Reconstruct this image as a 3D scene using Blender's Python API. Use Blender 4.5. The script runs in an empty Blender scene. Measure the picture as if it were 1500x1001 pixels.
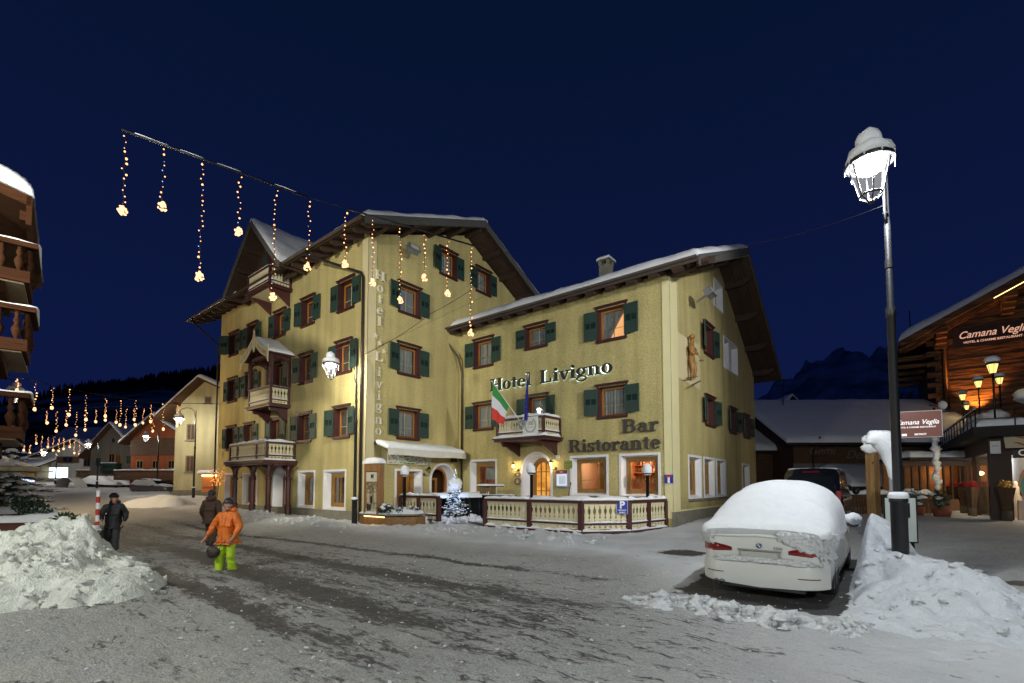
import bpy, bmesh, math, random
from math import radians, sin, cos, pi, atan2, sqrt, hypot
from mathutils import Vector, Matrix, noise
R = random.Random(7)
scene = bpy.context.scene
C = scene.collection

# ------------------------------------------------------------------ camera
FPX, PPX, PPY, PITCH, CAMZ = 700.0, 750.0, 674.0, radians(2.87), 1.75
cam_d = bpy.data.cameras.new('camera'); cam = bpy.data.objects.new('camera', cam_d); C.objects.link(cam)
cam_d.sensor_width = 36.0; cam_d.lens = 36.0*FPX/1500.0
cam_d.shift_x = 0.0; cam_d.shift_y = (PPY-500.5)/1500.0
cam_d.clip_start = 0.05; cam_d.clip_end = 6000
cam.location = (0, 0, CAMZ); cam.rotation_euler = (pi/2+PITCH, 0, 0)
scene.camera = cam

# ------------------------------------------------------------------ sky: deep blue after dusk
w = bpy.data.worlds.new('World'); scene.world = w; w.use_nodes = True
nt = w.node_tree; nt.nodes.clear()
wo = nt.nodes.new('ShaderNodeOutputWorld'); bg = nt.nodes.new('ShaderNodeBackground')
tc = nt.nodes.new('ShaderNodeTexCoord'); sx = nt.nodes.new('ShaderNodeSeparateXYZ'); cr = nt.nodes.new('ShaderNodeValToRGB')
nt.links.new(tc.outputs['Generated'], sx.inputs[0]); nt.links.new(sx.outputs['Z'], cr.inputs[0])
e = cr.color_ramp.elements
e[0].position = 0.0; e[0].color = (0.0042, 0.0090, 0.056, 1)
e[1].position = 1.0; e[1].color = (0.0018, 0.0050, 0.0180, 1)
x = e.new(0.30); x.color = (0.0038, 0.0085, 0.047, 1)
x = e.new(0.50); x.color = (0.0031, 0.0072, 0.037, 1)
x = e.new(0.70); x.color = (0.0020, 0.0068, 0.028, 1)
nt.links.new(cr.outputs[0], bg.inputs[0]); bg.inputs[1].default_value = 0.92
nt.links.new(bg.outputs[0], wo.inputs[0])
scene.view_settings.view_transform = 'Standard'; scene.view_settings.look = 'None'
scene.view_settings.exposure = 0.16; scene.view_settings.gamma = 1.0
scene.cycles.use_denoising = True
scene.cycles.max_bounces = 6; scene.cycles.sample_clamp_indirect = 3.0
scene.cycles.use_light_tree = True

def lamp(name, loc, power, col=(1, .93, .78), radius=0.12, typ='POINT', target=None, angle=None, blend=.5):
    l = bpy.data.lights.new(name, typ); l.energy = power; l.color = col
    l.shadow_soft_size = radius
    o = bpy.data.objects.new(name, l); o.location = loc; C.objects.link(o)
    if typ == 'SPOT':
        l.spot_size = angle; l.spot_blend = blend
        d = Vector(target)-Vector(loc); o.rotation_euler = d.to_track_quat('-Z', 'Y').to_euler()
    return o

# ------------------------------------------------------------------ frames of reference
KX, KY = -6.55, 21.34
AX = Vector((.7809, -.6247, 0)); AY = Vector((.6247, .7809, 0))
HROT = atan2(-.6247, .7809)
def l2w(x, y, z=0): return Vector((KX, KY, z)) + AX*x + AY*y
def w2l(X, Y):
    d = Vector((X-KX, Y-KY, 0)); return d.dot(AX), d.dot(AY)
def ray(u, v):
    a = (u-PPX)/FPX; b = (PPY-v)/FPX
    return Vector((a, cos(PITCH)-b*sin(PITCH), sin(PITCH)+b*cos(PITCH)))
def at(u, v, Y):
    "world point on the plane y = Y seen at photo pixel (u, v)"
    r = ray(u, v); k = Y/r.y
    return Vector((r.x*k, Y, CAMZ+r.z*k))

# ------------------------------------------------------------------ materials
def nodes(name):
    m = bpy.data.materials.new(name); m.use_nodes = True
    n = m.node_tree.nodes; b = n['Principled BSDF']
    return m, n, m.node_tree.links, b
def mat(name, col, rough=.7, metal=0, bump=0, bscale=40, var=0, vscale=3, spec=None, sub=0, stretch=None, emit=None, estr=0, coat=0):
    m, n, l, b = nodes(name)
    b.inputs['Base Color'].default_value = (*col, 1)
    b.inputs['Roughness'].default_value = rough; b.inputs['Metallic'].default_value = metal
    if spec is not None: b.inputs['Specular IOR Level'].default_value = spec
    if coat: b.inputs['Coat Weight'].default_value = coat
    if sub:
        b.inputs['Subsurface Weight'].default_value = sub; b.inputs['Subsurface Radius'].default_value = (.04, .05, .06)
    t = n.new('ShaderNodeTexCoord'); mp = n.new('ShaderNodeMapping'); l.new(t.outputs['Object'], mp.inputs[0])
    if stretch: mp.inputs['Scale'].default_value = stretch
    if var:
        no = n.new('ShaderNodeTexNoise'); no.inputs['Scale'].default_value = vscale; no.inputs['Detail'].default_value = 5
        no.inputs['Roughness'].default_value = .65
        l.new(mp.outputs[0], no.inputs['Vector'])
        r = n.new('ShaderNodeMapRange'); r.inputs[1].default_value = .3; r.inputs[2].default_value = .7
        r.inputs[3].default_value = 1-var; r.inputs[4].default_value = 1+var*.6
        l.new(no.outputs['Fac'], r.inputs[0])
        mx = n.new('ShaderNodeVectorMath'); mx.operation = 'SCALE'; mx.inputs[0].default_value = col
        l.new(r.outputs[0], mx.inputs['Scale']); l.new(mx.outputs[0], b.inputs['Base Color'])
    if bump:
        no = n.new('ShaderNodeTexNoise'); no.inputs['Scale'].default_value = bscale; no.inputs['Detail'].default_value = 4
        l.new(mp.outputs[0], no.inputs['Vector'])
        bp = n.new('ShaderNodeBump'); bp.inputs['Strength'].default_value = min(1, bump); bp.inputs['Distance'].default_value = .02*max(1, bump)
        l.new(no.outputs['Fac'], bp.inputs['Height']); l.new(bp.outputs[0], b.inputs['Normal'])
    if emit:
        b.inputs['Emission Color'].default_value = (*emit, 1); b.inputs['Emission Strength'].default_value = estr
        m.cycles.emission_sampling = 'NONE'
    return m
M = {}
def render_wall(name, col):
    "rough-cast plaster: pebbly bump, blotches, faint runs of damp"
    m, n, l, b = nodes(name); b.inputs['Roughness'].default_value = .92
    t = n.new('ShaderNodeTexCoord')
    v = n.new('ShaderNodeTexNoise'); v.inputs['Scale'].default_value = 17; v.inputs['Detail'].default_value = 5; v.inputs['Roughness'].default_value = .8
    l.new(t.outputs['Object'], v.inputs['Vector'])
    a = n.new('ShaderNodeTexNoise'); a.inputs['Scale'].default_value = .55; a.inputs['Detail'].default_value = 6
    l.new(t.outputs['Object'], a.inputs['Vector'])
    mp = n.new('ShaderNodeMapping'); mp.inputs['Scale'].default_value = (2.2, 2.2, .18); l.new(t.outputs['Object'], mp.inputs[0])
    s = n.new('ShaderNodeTexNoise'); s.inputs['Scale'].default_value = 1.0; s.inputs['Detail'].default_value = 5; l.new(mp.outputs[0], s.inputs['Vector'])
    def rng(src, a0, a1, b0, b1):
        r = n.new('ShaderNodeMapRange'); r.inputs[1].default_value = a0; r.inputs[2].default_value = a1
        r.inputs[3].default_value = b0; r.inputs[4].default_value = b1; l.new(src, r.inputs[0]); return r.outputs[0]
    def mul(p, q):
        r = n.new('ShaderNodeMath'); r.operation = 'MULTIPLY'; l.new(p, r.inputs[0]); l.new(q, r.inputs[1]); return r.outputs[0]
    f = mul(mul(rng(v.outputs['Fac'], .38, .62, .72, 1.12), rng(a.outputs['Fac'], .3, .7, .86, 1.08)), rng(s.outputs['Fac'], .32, .7, .80, 1.06))
    sz = n.new('ShaderNodeSeparateXYZ'); l.new(t.outputs['Object'], sz.inputs[0]); ad = n.new('ShaderNodeMath'); ad.operation = 'MULTIPLY_ADD'; l.new(a.outputs['Fac'], ad.inputs[0]); ad.inputs[1].default_value = 2.2; l.new(sz.outputs['Z'], ad.inputs[2])
    f = mul(f, rng(ad.outputs[0], 1.1, 2.5, .70, 1.0))
    mx = n.new('ShaderNodeVectorMath'); mx.operation = 'SCALE'; mx.inputs[0].default_value = col
    l.new(f, mx.inputs['Scale']); l.new(mx.outputs[0], b.inputs['Base Color'])
    bp = n.new('ShaderNodeBump'); bp.inputs['Strength'].default_value = 1; bp.inputs['Distance'].default_value = .05
    l.new(v.outputs['Fac'], bp.inputs['Height']); l.new(bp.outputs[0], b.inputs['Normal'])
    return m
def wood(name, col, rough=.6, axis=2, dark=.45, sc=9):
    m, n, l, b = nodes(name); b.inputs['Roughness'].default_value = rough
    t = n.new('ShaderNodeTexCoord'); mp = n.new('ShaderNodeMapping')
    s = [sc, sc, sc]; s[axis] = .7; mp.inputs['Scale'].default_value = s
    l.new(t.outputs['Object'], mp.inputs[0])
    no = n.new('ShaderNodeTexNoise'); no.inputs['Scale'].default_value = 2.2; no.inputs['Detail'].default_value = 8; no.inputs['Distortion'].default_value = .6
    l.new(mp.outputs[0], no.inputs['Vector'])
    cr = n.new('ShaderNodeValToRGB'); e = cr.color_ramp.elements
    e[0].position = .3; e[0].color = tuple(c*dark for c in col)+(1,); e[1].position = .65; e[1].color = (*col, 1)
    l.new(no.outputs['Fac'], cr.inputs[0]); l.new(cr.outputs[0], b.inputs['Base Color'])
    bp = n.new('ShaderNodeBump'); bp.inputs['Strength'].default_value = .35; bp.inputs['Distance'].default_value = .01
    l.new(no.outputs['Fac'], bp.inputs['Height']); l.new(bp.outputs[0], b.inputs['Normal'])
    return m
def emis(name, col, s, sample=False):
    m, n, l, b = nodes(name)
    b.inputs['Base Color'].default_value = (0.02, 0.02, 0.02, 1)
    b.inputs['Emission Color'].default_value = (*col, 1); b.inputs['Emission Strength'].default_value = s
    if not sample: m.cycles.emission_sampling = 'NONE'
    return m
def snowmat(name, col=(.80, .82, .86), bscale=6, bstr=.6, dist=.06, var=.06, sub=.0, grain=70):
    m, n, l, b = nodes(name); b.inputs['Roughness'].default_value = .75; b.inputs['Specular IOR Level'].default_value = .3
    t = n.new('ShaderNodeTexCoord')
    a = n.new('ShaderNodeTexNoise'); a.inputs['Scale'].default_value = bscale; a.inputs['Detail'].default_value = 7; a.inputs['Roughness'].default_value = .6
    l.new(t.outputs['Object'], a.inputs['Vector'])
    g = n.new('ShaderNodeTexNoise'); g.inputs['Scale'].default_value = grain; g.inputs['Detail'].default_value = 2
    l.new(t.outputs['Object'], g.inputs['Vector'])
    ad = n.new('ShaderNodeMath'); ad.operation = 'MULTIPLY_ADD'; l.new(g.outputs['Fac'], ad.inputs[0]); ad.inputs[1].default_value = .12; l.new(a.outputs['Fac'], ad.inputs[2])
    bp = n.new('ShaderNodeBump'); bp.inputs['Strength'].default_value = bstr; bp.inputs['Distance'].default_value = dist
    l.new(ad.outputs[0], bp.inputs['Height']); l.new(bp.outputs[0], b.inputs['Normal'])
    r = n.new('ShaderNodeMapRange'); r.inputs[1].default_value = .3; r.inputs[2].default_value = .7; r.inputs[3].default_value = 1-var; r.inputs[4].default_value = 1
    l.new(a.outputs['Fac'], r.inputs[0])
    mx = n.new('ShaderNodeVectorMath'); mx.operation = 'SCALE'; mx.inputs[0].default_value = col
    l.new(r.outputs[0], mx.inputs['Scale']); l.new(mx.outputs[0], b.inputs['Base Color'])
    return m
M['wall'] = render_wall('roughcast', (.60, .505, .215))
M['smooth'] = mat('smooth_plaster', (.66, .60, .34), .9, var=.05, vscale=1.5)
M['smooth2'] = mat('smooth_plaster_b', (.60, .52, .30), .9, var=.05, vscale=1.5)
M['white'] = mat('white_plaster', (.72, .72, .74), .9, bump=.2, bscale=60, var=.05)
M['stone'] = mat('stone_plinth', (.19, .18, .14), .85, bump=.6, bscale=12, var=.25, vscale=2.5)
M['wine'] = mat('wine_paint', (.060, .016, .016), .45, var=.2, vscale=6)
M['winelit'] = mat('wine_paint_b', (.10, .02, .025), .45, var=.1)
M['green'] = mat('green_paint', (.020, .048, .038), .55, var=.15, vscale=5)
M['orange'] = wood('orange_wood', (.42, .17, .035), .5, dark=.6)
M['honey'] = wood('honey_wood', (.36, .19, .05), .5, dark=.55)
M['roofwood'] = wood('roof_wood', (.060, .030, .018), .75, axis=0)
M['roofdark'] = mat('roof_dark', (.02, .016, .014), .8)
M['gutter'] = mat('gutter_metal', (.085, .065, .058), .45, metal=.3, var=.1)
M['pipe'] = mat('pipe_metal', (.06, .045, .038), .35, metal=.6)
M['cream'] = mat('cream_boards', (.62, .56, .36), .7, var=.08, vscale=8)
M['snow'] = snowmat('snow')
M['roofsnow'] = snowmat('roof_snow', bscale=1.2, bstr=.5, dist=.12)
M['black'] = mat('black_metal', (.012, .012, .013), .4, metal=.5)
M['iron'] = mat('dark_iron', (.03, .03, .033), .38, metal=.6)
M['letter'] = mat('letter_dark', (.022, .017, .016), .5)
M['lettergrey'] = mat('letter_grey', (.70, .66, .52), .6)
M['dark'] = mat('dark_room', (.012, .012, .014), .9)
M['bulb'] = emis('bulb_warm', (1, .42, .15), 3.0)
M['bulbhot'] = emis('bulb_hot', (1, .50, .24), 2.2)
M['bulbblue'] = emis('bulb_blue', (.35, .55, 1), 2.5)
M['lampglow'] = emis('lamp_glow', (1, .98, .90), 40)
M['warmglow'] = emis('warm_glow', (1, .70, .30), 6)
M['panelglow'] = emis('panel_glow', (.82, .95, 1), 4)
def glassmat():
    m, n, l, b = nodes('window_glass')
    out = n['Material Output']; n.remove(b)
    tr = n.new('ShaderNodeBsdfTransparent'); gl = n.new('ShaderNodeBsdfGlossy'); gl.inputs['Roughness'].default_value = .03
    lw = n.new('ShaderNodeLayerWeight'); lw.inputs['Blend'].default_value = .35
    mp = n.new('ShaderNodeMapRange'); mp.inputs[3].default_value = .05; mp.inputs[4].default_value = .7; l.new(lw.outputs['Facing'], mp.inputs[0])
    tr.inputs[0].default_value = (.82, .86, .84, 1)
    mx = n.new('ShaderNodeMixShader'); l.new(mp.outputs[0], mx.inputs[0]); l.new(tr.outputs[0], mx.inputs[1]); l.new(gl.outputs[0], mx.inputs[2])
    l.new(mx.outputs[0], out.inputs[0]); return m
M['glass'] = glassmat()
M['curtain'] = mat('net_curtain', (.42, .42, .42), .9, var=.2, vscale=4, stretch=(6, 6, .3))

# ------------------------------------------------------------------ mesh builder
class MB:
    def __init__(s): s.v = []; s.f = []; s.m = []; s.sm = []
    def add(s, V, F, m=0, smooth=False):
        o = len(s.v); s.v += [tuple(p) for p in V]
        for f in F: s.f.append(tuple(i+o for i in f)); s.m.append(m); s.sm.append(smooth)
        return s
    def box(s, x0, y0, z0, x1, y1, z1, m=0):
        V = [(x0,y0,z0),(x1,y0,z0),(x1,y1,z0),(x0,y1,z0),(x0,y0,z1),(x1,y0,z1),(x1,y1,z1),(x0,y1,z1)]
        return s.add(V, [(0,3,2,1),(4,5,6,7),(0,1,5,4),(1,2,6,5),(2,3,7,6),(3,0,4,7)], m)
    def obox(s, c, ax, ay, az, m=0):
        "box by centre and three half-axis vectors"
        c = Vector(c); ax, ay, az = Vector(ax), Vector(ay), Vector(az)
        V = [c-ax-ay-az, c+ax-ay-az, c+ax+ay-az, c-ax+ay-az, c-ax-ay+az, c+ax-ay+az, c+ax+ay+az, c-ax+ay+az]
        return s.add(V, [(0,3,2,1),(4,5,6,7),(0,1,5,4),(1,2,6,5),(2,3,7,6),(3,0,4,7)], m)
    def bar(s, p, q, wd, ht, m=0, up=(0,0,1)):
        p, q = Vector(p), Vector(q); d = q-p; up = Vector(up)
        sd = d.cross(up)
        if sd.length < 1e-6: sd = d.cross(Vector((0,1,0)))
        sd.normalize(); u = sd.cross(d).normalized()
        return s.obox((p+q)/2, d/2, sd*wd/2, u*ht/2, m)
    def tube(s, pts, r, seg=8, m=0, cap=True, smooth=True):
        pts = [Vector(p) for p in pts]; n = len(pts)
        rs = r if isinstance(r, (list, tuple)) else [r]*n
        V = []; F = []
        prev = None
        for i, p in enumerate(pts):
            d = (pts[min(i+1, n-1)]-pts[max(i-1, 0)])
            if d.length < 1e-9: d = Vector((0,0,1))
            d.normalize()
            a = prev if prev is not None else (Vector((1,0,0)) if abs(d.x) < .9 else Vector((0,1,0)))
            a = (a-d*a.dot(d)).normalized(); prev = a; b = d.cross(a)
            for k in range(seg):
                t = 2*pi*k/seg; V.append(p+(a*cos(t)+b*sin(t))*rs[i])
        for i in range(n-1):
            for k in range(seg):
                k2 = (k+1) % seg
                F.append((i*seg+k, i*seg+k2, (i+1)*seg+k2, (i+1)*seg+k))
        if cap: F += [tuple(range(seg))[::-1], tuple((n-1)*seg+k for k in range(seg))]
        return s.add(V, F, m, smooth)
    def lathe(s, prof, c=(0,0,0), seg=16, m=0, smooth=True):
        V = []; F = []; c = Vector(c)
        for r_, z in prof:
            for k in range(seg):
                t = 2*pi*k/seg; V.append(c+Vector((r_*cos(t), r_*sin(t), z)))
        for i in range(len(prof)-1):
            for k in range(seg):
                k2 = (k+1) % seg; F.append((i*seg+k, i*seg+k2, (i+1)*seg+k2, (i+1)*seg+k))
        return s.add(V, F, m, smooth)
    def prism(s, poly, fn, t0, t1, m=0):
        "poly of 2D points lifted by fn(a, b, t) between depths t0 and t1"
        n = len(poly); V = [fn(a, b, t0) for a, b in poly]+[fn(a, b, t1) for a, b in poly]
        F = [tuple(range(n))[::-1], tuple(range(n, 2*n))]+[(i, (i+1) % n, n+(i+1) % n, n+i) for i in range(n)]
        return s.add(V, F, m)
    def grid(s, fn, nu, nv, m=0, smooth=True):
        V = [fn(i/nu, j/nv) for j in range(nv+1) for i in range(nu+1)]
        F = [(j*(nu+1)+i, j*(nu+1)+i+1, (j+1)*(nu+1)+i+1, (j+1)*(nu+1)+i) for j in range(nv) for i in range(nu)]
        return s.add(V, F, m, smooth)
    def blob(s, c, r, m=0, seg=10, rings=7, jit=.12, seed=0, flat=-1):
        V = []; F = []; c = Vector(c); r = Vector(r if hasattr(r, '__len__') else (r, r, r))
        for j in range(rings+1):
            ph = pi*j/rings
            for i in range(seg):
                t = 2*pi*i/seg; d = Vector((sin(ph)*cos(t), sin(ph)*sin(t), cos(ph)))
                k = 1+jit*noise.noise(d*1.7+Vector((seed*3.1, seed*1.7, seed)))*1.6
                V.append(c+Vector((d.x*r.x*k, d.y*r.y*k, max(flat, d.z)*r.z*k)))
        for j in range(rings):
            for i in range(seg):
                i2 = (i+1) % seg; F.append((j*seg+i, (j+1)*seg+i, (j+1)*seg+i2, j*seg+i2))
        return s.add(V, F, m, True)
    def mesh(s, name, mats):
        me = bpy.data.meshes.new(name); me.from_pydata(s.v, [], s.f)
        for a in (mats if isinstance(mats, (list, tuple)) else [mats]): me.materials.append(a)
        me.polygons.foreach_set('material_index', s.m); me.polygons.foreach_set('use_smooth', s.sm)
        me.update(); return me
    def build(s, name, mats, parent=None, bevel=0, fix=True, sub=0):
        me = s.mesh(name, mats)
        if fix and len(s.f) < 60000:
            bm = bmesh.new(); bm.from_mesh(me); bmesh.ops.recalc_face_normals(bm, faces=bm.faces); bm.to_mesh(me); bm.free()
        o = bpy.data.objects.new(name, me); C.objects.link(o); o.parent = parent
        if bevel:
            b = o.modifiers.new('bevel', 'BEVEL'); b.width = bevel; b.segments = 2; b.limit_method = 'ANGLE'
        if sub:
            b = o.modifiers.new('sub', 'SUBSURF'); b.levels = sub; b.render_levels = sub
        return o
def tag(o, label=None, cat=None, group=None, kind=None):
    if label: o['label'] = label
    if cat: o['category'] = cat
    if group: o['group'] = group
    if kind: o['kind'] = kind
    return o
def empty(name, loc, rz=0, label=None, cat=None, group=None):
    o = bpy.data.objects.new(name, None); C.objects.link(o); o.location = loc; o.rotation_euler = (0, 0, rz)
    o.empty_display_size = .2
    return tag(o, label, cat, group)
def kids(o): return [c for c in bpy.data.objects if c.parent == o]
def copy_tree(o, parent=None):
    c = o.copy(); C.objects.link(c); c.parent = parent
    if parent is not None:
        for k in ('label',):
            pass
    for ch in kids(o): copy_tree(ch, c)
    return c
def stand(o, label, loc=None, rz=None):
    o['label'] = label
    if loc is not None: o.location = loc
    if rz is not None: o.rotation_euler.z = rz
    return o
def snow_slab(mb, P, th, nu=24, nv=10, edge=.25, amp=.03, seed=0, m=0, wav=0.0):
    "rounded snow over the quad P[0..3] (P0-P1 one long edge, P3-P2 the other)"
    P = [Vector(p) for p in P]; Lu = (P[1]-P[0]).length; Lv = (P[3]-P[0]).length
    def f(a, b):
        q = (P[0]*(1-a)+P[1]*a)*(1-b)+(P[3]*(1-a)+P[2]*a)*b
        d = min(min(a, 1-a)*Lu, min(b, 1-b)*Lv)
        k = min(1, d/edge); k = sqrt(max(0, 1-(1-k)**2))
        nz = noise.fractal(q*.9+Vector((seed, 0, 0)), 1, 2, 3)
        return q+Vector((0, 0, th*k*(1+wav*nz)+amp*nz*k-(.0 if k else .02)))
    def warp(t, n, L):
        return t
    us = ease(nu, Lu, edge); vs = ease(nv, Lv, edge)
    V = [f(a, b) for b in vs for a in us]; n1 = len(us)
    F = [(j*n1+i, j*n1+i+1, (j+1)*n1+i+1, (j+1)*n1+i) for j in range(len(vs)-1) for i in range(n1-1)]
    V2 = [(P[0]*(1-a)+P[1]*a)*(1-b)+(P[3]*(1-a)+P[2]*a)*b for a, b in ((0,0),(1,0),(1,1),(0,1))]
    mb.add(V, F, m, True); mb.add(V2, [(3, 2, 1, 0)], m)
def ease(n, L, edge):
    e = min(edge/L, .45); out = [0, e*.04, e*.15, e*.35, e*.65]
    mid = [e+(1-2*e)*i/n for i in range(n+1)]
    return out+mid+[1-t for t in out[::-1]]
def snow_strip(mb, pts, wd, ht, seed=0, m=0, step=.12, amp=.35):
    "lumpy snow lying along a rail"
    pts = [Vector(p) for p in pts]; q = []
    for a, b in zip(pts, pts[1:]):
        n = max(1, int((b-a).length/step)); q += [a.lerp(b, i/n) for i in range(n)]
    q.append(pts[-1]); n = len(q); prof = [(-1, 0), (-.92, .45), (-.55, .88), (0, 1), (.55, .88), (.92, .45), (1, 0)]
    V = []; F = []
    for i, p in enumerate(q):
        d = q[min(i+1, n-1)]-q[max(i-1, 0)]; sd = Vector((d.y, -d.x, 0)).normalized()
        h = ht*(1+amp*noise.noise(Vector((p.x*2.3+seed, p.y*2.3, 0)))*2+amp*.5*noise.noise(Vector((p.x*7+seed, p.y*7, 0))))
        endk = .55 if i in (0, n-1) else 1
        h = max(.15*ht, h)*endk
        for a, b in prof: V.append(p+sd*a*wd/2*(.9 if endk < 1 else 1)+Vector((0, 0, b*h)))
    k = len(prof)
    for i in range(n-1):
        for j in range(k-1): F.append((i*k+j, (i+1)*k+j, (i+1)*k+j+1, i*k+j+1))
        F.append((i*k+k-1, (i+1)*k+k-1, (i+1)*k, i*k))
    F += [tuple(range(k)), tuple((n-1)*k+j for j in range(k))[::-1]]
    mb.add(V, F, m, True)
def text_mesh(txt, size, extrude=.01, offset=0.0, align='CENTER', shear=0, spacing=1):
    cu = bpy.data.curves.new('lettering', 'FONT'); cu.body = txt; cu.size = size; cu.extrude = extrude; cu.offset = offset
    cu.align_x = align; cu.shear = shear; cu.space_character = spacing
    o = bpy.data.objects.new('lettering', cu); C.objects.link(o)
    dg = bpy.context.evaluated_depsgraph_get(); me = bpy.data.meshes.new_from_object(o.evaluated_get(dg))
    V = [v.co.copy() for v in me.vertices]; F = [tuple(p.vertices) for p in me.polygons]
    bpy.data.objects.remove(o); bpy.data.curves.remove(cu); bpy.data.meshes.remove(me)
    return V, F
def add_text(mb, txt, size, org, xa, za, m=0, ext=.01, off=0, align='CENTER', shear=0, spacing=1, sx=1):
    V, F = text_mesh(txt, size, ext, off, align, shear, spacing)
    org, xa, za = Vector(org), Vector(xa), Vector(za); nn = xa.cross(za)
    mb.add([org+xa*v.x*sx+za*v.y-nn*v.z for v in V], F, m)
# ---- slab-serif letters, thick verticals, drawn as strokes in a 1 x 1 em box
def arcband(cx, cy, rx, ry, tv, th, a0, a1, n=18):
    P = []; Q = []
    for i in range(n+1):
        t = radians(a0+(a1-a0)*i/n); P.append((cx+rx*cos(t), cy+ry*sin(t))); Q.append((cx+(rx-tv)*cos(t), cy+(ry-th)*sin(t)))
    return P, Q
GL = {
 'H': (.92, [('r',.10,0,.27,.72),('r',.62,0,.79,.72),('r',.27,.33,.62,.41),('r',.02,0,.35,.06),('r',.54,0,.87,.06),('r',.02,.66,.35,.72),('r',.54,.66,.87,.72)]),
 'L': (.78, [('r',.10,0,.27,.72),('r',.02,0,.70,.06),('r',.02,.66,.37,.72),('r',.62,.06,.70,.22)]),
 'B': (.82, [('r',.10,0,.27,.72),('r',.02,0,.45,.06),('r',.02,.66,.43,.72),('r',.27,.35,.45,.41),('a',.42,.20,.32,.205,.16,.06,-90,90),('a',.40,.53,.29,.19,.15,.06,-90,90)]),
 'R': (.88, [('r',.10,0,.27,.72),('r',.02,0,.36,.06),('r',.02,.66,.43,.72),('r',.27,.32,.45,.38),('a',.42,.52,.29,.20,.15,.06,-90,90),('p',[(.40,.34),(.56,.34),(.80,.06),(.86,.06),(.86,0),(.62,0)])]),
 'o': (.60, [('a',.29,.24,.27,.255,.15,.05,0,360)]),
 'e': (.57, [('a',.29,.24,.27,.255,.15,.055,0,325),('r',.12,.235,.55,.285)]),
 't': (.42, [('r',.13,.04,.28,.62),('r',.01,.42,.40,.48),('a',.29,.12,.16,.13,.14,.05,180,300)]),
 'l': (.36, [('r',.10,0,.26,.74),('r',.01,0,.35,.055),('r',.02,.69,.2,.74)]),
 'i': (.36, [('r',.10,0,.26,.48),('r',.01,0,.35,.055),('r',.02,.43,.2,.48),('a',.18,.63,.09,.085,.09,.085,0,360)]),
 'v': (.60, [('p',[(.06,.45),(.23,.45),(.36,.13),(.29,0),(.24,0)]),('p',[(.36,.13),(.46,.45),(.53,.45),(.33,0),(.24,0)]),('r',.0,.42,.28,.48),('r',.38,.42,.60,.48)]),
 'g': (.60, [('a',.27,.30,.24,.195,.14,.05,0,360),('a',.28,-.08,.27,.15,.07,.06,0,360),('r',.42,.40,.60,.47),('p',[(.08,.10),(.16,.14),(.44,.06),(.44,-.02),(.2,.02),(.06,.04)])]),
 'n': (.72, [('r',.10,0,.25,.48),('r',.45,0,.60,.34),('r',.02,0,.32,.055),('r',.38,0,.68,.055),('r',.02,.43,.2,.48),('a',.38,.31,.22,.185,.15,.06,0,130)]),
 'a': (.60, [('r',.33,.04,.48,.36),('a',.24,.15,.21,.165,.13,.045,40,320),('a',.27,.33,.21,.165,.14,.05,0,165),('r',.40,0,.58,.055)]),
 'r': (.52, [('r',.10,0,.25,.48),('r',.02,0,.34,.055),('r',.02,.43,.2,.48),('a',.36,.32,.16,.17,.1,.08,60,165),('a',.42,.42,.085,.08,.085,.08,0,360)]),
 's': (.52, [('a',.25,.355,.2,.14,.1,.05,20,270),('a',.25,.135,.22,.15,.12,.05,-160,90),('r',.39,.36,.44,.48),('r',.03,0,.08,.13)]),
 ' ': (.45, []),
}
def slab_text(mb, txt, h, org, xa, za, ext, m=0, sx=1.0, tight=.0):
    "h = cap height"
    k = h/.72; org, xa, za = Vector(org), Vector(xa), Vector(za); nn = za.cross(xa)   # nn into the wall
    x = 0
    for ch in txt:
        wd, pr = GL[ch]
        for q, p in enumerate(pr):
            e = ext*(1+.015*q)
            fn = lambda a, b, t, x=x: org+xa*((x+a)*k*sx)+za*(b*k)-nn*t
            if p[0] == 'r': mb.prism([(p[1],p[2]),(p[3],p[2]),(p[3],p[4]),(p[1],p[4])], fn, 0, e, m)
            elif p[0] == 'p': mb.prism(p[1], fn, 0, e, m)
            else:
                P, Q = arcband(*p[1:])
                for i in range(len(P)-1): mb.prism([P[i], P[i+1], Q[i+1], Q[i]], fn, 0, e, m)
        x += wd+tight
    return x*k*sx
# ==================================================================== HOTEL
YC, XD, XL, YB = 5.87, 11.7, -16.75, 20.3
hotel = empty('hotel_building', (KX, KY, 0), HROT, 'large ochre plastered hotel with green shutters, snowy roofs and dark wooden balconies', 'hotel')
hotel_lights = []
def fpt(face, s, z, d=0):
    if face == 'A': return Vector((s, -d, z))
    if face == 'B': return Vector((d, s, z))
    if face == 'C': return Vector((s, YC-d, z))
    return Vector((XD+d, s, z))
def place(o, face, s, z):
    o.location = fpt(face, s, z); o.rotation_euler = (0, 0, 0 if face in 'AC' else pi/2)
def clip_top(poly, f):
    out = []
    for i, p in enumerate(poly):
        q = poly[(i+1) % len(poly)]; a = f(p[0])-p[1]; b = f(q[0])-q[1]
        if a >= 0: out.append(p)
        if (a > 0 > b) or (a < 0 < b):
            t = a/(a-b); out.append((p[0]+(q[0]-p[0])*t, p[1]+(q[1]-p[1])*t))
    return out
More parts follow.
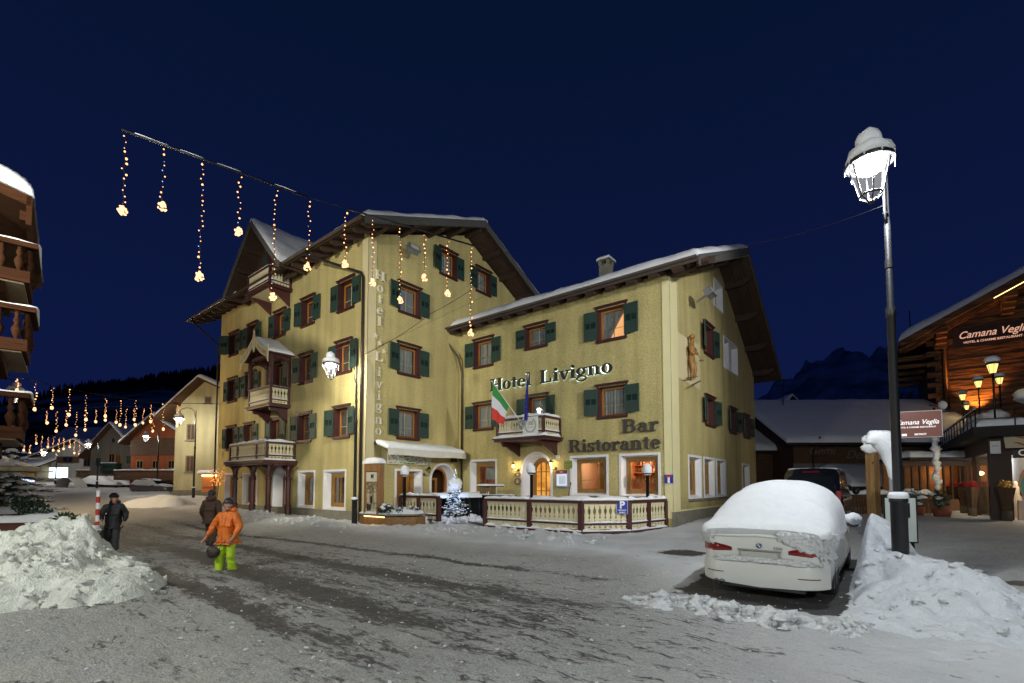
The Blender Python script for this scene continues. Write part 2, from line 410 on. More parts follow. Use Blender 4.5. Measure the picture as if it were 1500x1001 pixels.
def wall(face, s0, s1, z0, prof, holes, m, parent, name='wall', extra=()):
    "prof = [(s, ztop)...]; holes = [(s0, s1, z0, z1)]; rough-cast sheet with real openings"
    def top(s):
        for (a, za), (b, zb) in zip(prof, prof[1:]):
            if a <= s <= b: return za+(zb-za)*(s-a)/(b-a)
        return prof[-1][1]
    xs = sorted({s0, s1, *[p[0] for p in prof if s0 <= p[0] <= s1], *[h[0] for h in holes], *[h[1] for h in holes]})
    mb = MB()
    for a, b in zip(xs, xs[1:]):
        zs = sorted({z0, 30, *[v for h in holes if h[0] < (a+b)/2 < h[1] for v in h[2:4]]})
        for c, d in zip(zs, zs[1:]):
            if any(h[0] < (a+b)/2 < h[1] and h[2] < (c+d)/2 < h[3] for h in holes): continue
            poly = clip_top([(a, c), (b, c), (b, d), (a, d)], top)
            if len(poly) < 3: continue
            mb.add([fpt(face, s, z) for s, z in poly], [tuple(range(len(poly)))])
    for e_ in extra: e_(mb)
    return mb.build(name, m, parent, fix=False)
def arch_fill(face, cx, r, zs, ztop):
    "plaster between the square opening and the arch"
    def f(mb):
        for sg in (-1, 1):
            P = [(cx+sg*r*cos(radians(t)), zs+r*sin(radians(t))) for t in range(0, 91, 9)]
            poly = P+[(cx, ztop), (cx+sg*r, ztop)]
            mb.add([fpt(face, s, z) for s, z in poly], [tuple(range(len(poly)))])
    return f

# ---------------- windows (canonical: x to the right, -y outwards, origin bottom centre of the opening)
def make_shutter(wd, ht, name='shutter'):
    mb = MB(); t = .045; st = .075
    mb.box(0, 0, 0, st, t, ht); mb.box(wd-st, 0, 0, wd, t, ht)
    for a, b in ((0, .08), (ht*.36, ht*.36+.06), (ht*.63, ht*.63+.06), (ht-.08, ht)): mb.box(st, 0, a, wd-st, t, b)
    mb.box(st, .016, .08, wd-st, .032, ht*.36); mb.box(st, .016, ht*.63+.06, wd-st, .032, ht-.08)
    mb.box(st+.05, .006, .13, wd-st-.05, .016, ht*.36-.05); mb.box(st+.05, .006, ht*.63+.11, wd-st-.05, .016, ht-.13)
    n = 7; z0 = ht*.36+.06; dz = (ht*.63-z0)/n
    for i in range(n):
        z = z0+dz*i
        mb.add([(st, .004, z), (wd-st, .004, z), (wd-st, .040, z+dz*1.1), (st, .040, z+dz*1.1)], [(0, 1, 2, 3)])
    mb.box(st, .041, z0, wd-st, .044, ht*.63)
    mb.box(wd*.5-.02, .002, z0, wd*.5+.02, .03, ht*.63)
    mb.box(wd*.35, .01, -.035, wd*.42, .03, 0, 1); mb.box(wd*.35, -.03, -.05, wd*.38, .0, -.01, 1)
    return mb
def curtain_mb(w_, h_, y, gap=None, seed=0):
    mb = MB(); n = 60
    def f(a, b):
        x_ = -w_/2+w_*a; k = 1.0
        if gap: # gathered to one side towards the bottom
            x_ = w_/2-(w_*(1-a))*(1-gap*(1-b)**.8) if gap > 0 else -w_/2+w_*a*(1+gap*(1-b)**.8)
        return (x_, y+.025*sin(a*n*.9+seed)+.012*sin(a*37+seed*2), h_*b)
    return mb.grid(f, 90, 6)
def shutter_window(face, s, z, w_=1.2, h_=1.42, sh=.62, lit=None, openl=0, openr=0, sill=True, key=None, cols=2, curtain=True, depth=.26, seed=0, curtain_mat=None):
    mb = MB(); a = w_/2; o_ = .07
    # lining of the deep reveal
    for x0, x1 in ((-a-.03, -a), (a, a+.03)): mb.box(x0, -.02, -.03, x1, depth+.08, h_+.03)
    mb.box(-a, -.02, h_, a, depth+.08, h_+.03); mb.box(-a, -.02, -.03, a, depth+.08, 0)
    # flat casing, cornice and sill
    mb.box(-a-.10, -.045, -.05, -a-.031, -.001, h_+.06); mb.box(a+.031, -.045, -.05, a+.10, -.001, h_+.06)
    mb.box(-a-.14, -.09, h_+.061, a+.14, -.001, h_+.12); mb.box(-a-.17, -.13, h_+.121, a+.17, -.001, h_+.155)
    mb.box(-a-.12, -.10, -.11, a+.12, -.001, -.051); mb.box(-a-.09, -.06, -.155, a+.09, -.001, -.111)
    o = mb.build('window', M['wine'], hotel); place(o, face, s, z)
    fr = MB(); f = .085; y0, y1 = depth, depth+.06
    fr.box(-a, y0, 0, -a+f, y1, h_); fr.box(a-f, y0, 0, a, y1, h_); fr.box(-a+f, y0, h_-f, a-f, y1, h_); fr.box(-a+f, y0, 0, a-f, y1, f)
    fo = fr.build('frame', M['orange'], o)
    fb = MB()
    fb.box(-.014, y0+.012, f, .014, y0+.03, h_-f); fb.box(-a+f, y0+.015, h_*.36, a-f, y0+.027, h_*.36+.016)
    fb.build('glazing_bar', M['cream'] if lit is None else M['honey'], o)
    pn = MB(); pn.add([(-a+f, y0+.035, f), (a-f, y0+.035, f), (a-f, y0+.035, h_-f), (-a+f, y0+.035, h_-f)], [(0, 1, 2, 3)])
    pn.build('pane', M['glass'], o)
    if curtain:
        c = curtain_mb(w_-.1, h_-.04, y0+.12, gap=(lit if isinstance(lit, float) else None), seed=seed).build('curtain', curtain_mat or M['curtain'], o)
        c.location = (0, 0, .02)
    if sh:
        for sg, op in ((-1, openl), (1, openr)):
            sm = make_shutter(sh, h_-.06).build('shutter', [M['green'], M['black']], o)
            # hinge at the opening edge, folded back on the wall; op = degrees away from the wall
            if sg > 0:
                sm.location = (a+.02, -.11, .03); sm.rotation_euler = (0, 0, radians(-op)); 
            else:
                sm.location = (-a-.02, -.11, .03); sm.scale = (-1, 1, 1); sm.rotation_euler = (0, 0, radians(op))
    return o
M['curtain_darkroom'] = mat('dark_room_curtain', (.10, .09, .075), .9, var=.3, vscale=4, stretch=(6, 6, .3))  # darkened curtain copy, imitates unlit rooms behind the street side panes
holesA, holesB, holesC, holesD = [], [], [], []
HO = dict(A=holesA, B=holesB, C=holesC, D=holesD)
def sw(face, s, z, w_=1.2, h_=1.42, **k):
    if face == 'A': k['curtain_mat'] = M['curtain_darkroom']
    HO[face].append((s-w_/2, s+w_/2, z, z+h_)); return shutter_window(face, s, z, w_, h_, **k)
# street side A : three upper rows
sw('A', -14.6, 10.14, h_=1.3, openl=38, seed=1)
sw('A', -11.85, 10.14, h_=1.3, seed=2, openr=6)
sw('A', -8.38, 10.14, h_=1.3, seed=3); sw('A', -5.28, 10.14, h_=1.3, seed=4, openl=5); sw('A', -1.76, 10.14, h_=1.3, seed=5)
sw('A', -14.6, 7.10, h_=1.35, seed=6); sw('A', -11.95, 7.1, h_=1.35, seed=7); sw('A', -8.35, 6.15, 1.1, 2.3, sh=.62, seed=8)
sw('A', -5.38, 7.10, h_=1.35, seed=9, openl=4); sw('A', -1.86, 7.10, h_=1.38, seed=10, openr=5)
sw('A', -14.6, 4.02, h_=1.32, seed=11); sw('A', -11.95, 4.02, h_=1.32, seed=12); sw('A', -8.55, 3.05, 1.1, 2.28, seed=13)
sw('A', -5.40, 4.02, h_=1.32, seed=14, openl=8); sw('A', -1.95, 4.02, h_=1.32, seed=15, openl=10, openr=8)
# courtyard side B
sw('B', 2.37, 10.17, h_=1.3, seed=16, openl=7); sw('B', 2.37, 7.15, h_=1.33, seed=17, openl=9); sw('B', 2.37, 4.02, h_=1.3, seed=18, openl=6)
sw('B', 4.98, 12.98, 1.1, 1.25, sh=.56, seed=19, openl=10); sw('B', 7.78, 12.95, 1.1, 1.25, sh=.56, seed=20)
# wing front C
sw('C', 1.78, 7.98, 1.2, 1.32, seed=21, lit=-.32, openl=4, openr=3); sw('C', 5.18, 8.38, 1.15, .95, sh=.58, seed=22)
M['curtain_lit'] = mat('curtain_lit', (.75, .50, .30), .9, emit=(1, .50, .20), estr=.75)
sw('C', 9.15, 8.0, 1.22, 1.32, sh=.64, seed=23, lit=-.75, openl=4, openr=5)
sw('C', 1.78, 4.66, 1.2, 1.24, seed=24, openr=4); sw('C', 5.25, 3.95, 1.05, 1.95, sh=.58, seed=25, openr=12, openl=8)
sw('C', 9.15, 4.68, 1.22, 1.22, sh=.64, seed=26, openl=7, openr=4)
# gable side D
sw('D', 10.85, 7.95, 1.3, 1.3, sh=.66, seed=27, openl=14, openr=6)
sw('D', 10.85, 4.58, 1.3, 1.2, sh=.66, seed=28, openl=10, openr=10); sw('D', 14.95, 4.58, 1.2, 1.15, sh=.6, seed=29, openl=10, openr=12)
sw('D', 17.95, 4.55, 1.2, 1.15, sh=.6, seed=30, openl=12, openr=10)
# half-drawn warm drape behind the top window by the corner
dr = [c for c in kids(hotel) if abs(c.location.x-9.15) < .01 and c.location.z > 7][0]
mbd = MB(); mbd.grid(lambda a, b: (.55-(.95*(1-b)**.9*0+.80*(1-b)+.12)*(1-a)*1.0, .44+.02*sin(a*50), 1.3*b), 60, 8)
mbd.build('drape', M['curtain_lit'], dr)

def splay_window(face, s, z, W, H, iw, ih, lit=None, shift=0, depth=.38, band=.10, sill=False, frame='honey', bars=0):
    "white plaster surround with a splayed reveal around a wooden window set deep in the wall"
    HO[face].append((s-W/2+band, s+W/2-band, z+.04, z+H-band))
    a, b = W/2, iw/2; mb = MB(); z0, z1 = .0, H; i0, i1 = (H-ih)*.42, (H-ih)*.42+ih
    def band_(x0, zz0, x1, zz1): mb.box(x0, -.03, zz0, x1, .002, zz1)
    band_(-a, 0, -a+band, H); band_(a-band, 0, a, H); band_(-a+band, H-band, a-band, H); band_(-a+band, 0, a-band, .04)
    O = [(-a+band, .04), (a-band, .04), (a-band, H-band), (-a+band, H-band)]; I = [(shift-b, i0), (shift+b, i0), (shift+b, i1), (shift-b, i1)]
    for k in range(4):
        k2 = (k+1) % 4
        mb.add([(O[k][0], 0, O[k][1]), (O[k2][0], 0, O[k2][1]), (I[k2][0], depth, I[k2][1]), (I[k][0], depth, I[k][1])], [(0, 1, 2, 3)])
    o = mb.build('window', M['white'], hotel, fix=False); place(o, face, s, z)
    fr = MB(); f = .10; x0, x1 = shift-b, shift+b; y0 = depth-.03; y1 = depth+.06
    for (p, q, r_, t_) in ((x0, i0, x0+f, i1), (x1-f, i0, x1, i1), (x0+f, i1-f, x1-f, i1), (x0+f, i0, x1-f, i0+f)): fr.box(p, y0, q, r_, y1, t_)
    f2 = f+.09
    for (p, q, r_, t_) in ((x0+f, i0+f, x0+f2, i1-f), (x1-f2, i0+f, x1-f, i1-f), (x0+f2, i1-f2, x1-f2, i1-f), (x0+f2, i0+f, x1-f2, i0+f2)): fr.box(p, y0+.04, q, r_, y1+.03, t_)
    for k in range(bars): xx = x0+f2+(x1-x0-2*f2)*(k+1)/(bars+1); fr.box(xx-.03, y0+.05, i0+f2, xx+.03, y1+.02, i1-f2)
    fr.build('frame', M[frame], o)
    gb = MB(); gb.box(x0+f2, depth+.05, i0+(i1-i0)*.36, x1-f2, depth+.062, i0+(i1-i0)*.36+.018); gb.build('glazing_bar', M['honey'], o)
    MB().add([(x0+f2, depth+.07, i0+f2), (x1-f2, depth+.07, i0+f2), (x1-f2, depth+.07, i1-f2), (x0+f2, depth+.07, i1-f2)], [(0, 1, 2, 3)]).build('pane', M['glass'], o)
    if sill:
        sl = MB(); sl.box(-a-.03, -.09, -.09, a+.03, 0, -.002); so = sl.build('sill', M['stone'], o)
        ss = MB(); snow_strip(ss, [(-a, -.05, .0), (a, -.05, .0)], .10, .05, seed=s); ss.build('snow_cover', M['snow'], o)
    return o
def room(parent, x0, x1, z0, z1, y0, y1, m, name='interior', back=None):
    mb = MB()
    V = [(x0,y0,z0),(x1,y0,z0),(x1,y1,z0),(x0,y1,z0),(x0,y0,z1),(x1,y0,z1),(x1,y1,z1),(x0,y1,z1)]
    mb.add(V, [(0,1,2,3),(4,7,6,5),(1,2,6,5),(0,4,7,3)]); mb.add(V, [(2,3,7,6)], 1 if back else 0)
    return mb.build(name, [m, back or m], parent, fix=False)
M['peach'] = mat('peach_wall', (.62, .40, .26), .9)
M['redroom'] = mat('red_brown_wall', (.60, .24, .11), .8, var=.3, vscale=4)
M['bottle'] = mat('bottles', (.10, .05, .03), .2, var=.8, vscale=9)
# C ground floor
wC1 = splay_window('C', 1.78, 1.24, 1.88, 1.78, 1.46, 1.5, depth=.3, sill=True)
wC2 = splay_window('C', 8.0, 1.24, 1.92, 1.77, 1.50, 1.5, depth=.3, sill=True)
wC3 = splay_window('C', 10.34, 1.24, 1.78, 1.77, 1.40, 1.5, depth=.3, sill=True)
room(wC2, -.95, 1.3, -.3, 1.75, .5, 2.6, M['peach'])
mb = MB(); curt = MB()
def cf(a, b): return (.12+.55*a, .75+.03*sin(a*40), .15+1.4*b)
curt.grid(cf, 40, 2); curt.build('curtain', mat('amber_curtain', (.55, .30, .06), .9, var=.4, vscale=5, stretch=(5, 5, .3)), wC2)
rb = room(wC3, -1.0, 1.25, -.3, 1.75, .5, 1.95, M['redroom'])
mb = MB()
for k in range(5):
    z = .35+.32*k; mb.box(-.98, 1.6, z, 1.2, 1.93, z+.03)
    for j in range(13):
        if R.random() < .85: mb.lathe([(0, 0), (.035, 0), (.035, .14), (.012, .2), (.012, .25), (0, .25)], (-.85+.15*j, 1.76, z+.03), 6, R.choice([1, 1, 2, 3]))
mb.box(-.98, 1.0, -.3, 1.2, 1.3, .55); mb.box(-.99, .95, .55, 1.22, 1.33, .6)
for j in range(9): mb.lathe([(.05, 0), (.03, .1), (.04, .16)], (-.8+.22*j, 1.15, .6), 7, R.choice([1, 2, 3]))
mb.build('bar_shelves', [M['redroom'], M['bottle'], mat('bottle_green', (.05, .12, .04), .15), mat('bottle_clear', (.7, .6, .5), .15)], rb)
room(wC1, -.9, 1.2, -.3, 1.75, .5, 2.2, M['redroom'])
for w0, dx, dy, dz, pw, cl in ((wC1, .3, 1.5, 1.4, 5, (1, .6, .3)), (wC2, -.2, 1.3, 1.3, 30, (1, .72, .45)), (wC3, .1, .8, 1.5, 75, (1, .62, .32))): hotel_lights.append((w0, dx, dy, dz, pw, cl))
cm = MB(); cm.grid(lambda a, b: (-.35+.75*a, .62+.02*sin(a*50), .75+.8*b), 50, 2); cm.build('curtain', M['curtain'], wC1)
# A and B ground floor
wA1 = splay_window('A', -2.48, .50, 1.98, 1.94, 1.50, 1.60, depth=.30, frame='honey', bars=1)
wA2 = splay_window('A', -5.13, .52, 1.72, 1.92, 1.24, 1.58, depth=.30)
wA3 = splay_window('A', -11.7, .50, 2.02, 1.92, 1.6, 1.6, depth=.28)
wA4 = splay_window('A', -14.42, .50, 2.02, 1.95, 1.6, 1.6, depth=.28)
for wn, x_ in ((wA3, .0), (wA4, .0)):
    room(wn, -.8, 1.3, .0, 1.8, .55, 1.8, M['peach'])
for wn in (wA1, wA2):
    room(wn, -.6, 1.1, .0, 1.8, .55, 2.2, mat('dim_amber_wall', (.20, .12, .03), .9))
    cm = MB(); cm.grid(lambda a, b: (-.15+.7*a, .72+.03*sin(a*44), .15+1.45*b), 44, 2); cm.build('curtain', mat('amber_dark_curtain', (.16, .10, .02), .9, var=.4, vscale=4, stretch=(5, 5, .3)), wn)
wB1 = splay_window('B', 2.45, .62, 1.68, 1.85, 1.25, 1.62, shift=-.04, depth=.34, bars=1)
room(wB1, -.8, .8, .0, 1.8, .45, 2.0, mat('amber_wall', (.45, .28, .06), .9))
hotel_lights += [(wB1, 0, 1.2, 1.4, 9, (1, .6, .2)), (wA1, .2, 1.6, 1.3, 5, (1, .7, .3)), (wA2, .2, 1.6, 1.3, 5, (1, .7, .3)), (wA3, .2, 1.2, 1.0, 12, (1, .6, .4)), (wA4, .2, 1.2, 1.0, 12, (1, .55, .35))]
for w0, dx, dy, dz, pw, cl in hotel_lights:
    q = Matrix.Rotation(w0.rotation_euler.z, 3, 'Z') @ Vector((dx, dy, dz))+w0.location; lamp('room_light', l2w(*q), pw, cl, .12)
# D ground floor windows and plain white ones above
for s_, z_, W_, H_, iw_, ih_ in ((8.55, 1.12, 1.75, 1.87, 1.35, 1.5), (10.58, 1.12, 1.68, 1.87, 1.3, 1.5), (12.55, 1.12, 1.7, 1.87, 1.3, 1.5), (17.6, 1.12, 1.7, 1.8, 1.3, 1.45)):
    splay_window('D', s_, z_, W_, H_, iw_, ih_, depth=.24, sill=True)
splay_window('D', 12.72, 10.62, 1.6, 1.45, 1.1, 1.1, depth=.3)
wdd = splay_window('D', 14.9, 7.80, 2.85, 1.7, 2.35, 1.4, depth=.3)
mb = MB(); mb.box(-.22, .05, .12, .22, .44, 1.6); mb.build('mullion', M['white'], wdd)

# ---------------- arched doors
def arch_door(face, s, z0, r_out, r_in, zs, shift, depth, lit, door=True, dz=0):
    HO[face].append((s-r_out+.12, s+r_out-.12, z0-.2, zs+r_out-.12))
    mb = MB(); n = 20
    def arc(r, cx, y, zc=zs): return [(cx-r, y, z0-.1)]+[(cx-r*cos(pi*i/n), y, zc+r*sin(pi*i/n)) for i in range(n+1)]+[(cx+r, y, z0-.1)]
    A_, B_, C_ = arc(r_out, 0, -.03), arc(r_out-.12, 0, -.03), arc(r_in, shift, depth, zs)
    D_ = arc(r_out, 0, .0)
    k = len(A_)
    for P, Q in ((A_, B_), (B_, C_), (D_, A_)):
        for i in range(k-1): mb.add([P[i], P[i+1], Q[i+1], Q[i]], [(0, 1, 2, 3)])
    o = mb.build('entrance_door', M['white'], hotel, fix=False); o.location = fpt(face, s, 0); o.rotation_euler = (0, 0, 0 if face in 'AC' else pi/2)
    fr = MB(); fn = lambda a, b, t: (a, t, b)
    def ring(ro, ri, y0, y1):
        P = [(shift-ro, z0-.1)]+[(shift-ro*cos(pi*i/n), zs+ro*sin(pi*i/n)) for i in range(n+1)]+[(shift+ro, z0-.1)]
        Q = [(shift-ri, z0-.1)]+[(shift-ri*cos(pi*i/n), zs+ri*sin(pi*i/n)) for i in range(n+1)]+[(shift+ri, z0-.1)]
        for i in range(len(P)-1): fr.prism([P[i], P[i+1], Q[i+1], Q[i]], fn, y0, y1)
    ring(r_in+.02, r_in-.10, depth-.05, depth+.08)
    if door:
        ring(r_in-.10, r_in-.19, depth-.01, depth+.06)
        ri = r_in-.19; zk = z0+.62
        for xx in (-ri/3, ri/3): fr.box(shift+xx-.022, depth, zk, shift+xx+.022, depth+.04, zs+sqrt(max(0, ri*ri-xx*xx)))
        for zz in (zk+.55, zs-.02): fr.box(shift-ri, depth+.002, zz-.02, shift+ri, depth+.038, zz+.02)
        fr.box(shift-ri, depth, z0-.1, shift+ri, depth+.05, zk)
        for q in range(3):
            xx = shift-ri+ri*2*(q+.5)/3
            fr.prism([(xx-.13, z0+.30), (xx, z0+.18), (xx+.13, z0+.30), (xx+.13, z0+.4), (xx, z0+.52), (xx-.13, z0+.4)], fn, depth-.02, depth)
        fr.build('door_leaf', M['honey'], o)
        MB().add([(shift-ri, depth+.045, zk)]+[(shift-ri*cos(pi*i/n), depth+.045, zs+ri*sin(pi*i/n)) for i in range(n+1)]+[(shift+ri, depth+.045, zk)], [tuple(range(n+3))]).build('pane', M['doorglass'], o)
        hd = MB(); hd.tube([(shift+ri+.03, depth-.01, z0+.95), (shift+ri+.03, depth-.07, z0+.95), (shift+ri-.06, depth-.07, z0+.95)], .012); hd.build('handle', M['pipe'], o)
    else:
        fr.build('frame', M['orange'], o)
        room(o, shift-r_in, shift+r_in, z0-.1, zs+r_in, depth+.08, depth+2.2, mat('dim_brown_wall', (.18, .08, .03), .8))
        dd = MB(); dd.box(shift-r_in+.1, depth+.3, z0, shift-r_in+.28, depth+.36, zs+.1); dd.box(shift-r_in+.28, depth+.3, zs, shift+.15, depth+.36, zs+.12); dd.box(shift+.15, depth+.3, z0, shift+.3, depth+.36, zs+.12)
        dd.build('inner_frame', M['orange'], o)
    return o
m, n_, l_, b_ = nodes('door_glass_lit')
b_.inputs['Base Color'].default_value = (.5, .22, .03, 1); b_.inputs['Roughness'].default_value = .15
tcx = n_.new('ShaderNodeTexCoord'); nx = n_.new('ShaderNodeTexNoise'); nx.inputs['Scale'].default_value = 3.5; l_.new(tcx.outputs['Object'], nx.inputs['Vector'])
crx = n_.new('ShaderNodeValToRGB'); crx.color_ramp.elements[0].position = .3; crx.color_ramp.elements[0].color = (.35, .10, .008, 1); crx.color_ramp.elements[1].position = .75; crx.color_ramp.elements[1].color = (1, .48, .09, 1)
l_.new(nx.outputs['Fac'], crx.inputs[0]); l_.new(crx.outputs[0], b_.inputs['Emission Color']); b_.inputs['Emission Strength'].default_value = .75
m.cycles.emission_sampling = 'NONE'; M['doorglass'] = m
arch_door('C', 5.18, .25, .93, .62, 2.35, .14, .38, True)
arch_door('B', 4.68, .2, .90, .66, 1.95, -.12, .32, False, door=False)
# third opening under the porch : plain door
arch_door('A', -8.0, .15, .80, .52, 1.95, .2, .4, False, door=False)

# ---------------- walls
zA = lambda y: 0
wall('A', XL, 0, -.6, [(XL, 13.30), (0, 13.30)], holesA, M['wall'], hotel, extra=(arch_fill('A', -8.0, .68, 1.95, 1.95+.68),))
TSL, TFS, RY, RZ = .405, .50, 6.3, 16.02      # tall roof: slopes and ridge
def tall_top(y): return RZ-.30-(RY-y)*TSL if y < RY else RZ-.30-(y-RY)*TFS
wall('B', 0, 12.4, -.6, [(0, tall_top(0)), (RY, tall_top(RY)), (12.4, tall_top(12.4))], holesB, M['wall'], hotel, extra=(arch_fill('B', 4.68, .78, 1.95, 1.95+.78),))
CS, CF, CRY, CRZ = .425, .60, 12.75, 13.38
def wing_top(y): return CRZ-.30-(CRY-y)*CS if y < CRY else CRZ-.30-(y-CRY)*CF
wall('C', 0.0, XD, -.6, [(0, wing_top(YC)), (XD, wing_top(YC))], holesC, M['wall'], hotel, extra=(arch_fill('C', 5.18, .81, 2.35, 2.35+.81),))
wall('D', YC, YB, -.6, [(YC, wing_top(YC)), (CRY, wing_top(CRY)), (YB, wing_top(YB))], holesD, M['wall'], hotel)
mb = MB(); mb.add([(XL, 0, -.6), (XL, 12.4, -.6), (XL, 12.4, tall_top(12.4)), (XL, RY, tall_top(RY)), (XL, 0, 13.3)], [(0, 1, 2, 3, 4)])
mb.add([(XL, 12.4, -.6), (0, 12.4, -.6), (0, 12.4, tall_top(12.4)), (XL, 12.4, tall_top(12.4))], [(0, 1, 2, 3)])
mb.add([(0, YB, -.6), (XD, YB, -.6), (XD, YB, wing_top(YB)), (0, YB, wing_top(YB))], [(0, 1, 2, 3)]); mb.add([(0, 12.4, -.6), (0, YB, -.6), (0, YB, wing_top(YB)), (0, 12.4, wing_top(12.4))], [(0, 1, 2, 3)])
mb.build('rear_wall', M['wall'], hotel, fix=False)
# plinths
mb = MB(); mb.box(XL-.04, -.05, -.6, -.98, .02, .50); mb.box(-1.0+.02, -.05, -.6, .05, .02, .50); mb.box(.0, -.05, -.6, .05, 1.4, .50)
mb.build('plinth', M['stone'], hotel)
mb = MB(); mb.box(XD-.02, YC-.06, -.6, XD+.06, YB, .66); mb.box(XD-.03, YC-.09, .66, XD+.09, YB, .71, 1); mb.build('plinth', [M['stone'], M['smooth']], hotel)
mb = MB(); mb.box(10.98+.42, YC-.035, .4, XD+.03, YC, wing_top(YC)-.3)
mb.box(XD, YC-.035, .7, XD+.035, YC+.75, wing_top(YC)-.2); mb.build('corner_pilaster', M['smooth'], hotel)
mb = MB(); mb.add([fpt('D', *p, .004) for p in ((6.62, 7.95), (9.5, 8.05), (9.5, 6.0), (6.62, 6.1))], [(0, 1, 2, 3)]); mb.build('plaster_panel', M['smooth2'], hotel)
mb = MB(); mb.box(-.42, -.03, .5, .03, 0, 13.0); mb.box(0, -.03, .5, .03, .42, 13.0); mb.build('corner_pilaster', M['smooth2'], hotel)
# ---------------- roofs
def roof_plane(P, th, name='roof', plank=True):
    P = [Vector(p) for p in P]; mb = MB(); dn = Vector((0, 0, -th))
    V = P+[p+dn for p in P]
    mb.add(V, [(0,1,2,3),(7,6,5,4),(0,4,5,1),(1,5,6,2),(2,6,7,3),(3,7,4,0)]); return mb
XO, YO = 1.47, -1.22       # overhang edges of the tall roof
XR0 = -19.2
ze = RZ-(RY-YO)*TSL
DX, DH, DZ = -8.95, 3.45, 16.30   # dormer ridge x, half width, ridge z
mb = roof_plane([(XR0, YO, ze), (XO, YO, ze), (XO, RY, RZ), (XR0, RY, RZ)], .14)
mb.v = mb.v; yb_ = 14.2; zb_ = RZ-(yb_-RY)*TFS
for q in (roof_plane([(XR0, RY, RZ), (XO, RY, RZ), (XO, yb_, zb_), (XR0, yb_, zb_)], .14),): mb.add(q.v, q.f)
roofT = mb.build('roof', M['roofwood'], hotel)
mb = MB()
# snow: split either side of the dormer so its valley stays open
snow_slab(mb, [(XR0-.05, YO+.1, ze), (DX-DH+.55, YO+.1, ze), (DX-DH+.55, RY, RZ), (XR0-.05, RY, RZ)], .42, 30, 14, .5, .10, 1)
snow_slab(mb, [(DX+DH-.55, YO+.08, ze), (XO+.05, YO+.08, ze), (XO+.05, RY+.2, RZ), (DX+DH-.55, RY+.2, RZ)], .42, 40, 14, .5, .10, 2)
snow_slab(mb, [(XR0, RY-.2, RZ), (XO+.05, RY-.2, RZ), (XO+.05, yb_, zb_), (XR0, yb_, zb_)], .40, 40, 14, .5, .10, 3)
mb.build('snow_cover', M['roofsnow'], roofT)
# fascias, verge boards with saw-tooth edge, rafters and purlins
def verge(mb, P, Q, hgt, teeth=True, th=.05, nrm=(1, 0, 0)):
    P, Q, N = Vector(P), Vector(Q), Vector(nrm)*th
    mb.add([P, Q, Q-Vector((0,0,hgt)), P-Vector((0,0,hgt)), P+N, Q+N, Q+N-Vector((0,0,hgt)), P+N-Vector((0,0,hgt))], [(0,1,2,3),(7,6,5,4),(0,4,5,1),(1,5,6,2),(2,6,7,3),(3,7,4,0)])
    if teeth:
        n = int((Q-P).length/.12)
        for i in range(n):
            a, b = P.lerp(Q, i/n)-Vector((0,0,hgt)), P.lerp(Q, (i+1)/n)-Vector((0,0,hgt)); c_ = (a+b)/2-Vector((0,0,.07))
            mb.add([a+N*.3, b+N*.3, c_+N*.3, a+N*.7, b+N*.7, c_+N*.7], [(0,1,2),(3,5,4),(0,3,4,1),(1,4,5,2),(2,5,3,0)])
M['verge'] = mat('weathered_board', (.085, .085, .078), .8, var=.2, bump=.3, bscale=20, stretch=(1, 1, 6))
mb = MB(); verge(mb, (XO+.002, YO, ze+.04), (XO+.002, RY, RZ+.04), .34); verge(mb, (XO+.002, RY, RZ+.04), (XO+.002, yb_, zb_+.04), .34)
mb.build('verge_board', M['verge'], roofT)
def beam_end(parent, x0, x1, y, ztop, wd=.2, ht=.3, axis='x', mt=None):
    "beam with a stepped, carved nose at x1"
    poly = [(x0, ztop), (x1, ztop), (x1, ztop-ht*.45), (x1-(x1-x0)*.12, ztop-ht*.62), (x1-(x1-x0)*.18, ztop-ht*.85), (x1-(x1-x0)*.34, ztop-ht), (x0, ztop-ht)]
    mb = MB()
    fn = (lambda a, b, t: (a, y+t, b)) if axis == 'x' else (lambda a, b, t: (y+t, a, b))
    mb.prism(poly, fn, -wd/2, wd/2); return mb.build('purlin', mt or M['roofwood'], parent)
for y in (.15, 1.75, 3.5, 4.9, RY, 7.8, 9.3, 10.9, 12.3):
    zt = (RZ-(RY-y)*TSL if y < RY else RZ-(y-RY)*TFS)-.145
    beam_end(roofT, -.1, XO-.12, y, zt)
for k, x in enumerate([-18.7, -17.9, -17.1, -16.2, -15.3, -14.4, -13.5]+[-4.9, -4.0, -3.1, -2.2, -1.3, -.45, .5, 1.2]):
    zt = ze-.15; mb = MB(); sl = TSL
    poly = [(0.3, zt+(1.52)*sl), (YO+.1, zt+.1*sl), (YO+.1, zt-.10), (YO+.35, zt-.14), (0.3, zt+1.52*sl-.2)]
    mb.prism(poly, lambda a, b, t, x=x: (x+t, a, b), -.07, .07); mb.build('rafter', M['roofwood'], roofT)
